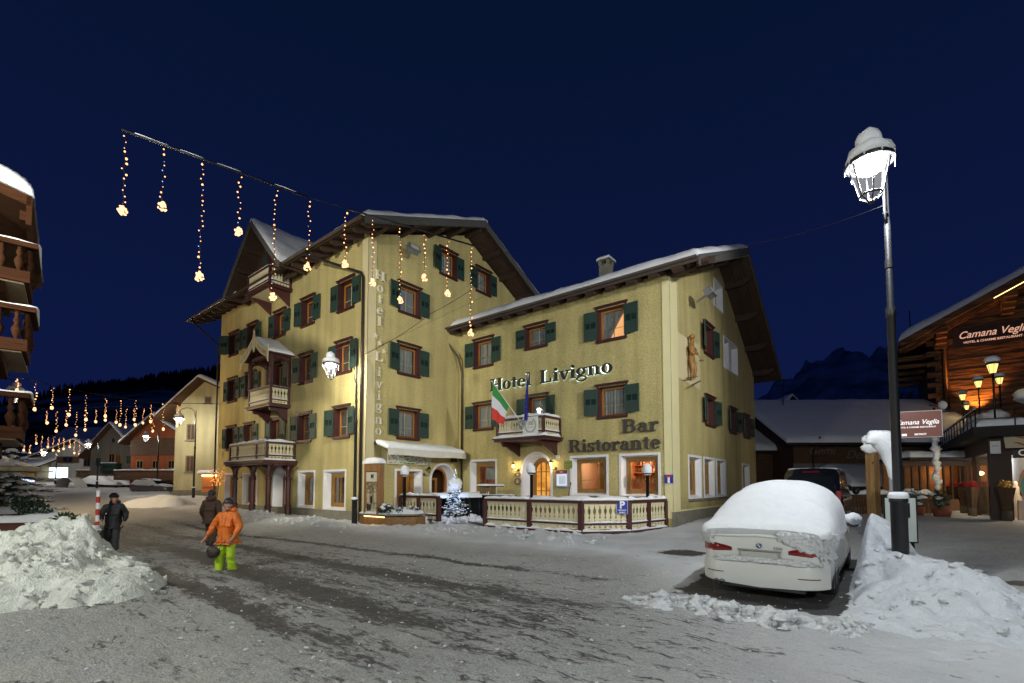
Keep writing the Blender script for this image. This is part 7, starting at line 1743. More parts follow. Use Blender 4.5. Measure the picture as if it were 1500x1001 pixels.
# ==================================================================== BUILDINGS DOWN THE STREET, CHALET AT THE LEFT
M['hillsnow'] = snowmat('hill_snow', (.5, .55, .65), bscale=.05, bstr=.3, dist=2, var=.2, grain=.5)
def gable_house(name, loc, rz, W, D_, he, hr, label, wallm, over=.8, roofm='roofdark', snow=.4, cat='house', zb=-1.0, front_gable=True, seed=0, ridge=0.0):
    "front at y=0 facing -y, x from 0 to W; gable on the front or eaves on the front"
    o = empty(name, loc, rz, label, cat); xr = W/2+ridge
    mb = MB()
    if front_gable: P = [(0, zb), (W, zb), (W, he), (xr, hr), (0, he)]; mb.prism(P, lambda a, b_, t_: (a, t_, b_), 0, D_)
    else: P = [(0, zb), (D_, zb), (D_, he), (D_/2, hr), (0, he)]; mb.prism(P, lambda a, b_, t_: (t_, a, b_), 0, W)
    mb.build('wall', wallm, o)
    mb = MB(); sn = MB(); th = .18
    if front_gable:
        for x0, sgn in ((0, -1), (W, 1)):
            sl = (hr-he)/abs(xr-x0); xe = x0+sgn*over; zeave = he-over*sl
            q = roof_plane([(xr, -over, hr+.05), (xr, D_+over, hr+.05), (xe, D_+over, zeave+.05), (xe, -over, zeave+.05)], th); mb.add(q.v, q.f)
            if snow: snow_slab(sn, [(xr-.03*sgn, -over-.03, hr+.07), (xr-.03*sgn, D_+over, hr+.07), (xe, D_+over, zeave+.07), (xe, -over-.03, zeave+.07)], snow, 16, 10, .4, .08, seed+sgn)
    else:
        for y0, sgn in ((0, -1), (D_, 1)):
            sl = (hr-he)/(D_/2); ye = y0+sgn*over; zeave = he-over*sl
            q = roof_plane([(-over, D_/2, hr+.05), (W+over, D_/2, hr+.05), (W+over, ye, zeave+.05), (-over, ye, zeave+.05)], th); mb.add(q.v, q.f)
            if snow: snow_slab(sn, [(-over, D_/2-.03*sgn, hr+.07), (W+over, D_/2-.03*sgn, hr+.07), (W+over, ye, zeave+.07), (-over, ye, zeave+.07)], snow, 20, 10, .4, .08, seed+sgn)
    rf = mb.build('roof', M[roofm], o)
    if snow: sn.build('snow_cover', M['roofsnow'], rf)
    return o
def hwin(o, x, z, w_=.9, h_=1.2, m_='darkglass', fr='honey', face='front', W=0, lit=None, shut=None, sunk=.0):
    "window on the front (y=0) or the right side"
    F_ = (lambda a, d, b_: (a, -d, b_)) if face == 'front' else (lambda a, d, b_: (W+d, a, b_))
    mb = MB()
    def bx(a0, a1, b0, b1, d0, d1, mm=0):
        V = [F_(a, d, b_) for b_ in (b0, b1) for d in (d0, d1) for a in (a0, a1)]
        mb.add(V, [(0,1,3,2),(4,6,7,5),(0,4,5,1),(1,5,7,3),(3,7,6,2),(2,6,4,0)], mm)
    t = .09
    bx(x-w_/2, x-w_/2+t, z, z+h_, .003, .05); bx(x+w_/2-t, x+w_/2, z, z+h_, .003, .05); bx(x-w_/2+t, x+w_/2-t, z+h_-t, z+h_, .003, .05); bx(x-w_/2+t, x+w_/2-t, z, z+t, .003, .05); bx(x-.03, x+.03, z+t, z+h_-t, .02, .04)
    wo = mb.build('window', M[fr], o)
    mb = MB(); bx(x-w_/2+t, x+w_/2-t, z+t, z+h_-t, .003, .012); mb.build('pane', lit or M[m_], wo)
    mb = MB(); bx(x-w_/2-.08, x+w_/2+.08, z-.08, z, .003, .14); mb.build('sill', M['stone'], wo)
    if shut:
        for sg in (-1, 1): mb = MB(); bx(x+sg*(w_*.5+w_*.28)-w_*.26, x+sg*(w_*.5+w_*.28)+w_*.26, z, z+h_, .01, .06); mb.build('shutter', M[shut], wo)
    return wo
def simple_balcony(o, x0, x1, z, d, ht=.95, m_='roofwood', snow=True, y=0, label=None):
    b_ = empty('balcony', (0, 0, 0)); b_.parent = o
    mb = MB(); mb.box(x0, y-d, z-.15, x1, y, z); mb.build('floor_slab', M[m_], b_)
    mb = MB(); n = max(3, int((x1-x0)/.16))
    boards_mb(mb, x1-x0, ht-.1, (x0, y-d, z), (1, 0, 0), n, Vector((0, 1, 0))); boards_mb(mb, d-.05, ht-.1, (x1, y-d+.03, z), (0, 1, 0), max(2, int(d/.16)), Vector((-1, 0, 0))); boards_mb(mb, d-.05, ht-.1, (x0, y-d+.03, z), (0, 1, 0), max(2, int(d/.16)), Vector((1, 0, 0))); mb.build('panel', M[m_], b_)
    mb = MB(); mb.box(x0-.04, y-d-.05, z+ht-.1, x1+.04, y-d+.05, z+ht); mb.box(x0-.04, y-d+.05, z+ht-.1, x0+.06, y, z+ht); mb.box(x1-.06, y-d+.05, z+ht-.1, x1+.04, y, z+ht); mb.build('rail', M[m_], b_)
    if snow: mb = MB(); snow_strip(mb, [(x0, y-d, z+ht), (x1, y-d, z+ht)], .2, .12, x0); mb.build('snow_cover', M['snow'], b_)
    return b_
M['paleyellow'] = render_wall('pale_yellow_plaster', (.58, .52, .30)); M['greywall'] = render_wall('grey_plaster', (.20, .18, .15)); M['redwall'] = render_wall('red_plaster', (.36, .09, .03)); M['palewall'] = render_wall('pale_plaster', (.42, .42, .42))
M['brownwood'] = wood('brown_wood', (.11, .05, .02), .7, axis=0)
def pt(u, Y, z): return (at(u, 709, Y).x, Y, z)
# pale yellow house just beyond the hotel
Y0 = 42
xl = at(254, 709, Y0).x
py = gable_house('gabled_house', (xl, Y0, 0), radians(4), 7.6, 9, 8.6, 11.0, 'pale yellow gabled house just beyond the hotel, with small brown shutters', M['paleyellow'], over=1.15, snow=.35, roofm='brownwood', seed=50, ridge=-1.4, cat='house')
for x_, z_, w_, h_ in ((2.9-.2, 8.9, .55, .6), (4.4, 8.9, .5, .6), (1.35, 5.6, .75, 1.45), (4.75, 5.6, .75, 1.45), (1.35, 2.8, .75, 1.45), (4.75, 2.9, .75, 1.45), (1.05, .2, .65, 1.0)): hwin(py, x_, z_, w_, h_, m_='brownwood', fr='stone')
for x_ in (-.9, .3, 4.4, 6.3): mb = MB(); zt = 11.0-.3-abs(x_-2.4)*.95*.75; mb.box(x_-.12, -1.0, zt-.6, x_+.12, 0, zt-.3); mb.build('beam', M['brownwood'], py)
mb = MB(); mb.box(-.03, -.06, -1, 7.63, 0, 1.2); mb.build('plinth', M['stone'], py)
kd = empty('lit_notice_board', (at(297, 709, 41.3).x, 41.3, 1.05), radians(4), 'orange lit wooden notice board with a snowy top on the pale yellow house', 'notice board')
mb = MB(); mb.box(0, -.15, 0, 1.75, 0, 1.5); mb.box(-.25, -.35, 1.5, 1.85, 0, 1.62); mb.build('board', mat('board_orange', (.55, .20, .05), .6, var=.2), kd)
mb = MB(); mb.box(.05, -.28, 1.38, 1.7, -.2, 1.46); mb.build('light_strip', emis('strip_orange', (1, .62, .22), 14, True), kd)
mb = MB(); mb.box(.1, -.155, .3, .9, -.151, .45); mb.prism([(1.2+.2*(1 if k % 2 == 0 else .45)*sin(pi*k/6), .75+.2*(1 if k % 2 == 0 else .45)*cos(pi*k/6)) for k in range(12)], lambda a, b_, t_: (a, -.151-t_, b_), 0, .01); mb.build('ornament', mat('orn_red', (.45, .05, .04), .6), kd)
mb = MB(); snow_slab(mb, [(-.3, -.4, 1.62), (1.9, -.4, 1.62), (1.9, .0, 1.62), (-.3, .0, 1.62)], .25, 12, 8, .15, .05, 3); mb.build('snow_cover', M['snow'], kd)
# red house with long wooden balcony
Yr = 58
rd_ = gable_house('red_house', (at(190, 709, Yr).x, Yr, 0), radians(-3), 7.4, 9, 7.4, 10.0, 'red-plastered house with a long wooden balcony and an arched door', M['redwall'], over=.9, snow=.4, roofm='brownwood', seed=60, ridge=-.6)
mb = MB(); mb.box(-.05, -.08, 5.2, 7.45, 0, 7.3); mb.build('timber_storey', M['brownwood'], rd_)
for x_ in (1.2, 3.2, 5.2): hwin(rd_, x_, 3.6, .9, 1.0, fr='honey')
simple_balcony(rd_, -.8, 7.2, 2.35, 1.4, 1.0, 'brownwood')
mb = MB(); mb.prism([(3.9, .2)]+[(5.1-1.2*cos(pi*i/10), 1.0+.9*sin(pi*i/10)) for i in range(11)]+[(6.3, .2)], lambda a, b_, t_: (a, -t_, b_), .003, .05); mb.build('arched_door', M['dark'], rd_)
mb = MB(); mb.box(4.6, -.08, .3, 4.9, -.055, 1.6); mb.build('door_light', emis('door_amber', (1, .6, .25), .7), rd_)
# grey gabled house
Yg = 62
gr = gable_house('grey_gabled_house', (at(131, 709, Yg).x, Yg, 0), radians(2), 5.9, 10, 6.2, 9.6, 'grey gabled house with green shutters and one small balcony', M['greywall'], over=.9, snow=.35, roofm='brownwood', seed=70, ridge=-.1)
for x_, z_ in ((1.0, 4.0), (1.0, 1.4), (4.9, 4.3)): hwin(gr, x_, z_, .85, 1.2, m_='green', fr='stone')
hwin(gr, 2.7, 4.2, .8, 1.5, fr='honey'); hwin(gr, 3.5, 4.2, .7, 1.4, fr='honey', m_='brownwood'); hwin(gr, 3.5, 1.0, .8, 1.6, m_='brownwood', fr='signwhite')
simple_balcony(gr, 2.0, 4.0, 3.5, .9, .9, 'green')
mb = MB(); mb.prism(ell(2.8, 7.4, .18, .3, 14), lambda a, b_, t_: (a, -t_, b_), .002, .02); mb.build('oval_window', M['dark'], gr)
mb = MB(); mb.box(4.1, -1.6, 1.2, 8.0, -.2, 1.35); mb.box(4.2, -1.4, -.2, 4.3, -1.3, 1.2); mb.box(4.3, -1.38, -.2, 7.6, -1.34, 1.2, 1); cn = mb.build('porch_canopy', [M['roofdark'], M['greywall']], gr)
mb = MB(); snow_strip(mb, [(4.1, -.9, 1.35), (8, -.9, 1.35)], 1.3, .25, 1); mb.build('snow_cover', M['snow'], cn)
# white shop with blank lit sign and lit window
Yw = 72
ws = gable_house('white_shop', (at(53, 709, Yw).x, Yw, 0), radians(3), 9.4, 12, 5.9, 8.4, 'pale shop building with a blank glowing sign and a lit display window', M['palewall'], over=1.0, snow=.4, roofm='roofdark', seed=80, ridge=1.2)
mb = MB(); mb.box(1.9, -.25, 2.55, 4.75, -.02, 4.3); sg_ = mb.build('sign_box', M['signwhite'], ws, bevel=.12)
mb = MB(); mb.box(2.0, -.262, 2.65, 4.65, -.255, 4.2); mb.build('sign_face', emis('sign_glow', (.80, .97, 1), 2.6, True), sg_)
M['shoplit'] = mat('shop_lit', (.3, .1, .05), .8)
def shoplit(name, cols, sc, s_):
    m, n, l, b = nodes(name); t = n.new('ShaderNodeTexCoord'); q = n.new('ShaderNodeTexVoronoi'); q.inputs['Scale'].default_value = sc; l.new(t.outputs['Object'], q.inputs['Vector'])
    sp_ = n.new('ShaderNodeSeparateColor'); l.new(q.outputs['Color'], sp_.inputs[0]); cr = n.new('ShaderNodeValToRGB'); cr.color_ramp.interpolation = 'CONSTANT'
    for i, c_ in enumerate(cols):
        e_ = cr.color_ramp.elements[i] if i < 2 else cr.color_ramp.elements.new(i/len(cols)); e_.position = i/len(cols); e_.color = (*c_, 1)
    l.new(sp_.outputs[0], cr.inputs[0]); l.new(cr.outputs[0], b.inputs['Base Color']); l.new(cr.outputs[0], b.inputs['Emission Color']); b.inputs['Emission Strength'].default_value = s_; m.cycles.emission_sampling = 'NONE'; return m
M['shoplit'] = shoplit('lit_shop_display', [(1, .35, .15), (.9, .6, .3), (.6, .06, .04), (1, .75, .45), (.5, .2, .1), (.9, .85, .7)], 3.2, .8)
M['shoplit2'] = shoplit('lit_shop_amber', [(1, .55, .2), (.8, .35, .08), (1, .8, .5), (.35, .12, .03), (.9, .7, .35)], 2.6, .7)
hwin(ws, 4.0, 0.1, 2.4, 1.75, lit=M['shoplit'], fr='brownwood'); hwin(ws, 7.6, .4, 1.0, 1.2, lit=M['shoplit2'], fr='brownwood')
hwin(ws, 4.4, 4.9, 1.6, 1.0, fr='brownwood', shut='brownwood'); hwin(ws, 7.2, 4.4, 1.0, 1.4, fr='brownwood')
simple_balcony(ws, 6.3, 9.2, 2.9, .8, .9, 'brownwood')
mb = MB(); mb.box(-.02, -.9, -1, .95, .0, 5.6); mb.build('stair_tower', mat('tower_white', (.72, .74, .70), .9), ws)
mb = MB(); mb.box(-.05, -.06, -1, 9.45, .0, .2); mb.build('plinth', M['stone'], ws)
Yb = 70
wl = gable_house('low_shop', (at(22, 709, Yb).x, Yb, 0), 0, 3.1, 8, 4.6, 6.2, 'low shop with a small balcony and amber lit doors at the far left', mat('shop_tan', (.22, .17, .10), .8), over=.9, snow=.35, roofm='roofdark', seed=90, front_gable=False)
hwin(wl, 1.2, -.1, 1.1, 2.0, lit=M['shoplit2'], fr='brownwood'); hwin(wl, 2.5, -.1, 1.0, 2.0, lit=M['shoplit2'], fr='brownwood')
simple_balcony(wl, .6, 2.95, 3.0, .7, .9, 'honey'); mb = MB(); mb.box(.7, -.3, 2.05, 2.9, -.05, 2.45); mb.build('fascia_light', emis('fascia_glow', (.6, .7, 1), 1.6), wl)
lamp('shop_glow', (wl.location.x+1.8, Yb-2.0, 2.0), 60, (1, .7, .4), .4)
bkh = gable_house('dark_long_house', (at(60, 709, 95).x, 95, 0), 0, 30, 12, 9, 13.5, 'long dark roof rising behind the white shop and the grey house', M['greywall'], over=1, snow=.4, front_gable=False, seed=95)
# parked, snow-covered cars and trailer far away
def far_car(u, Y, z, rz, label, snow=.25, paint='carsilver'):
    c_ = vehicle('parked_car', (at(u, 709, Y).x, Y, z), rz, label, 'car', 4.1, 1.7, hl, hb, ht_, hw_, M[paint], M['darkglass'], .31, (.75, 3.3), group='cars parked far down the street', winu=(.08, 3.25), sec_n=16)
    if snow: snow_on(c_, [(0, 1.0), (.35, 1.45+snow*.4), (1.0, 1.55+snow), (2.3, 1.52+snow), (3.2, 1.0+snow), (4.1, .75+snow)], [(0, .75), (.4, .85), (3.5, .85), (4.1, .6)], [(0, .95), (4.1, .75)], .0, 4.1, 20, 14, amp=.03, seed=u)
    mb = MB(); mb.box(-.02, -.2, .55, 0, .2, .66); mb.build('licence_plate', M['signwhite'], c_)
    for sd in (-1, 1): mb = MB(); mb.box(-.03, sd*.68-.08, .78, .05, sd*.68+.08, .95); mb.build('tail_light', M['tail2'], c_)
    return c_
far_car(200, 50, .72, radians(-6), 'silver hatchback parked before the red house, its windows clear of snow', 0.04)
far_car(120, 58, .85, radians(8), 'snow-buried car parked just right of the covered trailer', .35, 'carblack')
far_car(148, 60, .85, radians(3), 'snow-buried car parked in front of the grey gabled house', .35, 'carblack')
tr = empty('covered_trailer', (at(90, 709, 56).x, 56, .75), 0, 'rounded pale covered trailer parked beside the snow-buried cars', 'trailer')
mb = MB(); mb.grid(lambda a, b_: (2.4*a, -.8+1.6*b_, .5+1.25*(max(0, sin(pi*min(1, a*1.25+.0) if a < .4 else pi/2*(1-(a-.4)/.6)+0))**.6 if a < .4 else cos((a-.4)/.6*pi/2)**.6)), 16, 6); mb.box(0, -.8, .4, 2.4, .8, .52); mb.build('cover', mat('trailer_grey', (.35, .34, .32), .6), tr)
for sd in (-1, 1): wheel(tr, 1.2, sd*.8, .28, sd, .18)
# fir and parasols at the left edge
fir((-22.6, 21.6, .1), 4.6, 2.1, 'dark snowy fir tree at the far left, behind the closed parasols', snow=.25, seed=9, tiers=15, z0=.1)
def parasol(X, Y, z, label, r_=1.7, h_=2.5):
    o = empty('parasol', (X, Y, z), 0, label, 'parasol', 'parasols at the far left'); mb = MB(); mb.tube([(0,0,0), (0,0,h_+.5)], .03, 8); mb.build('pole', M['brownwood'], o)
    mb = MB(); mb.lathe([(r_, h_-.25), (r_, h_-.10), (r_*.5, h_+.22), (.02, h_+.5)], (0,0,0), 8, smooth=False); mb.build('canopy', mat('parasol_cloth', (.38, .33, .24), .9), o)
    mb = MB(); mb.lathe([(r_*.9, h_-.05), (r_*.5, h_+.27), (.0, h_+.56)], (0,0,0), 16); mb.build('snow_cover', M['snow'], o)
parasol(-20.7, 18.6, -.0, 'beige parasol in front of the dark fir, nearest to the street'); parasol(-24.6, 20.5, .1, 'beige parasol deeper in, half out of the picture', 2.0, 2.3)
# ---------------- balconied chalet at the left edge
ch = empty('wooden_chalet', (-11.95, 11.45, 0), radians(43), 'wooden chalet at the left edge with three stacked carved balconies seen from below', 'chalet')
mb = MB(); mb.box(-16, 1.5, -1, -2.2, 14, 9.2); mb.build('wall', mat('chalet_wall', (.30, .24, .16), .9), ch)
M['chaletwood'] = wood('chalet_wood', (.050, .019, .008), .9, axis=0); M['chaletwood'].node_tree.nodes['Principled BSDF'].inputs['Specular IOR Level'].default_value = .1; M['chaletpale'] = mat('soffit_cream', (.20, .15, .09), .85)
def chalet_balcony(x1, zf, zr, y0, seed):
    b_ = empty('balcony', (0, 0, 0)); b_.parent = ch; d0 = .0
    mb = MB(); mb.box(-14, y0, zf-.04, x1-.1, y0+3.0, zf+.02); mb.build('soffit', M['chaletpale'], b_)
    mb = MB(); mb.box(-14, y0-.08, zf, x1, y0-.005, zf+.28); mb.box(-14, y0-.14, zr-.12, x1+.12, y0+.06, zr); mb.box(x1-.1, y0, zf, x1-.02, y0+1.9, zf+.28); mb.box(x1-.08, y0-.05, zr-.12, x1+.12, y0+1.9, zr); mb.build('rail', M['chaletwood'], b_)
    mb = MB(); n = 34
    for i in range(n):
        x_ = x1-.2-i*.30
        mb.lathe([(.03, zf+.28), (.07, zf+.38), (.10, zf+.52), (.04, zf+.66), (.07, zf+.72), (.04, zf+.82), (.05, zr-.12)], (x_, y0-.03, 0), 8)
    for i in range(6): mb.lathe([(.03, zf+.28), (.07, zf+.38), (.10, zf+.52), (.04, zf+.66), (.07, zf+.72), (.05, zr-.12)], (x1-.04, y0+.15+i*.30, 0), 8)
    mb.build('balusters', M['chaletwood'], b_)
    mb = MB(); snow_strip(mb, [(-12, y0-.05, zr), (x1+.1, y0-.05, zr), (x1+.05, y0+1.8, zr)], .16, .05, seed); mb.build('snow_cover', M['snow'], b_)
    for i in range(5):
        x_ = x1-.5-i*2.4; mb = MB(); mb.prism([(y0, zf-.04), (y0+1.9, zf-.04), (y0+1.9, zf-.45), (y0+.4, zf-.2)], lambda a, b2_, t_, x_=x_: (x_+t_, a, b2_), -.07, .07); mb.build('bracket', M['chaletwood'], b_)
    return b_
chalet_balcony(.10, 6.75, 7.75, .3, 1); chalet_balcony(.12, 5.0, 6.1, .15, 2); chalet_balcony(.10, 2.85, 3.95, .05, 3)
mb = MB(); mb.add([(-14, -.6, 12.2), (.1, -.6, 8.6), (.1, 6, 8.6), (-14, 6, 12.2), (-14, -.6, 11.95), (.1, -.6, 8.35), (.1, 6, 8.35), (-14, 6, 11.95)], [(0,1,2,3),(7,6,5,4),(0,4,5,1),(1,5,6,2),(2,6,7,3),(3,7,4,0)])
for i in range(9): zt = 8.35+i*.42; mb.box(-.1-i*1.6, -.3, zt-.25, .1-i*1.6, 2.4, zt-.02)
mb.box(.02, -.6, 7.9, .12, 2, 8.6)
rf = mb.build('roof', M['chaletwood'], ch)
mb = MB(); snow_slab(mb, [(-14, -.7, 12.2), (.15, -.7, 8.6), (.15, 6, 8.6), (-14, 6, 12.2)], .55, 30, 12, .5, .10, 4); mb.build('snow_cover', M['roofsnow'], rf)
mb = MB(); mb.box(-14, -.62, 7.75, .1, -.55, 8.3); 
# ---------------- hills
def ridge_mesh(name, u_z, Y, depth, label_mt, seed, amp):
    V = []; F = []; n = 240; m_ = 24
    us = [u_z[0][0]+(u_z[-1][0]-u_z[0][0])*i/n for i in range(n+1)]
    for i, u in enumerate(us):
        for a, b_ in zip(u_z, u_z[1:]):
            if a[0] <= u <= b_[0]: v = a[1]+(b_[1]-a[1])*(u-a[0])/(b_[0]-a[0])
        top = at(u, v, Y)
        for j in range(m_+1):
            t = j/m_; yy = Y-depth*(1-t); z = -2+(top.z+2)*t**.9; 
            q = Vector((top.x*(.75+.25*t), yy, z+amp*noise.fractal(Vector((top.x*.012, t*4, seed)), 1, 2, 5)*t)); V.append(q)
    k = m_+1; F = [(i*k+j, (i+1)*k+j, (i+1)*k+j+1, i*k+j+1) for i in range(n) for j in range(m_)]
    mb = MB(); mb.add(V, F, 0, True); o = mb.build(name, label_mt, fix=False); tag(o, kind='structure'); return o, V
m, n, l, b = nodes('forest_hill'); t = n.new('ShaderNodeTexCoord'); q = n.new('ShaderNodeTexNoise'); q.inputs['Scale'].default_value = .018; q.inputs['Detail'].default_value = 9; l.new(t.outputs['Object'], q.inputs['Vector'])
cr = n.new('ShaderNodeValToRGB'); cr.color_ramp.elements[0].position = .47; cr.color_ramp.elements[0].color = (.010, .012, .014, 1); cr.color_ramp.elements[1].position = .56; cr.color_ramp.elements[1].color = (.30, .32, .36, 1); l.new(q.outputs['Fac'], cr.inputs[0]); l.new(cr.outputs[0], b.inputs['Base Color']); b.inputs['Roughness'].default_value = 1
hill, HV = ridge_mesh('hills', [(-500, 640), (-100, 630), (20, 628), (90, 600), (150, 575), (200, 566), (260, 556), (330, 548), (420, 560), (600, 600), (800, 650), (1000, 690)], 620, 420, m, 1, 6)
mt_, MV = ridge_mesh('mountains', [(850, 700), (1000, 640), (1100, 590), (1150, 556), (1195, 528), (1230, 512), (1262, 520), (1300, 508), (1330, 530), (1400, 520), (1500, 500), (1700, 480), (2000, 560)], 2600, 1400, mat('mountain_snow', (.34, .36, .44), 1, var=.8, vscale=.006, bump=1, bscale=.01), 5, 60)
# a fringe of individual firs standing on the hill crest reads as one wood
mb = MB(); rr = random.Random(2)
for k in range(2600):
    i = rr.randrange(50, 200); j = rr.choice([24, 24, 23, 22, 21, 20, 18, 16]); p_ = HV[i*25+j]; h_ = rr.uniform(7, 13); x_, y_ = p_.x+rr.uniform(-3, 3), p_.y+rr.uniform(-6, 0)
    for z0, w_ in ((0, 2.6), (.33, 2.0), (.62, 1.3)):
        a = rr.uniform(0, 1); V = [(x_+w_*cos(a+2*pi*s/5), y_+w_*sin(a+2*pi*s/5), p_.z+h_*z0-1) for s in range(5)]+[(x_, y_, p_.z+h_*(z0+.40))]; mb.add(V, [(s, (s+1) % 5, 5) for s in range(5)])
o = mb.build('fir_forest', mat('far_firs', (.012, .016, .018), .95), fix=False); tag(o, 'dark fir forest along the crest of the hill beyond the street', 'forest', kind='stuff')
sl_ = empty('ski_slope_floodlight', at(146, 600, 560), 0, 'cold floodlight on a mast high on the dark ski slope', 'floodlight')
mb = MB(); mb.tube([(0, 0, -14), (0, 0, 7)], .35, 6); mb.build('mast', M['iron'], sl_); mb = MB(); mb.blob((1.5, -.5, 7.6), (2.4, 1, 1.1), seg=10, rings=6, jit=0); mb.build('lamp_head', emis('slope_light', (.55, .85, 1), 6), sl_)
lamp('slope_light', at(146, 588, 545), 60000, (.6, .85, 1), 1)
# ==================================================================== DARK BARN BEHIND THE CARS
Yd = 34
bn = gable_house('dark_timber_house', (at(1172, 709, Yd).x-.4, Yd, 0), radians(-2), 13.5, 13, 5.1, 8.6, 'dark timber house with a broad snowy roof and script lettering, behind the parked cars', M['brownwood'], over=1.0, snow=.35, front_gable=False, seed=120, zb=-1)
mb = MB(); mb.box(-.05, -.06, -1, 13.6, 0, 3.2); mb.build('plaster_base', mat('barn_plaster', (.16, .15, .14), .9), bn)
for x_, z_, w_, h_ in ((6.3, 1.1, 1.5, 1.2), (3.0, 1.2, .9, 1.1), (10.5, 1.2, .9, 1.1), (9.2, 3.6, .8, 1.0)): hwin(bn, x_, z_, w_, h_, fr='brownwood')
mb = MB(); add_text(mb, 'Gemi', .85, (1.9, -.05, 3.85), (1, 0, 0), (0, 0, 1), ext=.02, shear=.4); add_text(mb, 'Delù', .85, (4.4, -.05, 3.55), (1, 0, 0), (0, 0, 1), ext=.02, shear=.4); mb.build('lettering', mat('dim_letter', (.16, .13, .12), .6), bn)
mb = MB(); mb.tube([(1.3, -1.0, 5.0), (1.3, -.3, 4.3), (1.3, -.12, 3.9), (1.3, -.12, .5)], .06, 6); mb.build('downpipe', M['pipe'], bn)
mb = MB(); mb.box(.3, -.9, 2.1, 2.2, -.05, 2.2); hd_ = mb.build('door_hood', M['brownwood'], bn); mb = MB(); snow_slab(mb, [(.3, -.9, 2.2), (2.2, -.9, 2.2), (2.2, -.05, 2.2), (.3, -.05, 2.2)], .3, 10, 8, .2, .05, 2); mb.build('snow_cover', M['snow'], hd_)
mb = MB(); mb.tube([(2.0, 5, 7.2), (2.0, 5, 10.2)], .04, 5); mb.tube([(1.1, 5, 9.8), (2.9, 5, 9.8)], .03, 4); mb.tube([(1.4, 5, 9.2), (2.6, 5, 9.2)], .03, 4); mb.build('aerial', M['black'], bn)
wb2 = gable_house('dark_side_barn', (at(1098, 709, 37).x, 37, 0), radians(-2), 3.6, 14, 4.6, 8.1, 'lower dark barn wing between the hotel and the timber house', M['brownwood'], over=.7, snow=.35, front_gable=False, seed=125)
b3_ = gable_house('dark_gabled_barn', (at(1122, 709, 52).x, 52, 0), radians(-8), 5.2, 12, 8.0, 11.2, 'dark gabled barn whose snowy peak shows above the broad roof', M['brownwood'], over=.9, snow=.4, seed=130)
b4_ = gable_house('dark_hip_house', (at(1255, 709, 56).x, 56, 0), radians(3), 8, 10, 7.6, 9.8, 'dark house with a flat snowy roof behind the timber house, near the crane', M['brownwood'], over=1.0, snow=.5, front_gable=False, seed=133)
cr_ = empty('tower_crane', at(1322, 600, 90), 0, 'small orange crane jib above the roofs', 'crane')
mb = MB(); mb.tube([(0, 0, -12), (0, 0, 0)], .25, 6); mb.build('mast', mat('crane_orange', (.5, .12, .03), .6), cr_)
mb = MB(); mb.tube([(-3, 0, -1.0), (2.2, 0, 3.4)], .14, 5); mb.tube([(0, 0, 0), (2.2, 0, 3.4)], .14, 5); mb.tube([(-6, 0, 1.0), (2.2, 0, 3.4)], .05, 4); mb.build('jib', mat('crane_orange_b', (.5, .12, .03), .6), cr_)
# shed roof with snow and low wooden fence between the van and the wooden post
sh = gable_house('small_shed', (at(1250, 709, 31).x, 31, -.2), radians(0), 3.6, 5, 1.9, 2.9, 'small dark shed with a rounded snowy roof beyond the van', M['brownwood'], over=.4, snow=.45, front_gable=False, seed=140)
wf = empty('picket_fence', (at(1120, 709, 24).x, 24, 0), 0, 'dark wooden garden fence with snow on its rail, beyond the van', 'fence')
mb = MB()
for i in range(60): mb.box(.14*i-.045, -.015, .1, .14*i+.045, .015, 1.15)
mb.build('pickets', M['brownwood'], wf); mb = MB(); mb.box(-.1, -.05, 1.15, 8.4, .05, 1.22); mb.box(-.1, -.04, .3, 8.4, -.016, .4); mb.build('rail', M['brownwood'], wf); mb = MB(); snow_strip(mb, [(0, 0, 1.22), (8.3, 0, 1.22)], .3, .2, 3); mb.build('snow_cover', M['snow'], wf)
# ---------------- sign board, wooden post, snow-laden sapling
wp = empty('wooden_post', (at(1279, 709, 12.6).x, 12.6, .2), radians(20), 'square wooden post with a tall cap of snow beside the white car', 'post')
mb = MB(); mb.box(-.11, -.11, 0, .11, .11, 2.42); mb.build('post_shaft', wood('post_wood', (.24, .13, .04), .7, dark=.5), wp, bevel=.01)
mb = MB(); mb.blob((0, 0, 2.50), (.25, .24, .16), seg=14, rings=9, seed=2, jit=.2); mb.blob((0, .05, 2.72), (.20, .18, .13), seg=14, rings=9, seed=6, jit=.2); mb.build('snow_cap', M['snow'], wp)
mb = MB(); mb.tube([(.12, -.08, 2.1), (.16, -.1, 2.1)], .03, 6); mb.tube([(-.14, -.1, 2.1), (-.11, -.1, 2.1)], .02, 6); mb.build('bolt', M['iron'], wp)
sa = empty('bent_sapling', (at(1304, 709, 11).x, 11, .3), 0, 'bare stem bent under a thick arch of snow, between wooden post and lamp', 'sapling')
pts = [(.05, 0, 0), (.04, 0, 1.0), (.02, 0, 1.7), (-.08, 0, 2.15), (-.22, 0, 2.40), (-.42, 0, 2.45)]
mb = MB(); mb.tube(pts, [.05, .05, .045, .04, .03, .02], 7); mb.build('stem', mat('birch', (.22, .22, .24), .7), sa)
mb = MB(); mb.tube([(.06, 0, 1.3), (.04, 0, 1.85), (-.03, 0, 2.25), (-.18, 0, 2.50), (-.36, 0, 2.52), (-.5, 0, 2.40)], [.02, .10, .19, .24, .17, .05], 12); mb.v = [(v[0]+.012*noise.noise(Vector(v)*9), v[1], v[2]) for v in mb.v]; mb.build('snow_cover', M['snow'], sa)
sb = empty('notice_board', (at(1293, 709, 9.6).x, 9.6, .58), radians(-12), 'pale framed notice board with a black symbol standing in the snow behind the tall lamp', 'notice board')
mb = MB(); mb.box(0, 0, 0, .58, .03, .92); mb.build('frame', M['black'], sb)
mb = MB(); mb.box(.025, -.008, .03, .555, -.002, .89); mb.build('panel', mat('notice_pale', (.42, .46, .43), .6), sb)
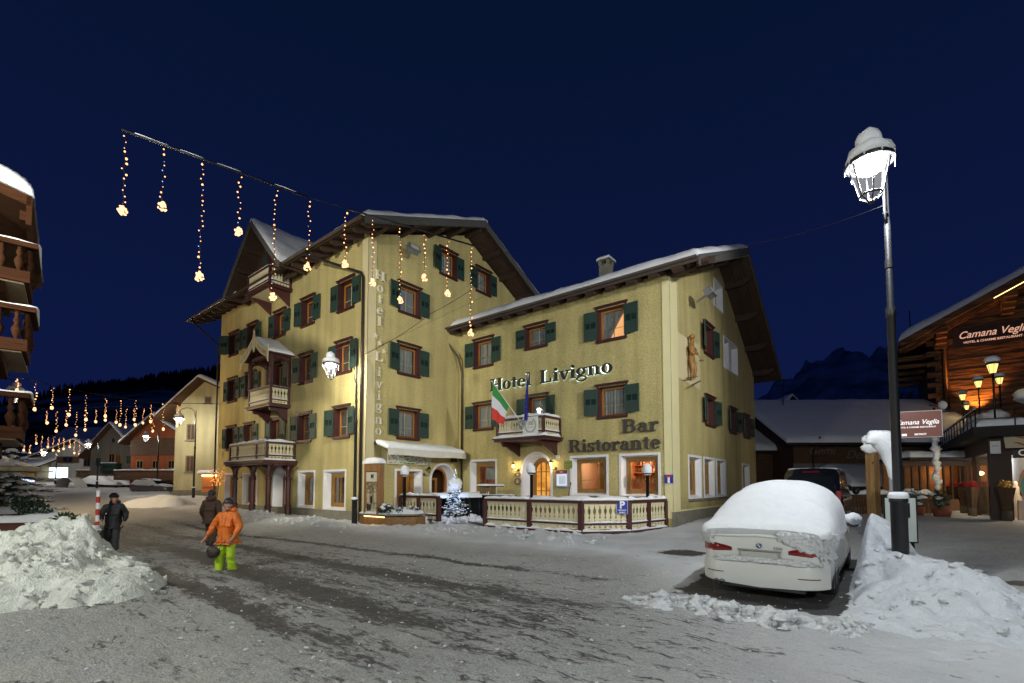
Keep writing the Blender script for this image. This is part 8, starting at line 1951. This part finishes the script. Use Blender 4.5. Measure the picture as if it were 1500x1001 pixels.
mb = MB(); mb.box(.13, -.014, .50, .45, -.009, .79); mb.box(.20, -.018, .57, .36, -.0145, .73, 1); mb.tube([(.10, -.012, .24), (.14, -.012, .20), (.16, -.012, .26), (.20, -.012, .19), (.26, -.012, .24)], .006, 4); mb.build('symbol', [M['black'], mat('notice_pale_b', (.42, .46, .43), .6)], sb)
mb = MB(); mb.box(.05, .03, -.6, .1, .07, .8); mb.box(.48, .03, -.6, .53, .07, .8); mb.build('post', M['black'], sb)
# ==================================================================== CHALET HOTEL ON THE RIGHT
RZ2 = atan2(-.603, .797)         # x' runs to the right and towards the camera, y' away
cvh = empty('log_chalet', (at(1378, 709, 25).x, 25, 0), RZ2, 'dark log chalet at the right with orange up-lit walls and hanging eaves', 'chalet')
m, n, l, b = nodes('log_wall'); t = n.new('ShaderNodeTexCoord'); mp = n.new('ShaderNodeMapping'); mp.inputs['Scale'].default_value = (.35, .35, 3.4); l.new(t.outputs['Object'], mp.inputs[0])
q = n.new('ShaderNodeTexNoise'); q.inputs['Scale'].default_value = 3; q.inputs['Detail'].default_value = 8; l.new(mp.outputs[0], q.inputs['Vector'])
cr = n.new('ShaderNodeValToRGB'); cr.color_ramp.elements[0].position = .35; cr.color_ramp.elements[0].color = (.035, .014, .006, 1); cr.color_ramp.elements[1].position = .68; cr.color_ramp.elements[1].color = (.30, .12, .035, 1); l.new(q.outputs['Fac'], cr.inputs[0]); l.new(cr.outputs[0], b.inputs['Base Color'])
bp = n.new('ShaderNodeBump'); bp.inputs['Strength'].default_value = .8; bp.inputs['Distance'].default_value = .05; l.new(q.outputs['Fac'], bp.inputs['Height']); l.new(bp.outputs[0], b.inputs['Normal']); b.inputs['Roughness'].default_value = .75; M['log'] = m
mb = MB(); NL = 40; lh = .28; P = []
for i in range(NL):   # stacked logs give the wall its courses
    z = 1.2+lh*i; x0 = 0 if i % 2 else -.35
    xmax = 14; xr_ = 0
    if z > 9.5: xr_ = max(0, (z-9.4)/.52)
    mb.box(x0+xr_, -.11+(.02 if i % 2 else 0), z+.01, xmax, .05, z+lh-.012)
    if not xr_: mb.box(-.06+(.02 if i % 2 else 0), -.35 if i % 2 else 0, z+.01, .10, 11, z+lh-.012)
mb.build('wall', M['log'], cvh)
mb = MB(); mb.box(.1, .06, -1, 14, 11, 9.4); mb.build('inner_wall', M['dark'], cvh)
sl2 = .52
def rz_(x): return 9.9+x*sl2
mb = roof_plane([(-1.5, -1.7, rz_(-1.5)), (13, -1.7, rz_(13)), (13, 12, rz_(13)), (-1.5, 12, rz_(-1.5))], .22)
rf2 = mb.build('roof', M['roofwood'], cvh)
mb = MB(); snow_slab(mb, [(-1.55, -1.75, rz_(-1.55)), (13, -1.75, rz_(13)), (13, 12, rz_(13)), (-1.55, 12, rz_(-1.55))], .5, 40, 14, .4, .10, 9); mb.build('snow_cover', M['roofsnow'], rf2)
mb = MB(); mb.bar((-1.5, -1.73, rz_(-1.5)-.12), (13, -1.73, rz_(13)-.12), .05, .30); mb.bar((-1.5, -1.45, rz_(-1.5)-.40), (13, -1.45, rz_(13)-.40), .06, .12); mb.bar((-1.5, -.9, rz_(-1.5)-.34), (13, -.9, rz_(13)-.34), .14, .20); mb.bar((-1.3, -.35, rz_(-1.3)-.34), (13, -.35, rz_(13)-.34), .14, .20); mb.build('verge_board', M['log'], rf2)
for x_ in (.2, 2.7, 5.2, 7.7): # stepped corbels
    mb = MB()
    for k in range(4): mb.box(x_-.22, -1.45+.3*k, rz_(x_)-.62-.2*k, x_+.22, 0, rz_(x_)-.43-.2*k)
    mb.build('corbel', M['log'], rf2)
for k in range(5): mb = MB(); mb.box(-1.5, 1+k*2.2, rz_(-1.5)-.5, 0, 1.2+k*2.2, rz_(-1.5)-.25); mb.build('rafter', M['log'], rf2)
mb = MB(); mb.bar((2.1, -1.40, rz_(2.1)-.30), (13, -1.40, rz_(13)-.30), .02, .035); mb.build('eaves_light', emis('eaves_strip', (1, .72, .26), 3.5), rf2)
mb = MB(); mb.tube([(.35, -.28, 5.3), (.35, -.28, 9.4), (.35, -.9, 9.9)], .13, 10); mb.tube([(.35, -.28, 5.3), (.5, -.3, 4.9), (2.2, -.5, 4.1)], .13, 8); mb.build('downpipe', mat('copper_pipe', (.10, .06, .04), .35, metal=.8), cvh)
sgn = empty('wall_sign', (cvh.matrix_world if False else cvh.location)+Matrix.Rotation(RZ2, 3, 'Z') @ Vector((2.45, -.17, 9.15)), RZ2, 'dark fascia sign with glowing script letters on the up-lit log wall', 'sign')
mb = MB(); mb.box(-1.75, -.03, -.38, 2.7, 0, .62); mb.build('board', mat('sign_brown', (.035, .012, .01), .6), sgn)
mb = MB(); add_text(mb, 'Camana Veglia', .50, (-1.55, -.04, .05), (1, 0, 0), (0, 0, 1), ext=.01, align='LEFT', shear=.35, off=.004, sx=.86); add_text(mb, 'HOTEL & CHARME RESTAURANT', .15, (-1.35, -.04, -.22), (1, 0, 0), (0, 0, 1), ext=.01, align='LEFT', off=.002, sx=.95); mb.build('lettering', mat('sign_letters', (.6, .35, .25), .5, emit=(1, .55, .38), estr=.55), sgn)
def rp(x_, y_, z_=0): return Vector(cvh.location)+Matrix.Rotation(RZ2, 3, 'Z') @ Vector((x_, y_, z_))
KS = 1.52; uplights = [(rp(x_, -.5, 5.2), p_, rp(x_+.1, -.1, 9.5)) for x_, p_ in ((.45, 1300), (1.5, 1500))]
# recessed windows and pale balcony soffit at the right
for x_, z_, w_, h_ in ((4.4, 5.2, 1.3, 1.5), (6.6, 5.2, 1.3, 1.5), (7.2, 7.4, 1.4, 1.2)): hwin(cvh, x_, z_, w_, h_, fr='log').location = (0, -.11, 0)
# small dark balcony and annexe at its left side
an = gable_house('dark_annexe', tuple(rp(-2.2, 5.5, 0)), RZ2, 2.2, 5, 4.6, 5.4, 'small dark annexe with a snowy roof left of the log chalet', M['brownwood'], over=.5, snow=.4, front_gable=False, seed=150)
simple_balcony(an, -.1, 2.2, 3.4, .8, .9, 'brownwood')
# chimney with weather vane
chm = rp(-.6, 5.2, 8.6)
mb = MB(); mb.box(-.5, -.5, 0, .5, .5, 1.6); mb.box(-.65, -.65, 1.6, .65, .65, 1.75); cvc = mb.build('chimney', M['stone'], cvh); cvc.location = (.2, 4.8, 8.9)
mb = MB(); mb.blob((0, 0, 2.0), (.6, .6, .35), seg=12, rings=8, seed=4); mb.build('snow_cap', M['snow'], cvc)
mb = MB(); mb.tube([(-.9, 0, 1.0), (-.9, 0, 3.6)], .03, 5); mb.lathe([(.0, 2.1), (.3, 1.9), (.05, 1.5), (.4, 1.1), (0, 1.0)], (-.9, 0, 0), 8); mb.build('weather_vane', M['black'], cvc)
cmv = Vector((0, 0, CAMZ)); grow = lambda q: cmv+(Vector(q)-cmv)*KS
for o in (cvh, sgn, an): o.location = grow(o.location); o.scale = (KS, KS, KS)
for q, p_, t_ in uplights: lamp('wall_uplight', grow(q), p_, (1, .40, .09), .08, 'SPOT', grow(t_), radians(80), .6)
# shop below, with terrace on top: corner S
shp = empty('shop_building', (at(1451, 709, 20.5).x, 20.5, 0), atan2(.797, .603), 'dark timber shop with lit display windows under the snowy lantern terrace', 'shop')   # x' runs away along the side, y' to the left(-) street
# side frame: local x = away, local y = leftwards (+y), front face lies on y=0 plane facing +y ; front street face at x=0 facing -x
DW = mat('dark_shop_wood', (.045, .022, .012), .65, var=.3, bump=.3, bscale=6)
mb = MB(); hgt = 3.75
for x0, x1 in ((0, .45), (3.5, 4.5), (8.6, 9.6), (14, 15)): mb.box(x0, -.5, -.5, x1, 0, hgt)
mb.box(0, -.5, 3.1, 34, -.003, hgt-.003); mb.box(15, -.5, -.5, 34, -.1, 3.1); mb.box(-.0, -.5, -.5, 12, -.02, .08); mb.box(14, -.5, -.5, 33, -.3, hgt)
mb.box(-.06, -.66, -.5, -.0, .03, hgt); mb.box(-.061, -9, 2.95, 0, -.66, hgt); mb.box(0, -9, -.5, .1, -3.9, hgt)
mb.build('wall', DW, shp)
M['shopwhite'] = mat('shop_white', (.75, .72, .66), .8)
mb = MB(); mb.box(.2, -5, .0, 12, -1.6, .05); mb.box(12, -5, 0, 12.1, -.5, 3.1); mb.box(.9, -1.7, .05, 14, -1.6, 3.1); mb.box(.2, -5, 3.05, 12, -.5, 3.1); mb.build('interior', M['shopwhite'], shp)
mb = MB(); mb.box(.15, -5, .0, .2, -4.6, 3); mb.box(1.6, -4.5, .0, 1.7, -1.7, 3.1); 
for k in range(7): mb.box(1.45, -4.4, .5+.33*k, 1.6, -1.7, .53+.33*k)
mb.build('shelving', M['shopwhite'], shp)
for x0, x1 in ((.45, 3.5), (4.5, 8.6), (9.6, 14)):
    mb = MB(); mb.add([(x0, -.06, .1), (x1, -.06, .1), (x1, -.06, 3.1), (x0, -.06, 3.1)], [(0, 1, 2, 3)]); w_ = mb.build('display_window', M['glass'], shp, fix=False)
    mb = MB(); mb.box(x0, -.09, .08, x0+.05, -.03, 3.1); mb.box(x1-.05, -.09, .08, x1, -.03, 3.1); mb.build('frame', DW, w_)
for k, (x_, y_) in enumerate(((1.6, -1.0), (6.3, -1.1))):
    mb = MB(); mb.lathe([(.15, .1), (.16, .5), (.2, 1.0), (.15, 1.3), (.17, 1.5), (.08, 1.7), (.09, 1.8), (0, 1.9)], (x_, y_, 0), 12); mb.build('mannequin', mat('coat_%d' % k, [(.5, .45, .4), (.45, .06, .04)][k], .8), shp)
lamp('shop_light', rp(0, 0, 0)*0+Vector(shp.location)+Matrix.Rotation(shp.rotation_euler.z, 3, 'Z') @ Vector((1.6, -1.0, 2.8)), 60, (1, .86, .62), .15)
lamp('shop_light', Vector(shp.location)+Matrix.Rotation(shp.rotation_euler.z, 3, 'Z') @ Vector((6.2, -1.0, 2.8)), 40, (.9, .95, 1), .15)
lamp('shop_light', Vector(shp.location)+Matrix.Rotation(shp.rotation_euler.z, 3, 'Z') @ Vector((.5, -1.5, 2.75)), 150, (1, .78, .5), .2)
# shop front to the street: open bright display, sign letters, pennant awning
def shp_w(x_, y_, z_): return Vector(shp.location)+Matrix.Rotation(shp.rotation_euler.z, 3, 'Z') @ Vector((x_, y_, z_))
sf = empty('sports_display', shp_w(.25, -.8, 0), shp.rotation_euler.z-pi/2, 'snowboard, jackets and boxes crowded in the bright shop window at the right edge', 'display')
rr = random.Random(4)
mb = MB()
for k in range(10): mb.box(.15+.22*k, .15, 1.25+.2*(k % 3), .33+.22*k, .35, 1.9+.2*(k % 3), k % 5)
mb.build('jackets', [mat('jacket_c%d' % i, c_, .8) for i, c_ in enumerate([(.02, .02, .03), (.5, .2, .02), (.45, .4, .3), (.05, .1, .3), (.5, .05, .05)])], sf, bevel=.03)
mb = MB(); mb.prism([(.30+.20*cos(t), 1.75+.62*sin(t)) for t in [2*pi*i/24 for i in range(24)]], lambda a, b_, t_: (a, .05+t_, b_), 0, .03, 0); mb.prism([(.25+.10*cos(t), 1.65+.4*sin(t)) for t in [2*pi*i/24 for i in range(24)]], lambda a, b_, t_: (a, .045+t_, b_), 0, .004, 1); mb.build('snowboard', [mat('board_orange_b', (.7, .3, .15), .4), mat('board_teal', (.1, .45, .3), .4)], sf)
mb = MB(); mb.box(.05, .02, .0, .62, .3, 1.05); mb.box(.75, .05, .0, 1.5, .4, .9); mb.build('boxes', mat('box_peach', (.75, .55, .42), .7), sf)
mb = MB(); add_text(mb, 'Jbh', .22, (.33, .012, .18), (1, 0, 0), (0, 0, 1), ext=.003, off=.004); mb.build('lettering', M['blackp'], sf)
ls = empty('shop_lettering', shp_w(-.07, -1.3, 2.95), shp.rotation_euler.z-pi/2, 'pale capital letters over the bright shop window, cut off by the picture edge', 'sign')
mb = MB(); mb.box(-.6, -.02, -.12, 3.5, 0, .32); mb.build('board', M['black'], ls); mb = MB(); add_text(mb, 'ORF', .36, (-.45, -.03, -.02), (1, 0, 0), (0, 0, 1), ext=.01, off=.008, align='LEFT'); mb.build('lettering', mat('letters_pale', (.6, .55, .45), .5, emit=(1, .85, .6), estr=.15), ls)
pn = empty('pennant_awning', shp_w(-.12, -.42, 3.85), shp.rotation_euler.z-pi/2, 'cream awning valance with blue, yellow and red stripes at the shop corner', 'awning')
mb = MB(); mb.grid(lambda a, b_: (4.5*a, -.4*(1-b_)-.05+.02*sin(a*20), -.62*(1-b_)), 40, 4); mb.build('cloth', mat('awning_cream', (.62, .54, .38), .85), pn, fix=False)
mb = MB()
for k, (c_, x_) in enumerate(((0, .25), (1, .62), (2, .95), (0, 1.4), (1, 1.9))):
    for zz in (-.22, -.52): mb.prism([(x_, zz+.15), (x_+.14, zz+.15), (x_+.40, zz), (x_+.26, zz)], lambda a, b_, t_: (a, -.4*(-b_/.62)-.075-t_, b_), 0, .005, c_)
mb.build('stripes', [mat('st_red', (.5, .16, .06), .7), mat('st_blue', (.03, .12, .4), .7), mat('st_yel', (.6, .38, .05), .7)], pn)
nb = empty('white_wall_box', shp_w(-.1, -.18, 3.15), shp.rotation_euler.z-pi/2, 'small white cabinet on the dark corner post of the shop', 'wall cabinet')
mb = MB(); mb.box(-.16, -.08, -.12, .16, 0, .42); mb.build('cabinet', M['signwhite'], nb, bevel=.01); mb = MB(); mb.box(-.1, -.083, .2, .1, -.08, .22); mb.build('label', M['iron'], nb)
# terrace slab, rail and snow
tr_ = empty('roof_terrace', shp_w(0, 0, 3.75), shp.rotation_euler.z, 'snowy roof terrace edge with an iron rail above the shop windows', 'terrace')
mb = MB(); mb.prism([(-.7, -9), (-.7, .55), (34, .55), (34, -4), (3, -9)], lambda a, b_, t_: (a, b_, t_), 0, .42); mb.build('edge_slab', M['roofdark'], tr_)
mb = MB()
for a, b_ in (((-.6, -9), (-.6, .45)), ((-.6, .45), (34, .45))):
    A_, B_ = Vector((*a, 1.15)), Vector((*b_, 1.15)); mb.tube([A_, B_], .03, 5); nn_ = int((B_-A_).length/1.1)
    for i in range(nn_+1): q_ = A_.lerp(B_, i/nn_); mb.tube([q_, q_-Vector((0, 0, .75))], .025, 5)
    mb.tube([A_-Vector((0, 0, .4)), B_-Vector((0, 0, .4))], .015, 4)
mb.build('rail', M['iron'], tr_)
mb = MB(); snow_slab(mb, [(-.6, -9, .42), (-.6, .45, .42), (34, .45, .42), (34, -4, .42)], .30, 60, 40, .3, .22, 3, wav=.3); snow_strip(mb, [(-.6, .45, 1.17), (34, .45, 1.17)], .09, .07, 4); mb.build('snow_cover', M['snow'], tr_)
# stone pillar with snow, boulders of snow behind the rail
sp2 = empty('stone_pillar', shp_w(.8, -1.9, 4.1), shp.rotation_euler.z, 'squat stone pillar under a big snow cushion on the terrace', 'pillar')
mb = MB(); mb.box(-.55, -.55, 0, .55, .55, 1.25); 
for k in range(7): mb.box(-.57, -.57, .05+.17*k, .57, .57, .16+.17*k)
mb.build('masonry', mat('dark_stone', (.07, .065, .06), .9, bump=1, bscale=9, var=.4), sp2); mb = MB(); mb.blob((0, 0, 1.45), (1.0, .95, .42), seg=18, rings=10, seed=3, jit=.2); mb.blob((1.4, -.9, 1.2), (1.2, .9, .35), seg=16, rings=9, seed=7, jit=.2); mb.build('snow_cap', M['snow'], sp2)
for k, (x_, y_, r_) in enumerate(((3.0, -.6, .75), (5.4, -.5, .65), (7.6, -.5, .6))):
    o = empty('terrace_planter', shp_w(x_, y_, 4.1), shp.rotation_euler.z, ['big snow-topped planter behind the terrace rail, nearest the stone pillar', 'snow-topped planter in the middle of the terrace rail', 'snow-topped planter near the far end of the terrace rail'][k], 'planter', 'snowed-in planters on the lantern terrace')
    mb = MB(); mb.box(-r_*.7, -.35, 0, r_*.7, .35, .55); mb.build('box', M['roofdark'], o); mb = MB(); mb.blob((0, 0, .75), (r_*1.05, .5, .42), seg=14, rings=9, seed=k, jit=.3); mb.build('snow_cover', M['snow'], o)
# terrace lanterns : position from depth and height
def terr_lantern(u, v, Y, label, sc=1.0, power=26):
    sc *= .68; p_ = at(u, v, Y); zb = 4.1; o = empty('terrace_lantern', (p_.x, p_.y, zb), 0, label, 'lantern', 'glowing lanterns on the snowy terrace'); h_ = p_.z-zb
    mb = MB(); mb.tube([(0, 0, 0), (0, 0, h_-.28*sc)], .035, 8); mb.lathe([(.05, h_-.30*sc), (.10, h_-.27*sc), (.03, h_-.22*sc)], (0,0,0), 8); mb.build('pole', M['black'], o)
    mb = MB()
    for k in range(6): t = pi/3*k; mb.tube([(.24*sc*cos(t), .24*sc*sin(t), h_+.22*sc), (.14*sc*cos(t), .14*sc*sin(t), h_-.24*sc)], .012, 4)
    mb.lathe([(.27*sc, h_+.21*sc), (.29*sc, h_+.25*sc), (.05, h_+.40*sc)], (0,0,0), 6, smooth=False); mb.build('lantern_frame', M['black'], o)
    mb = MB(); mb.lathe([(.225*sc, h_+.21*sc), (.125*sc, h_-.23*sc)], (0,0,0), 6, smooth=False); mb.build('glass', M['lanterngold'], o)
    mb = MB(); mb.blob((0, 0, h_+.42*sc), (.31*sc, .31*sc, .22*sc), seg=14, rings=9, seed=u, jit=.15, flat=-.45); mb.build('snow_cap', M['snow'], o)
    lamp('terrace_lantern_light', (p_.x, p_.y, p_.z), power, (1, .66, .22), .08)
M['lanterngold'] = warmpane('lantern_gold', (1, .80, .22), 1.5, .75)
for u, v, Y, lb, sc in ((1454, 540, 20.5, 'largest glowing lantern with a snow cap, high beside the log wall', 1.25), (1464, 558, 24, 'glowing lantern half hidden just behind the largest one', 1.0), (1433, 563, 28.5, 'glowing lantern second from the largest, over the stone pillar', 1.2), (1410, 582, 33.6, 'glowing lantern in the middle of the row', 1.25), (1416, 597, 35, 'small glowing lantern below and behind the middle one', 1.0), (1394, 597, 38.3, 'glowing lantern fourth along the row toward the brown sign', 1.2), (1392, 607, 41, 'small glowing lantern near the far end of the row', 1.1), (1379, 610, 43, 'last glowing lantern, next to the white snowy mast', 1.15)):
    terr_lantern(u, v, Y, lb, sc, 24*(Y/20)**2)
# white snow-plastered mast beside the sign
ms = empty('snowy_mast', (at(1373, 709, 24).x, 24, 0), 0, 'mast plastered with wind-blown snow and carrying a small dish, right of the brown sign', 'mast')
mb = MB(); mb.tube([(0, 0, 0), (0, 0, 5.6)], .05, 6); mb.build('pole', M['iron'], ms)
mb = MB()
for k in range(16): mb.blob((.05*sin(k*2), 0, 1.6+.24*k), (.12+.06*((k*7) % 3), .12, .18), seg=8, rings=6, seed=k, jit=.4)
mb.build('snow_cover', M['snow'], ms)
mb = MB(); mb.lathe([(0, .1), (.15, .13), (.24, .22)], (0,0,0), 14); mb.v = [(v[0]+.25, -v[2], v[1]*.9+5.7) for v in mb.v]; mb.build('dish', M['signwhite'], ms)
# brown illuminated sign
bs = empty('brown_sign', at(1342, 622, 17.5), radians(-24), 'brown illuminated sign with white script lettering beyond the tall lamp', 'sign')
mb = MB(); mb.box(-.74, -.05, -.47, .72, .05, .47); mb.build('panel', mat('sign_panel_brown', (.10, .045, .035), .5, emit=(.30, .13, .10), estr=.35), bs)
mb = MB()
for r_ in ((-.76, -.06, -.49, .74, .06, -.47), (-.76, -.06, .47, .74, .06, .49), (-.76, -.06, -.47, -.74, .06, .47), (.72, -.06, -.47, .74, .06, .47)): mb.box(*r_)
mb.build('frame', M['signwhite'], bs)
M['whiteglow'] = mat('white_letter', (.7, .7, .7), .5, emit=(1, .95, .95), estr=.75)
mb = MB(); add_text(mb, 'Camana Veglia', .245, (-.0, -.055, .0), (1, 0, 0), (0, 0, 1), ext=.003, shear=.35, off=.002, sx=.88); add_text(mb, 'HOTEL & CHARME RESTAURANT', .075, (0, -.055, -.13), (1, 0, 0), (0, 0, 1), ext=.003, off=.001); add_text(mb, 'BISTROT', .09, (.1, -.055, -.40), (1, 0, 0), (0, 0, 1), ext=.003, off=.002); mb.box(-.45, -.058, -.42, -.30, -.052, -.34); mb.build('lettering', M['whiteglow'], bs)
mb = MB(); mb.box(.74, -.03, .40, 1.25, .03, .46); mb.build('bracket', M['iron'], bs)
lamp('sign_light', at(1342, 600, 16.9)+Vector((0, -.3, .3)), 12, (.95, .95, 1), .1)
# covered walkway with amber windows behind (left part of the shop)
wk = empty('glazed_veranda', tuple(at(1326, 709, 27)*1), radians(-4), 'low glazed veranda with dim amber windows under a snowy roof', 'veranda'); wk.location.z = .15
mb = MB()
for i in range(9): mb.box(.42*i*1.0-.04, 0, 0, .42*i+.04, .1, 2.7)
mb.box(-.1, -.02, 2.6, 4.6, .12, 2.9); mb.box(-.1, -.02, .0, 4.6, .12, .75); mb.build('frame', M['brownwood'], wk)
mb = MB(); mb.box(-.4, -1.0, 2.9, 5.0, 2.5, 3.05); vr = mb.build('roof', M['roofdark'], wk); mb = MB(); snow_slab(mb, [(-.4, -1, 3.05), (5, -1, 3.05), (5, 2.5, 3.05), (-.4, 2.5, 3.05)], .35, 16, 10, .3, .12, 3); mb.build('snow_cover', M['snow'], vr)
mb = MB(); mb.box(-.1, 1.6, 0, 4.6, 1.7, 2.8); mb.build('back_wall', mat('amber_dim', (.30, .13, .04), .8, var=.4, vscale=2), wk)
lamp('veranda_light', tuple(Vector(wk.location)+Vector((3.0, 0.9, 2.2))), 22, (1, .55, .2), .1); lamp('veranda_light', tuple(Vector(wk.location)+Vector((2.6, -.7, .5))), 6, (1, .7, .4), .1)
# plaza lights under the shop eaves
lamp('eaves_spot', shp_w(3.5, 1.4, 3.6), 150, (1, .72, .40), .1, 'SPOT', shp_w(3.7, 1.9, 0), radians(95), .7)
# hanging pots by the posts and planters on the plaza
for k, (x_, y_, lb, c_) in enumerate(((-.35, -.38, 'big wooden hanging tub with yellow and red flowers on the shop corner', (.5, .3, .03)), (2.6, .3, 'dark tapering tub with red flowers before the first display window', (.35, .01, .02)), (5.2, .3, 'brown tapering tub with red flowers between two display windows', (.35, .01, .02)), (9.2, .3, 'small tapering tub with red flowers at the third display window', (.35, .01, .02)))):
    o = empty('flower_tub', shp_w(x_, y_, .0), 0, lb, 'flower tub', 'tapering flower tubs along the shop')
    mb = MB(); mb.lathe([(.0, .6), (.14, .6), (.2, 1.0), (.32, 1.6), (.29, 1.6), (.0, 1.55)], (0,0,0), 8, smooth=False); mb.build('tub', mat('tub_wood', (.07, .035, .014), .7, var=.4), o)
    mb = MB(); mb.tube([(0, 0, -.1), (0, 0, .62)], .17, 9); mb.build('stump', M['bark'], o)
    mb = MB(); leafcloud(mb, (0, 0, 1.72), (.27, .27, .18), 220, .06, k); mb.build('flowers', mat('flower_%d' % k, c_, .7, var=.4), o, fix=False)
for k, (u, v, Y, lb) in enumerate(((1340, 745, 23, 'snowy bush in a reddish pot at the end of the plaza'), (1378, 752, 22, 'dark leafy plant in a long reddish trough before the veranda'), (1322, 742, 24.5, 'dark snowy bush just right of the tall lamp pole'))):
    X_, Y_ = at(u, 709, Y).x, Y; o = empty('potted_bush', (X_, Y_, .2), 0, lb, 'bush', 'potted bushes on the plaza')
    mb = MB(); mb.lathe([(0, 0), (.28, 0), (.38, .42), (.34, .42), (0, .38)], (0,0,0), 12); mb.build('pot', mat('pot_red', (.20, .05, .02), .7), o)
    mb = MB(); leafcloud(mb, (0, 0, .85), (.40, .40, .45), 420, .07, k+20); mb.build('foliage', M['needle'], o, fix=False)
    mb = MB(); rr = random.Random(k)
    for j in range(14 if k != 1 else 3): mb.blob((rr.uniform(-.3, .3), rr.uniform(-.3, .3), .6+.65*rr.random()), (.16, .15, .09), seg=8, rings=5, seed=j, jit=.3)
    mb.build('snow_cover', M['snow'], o)
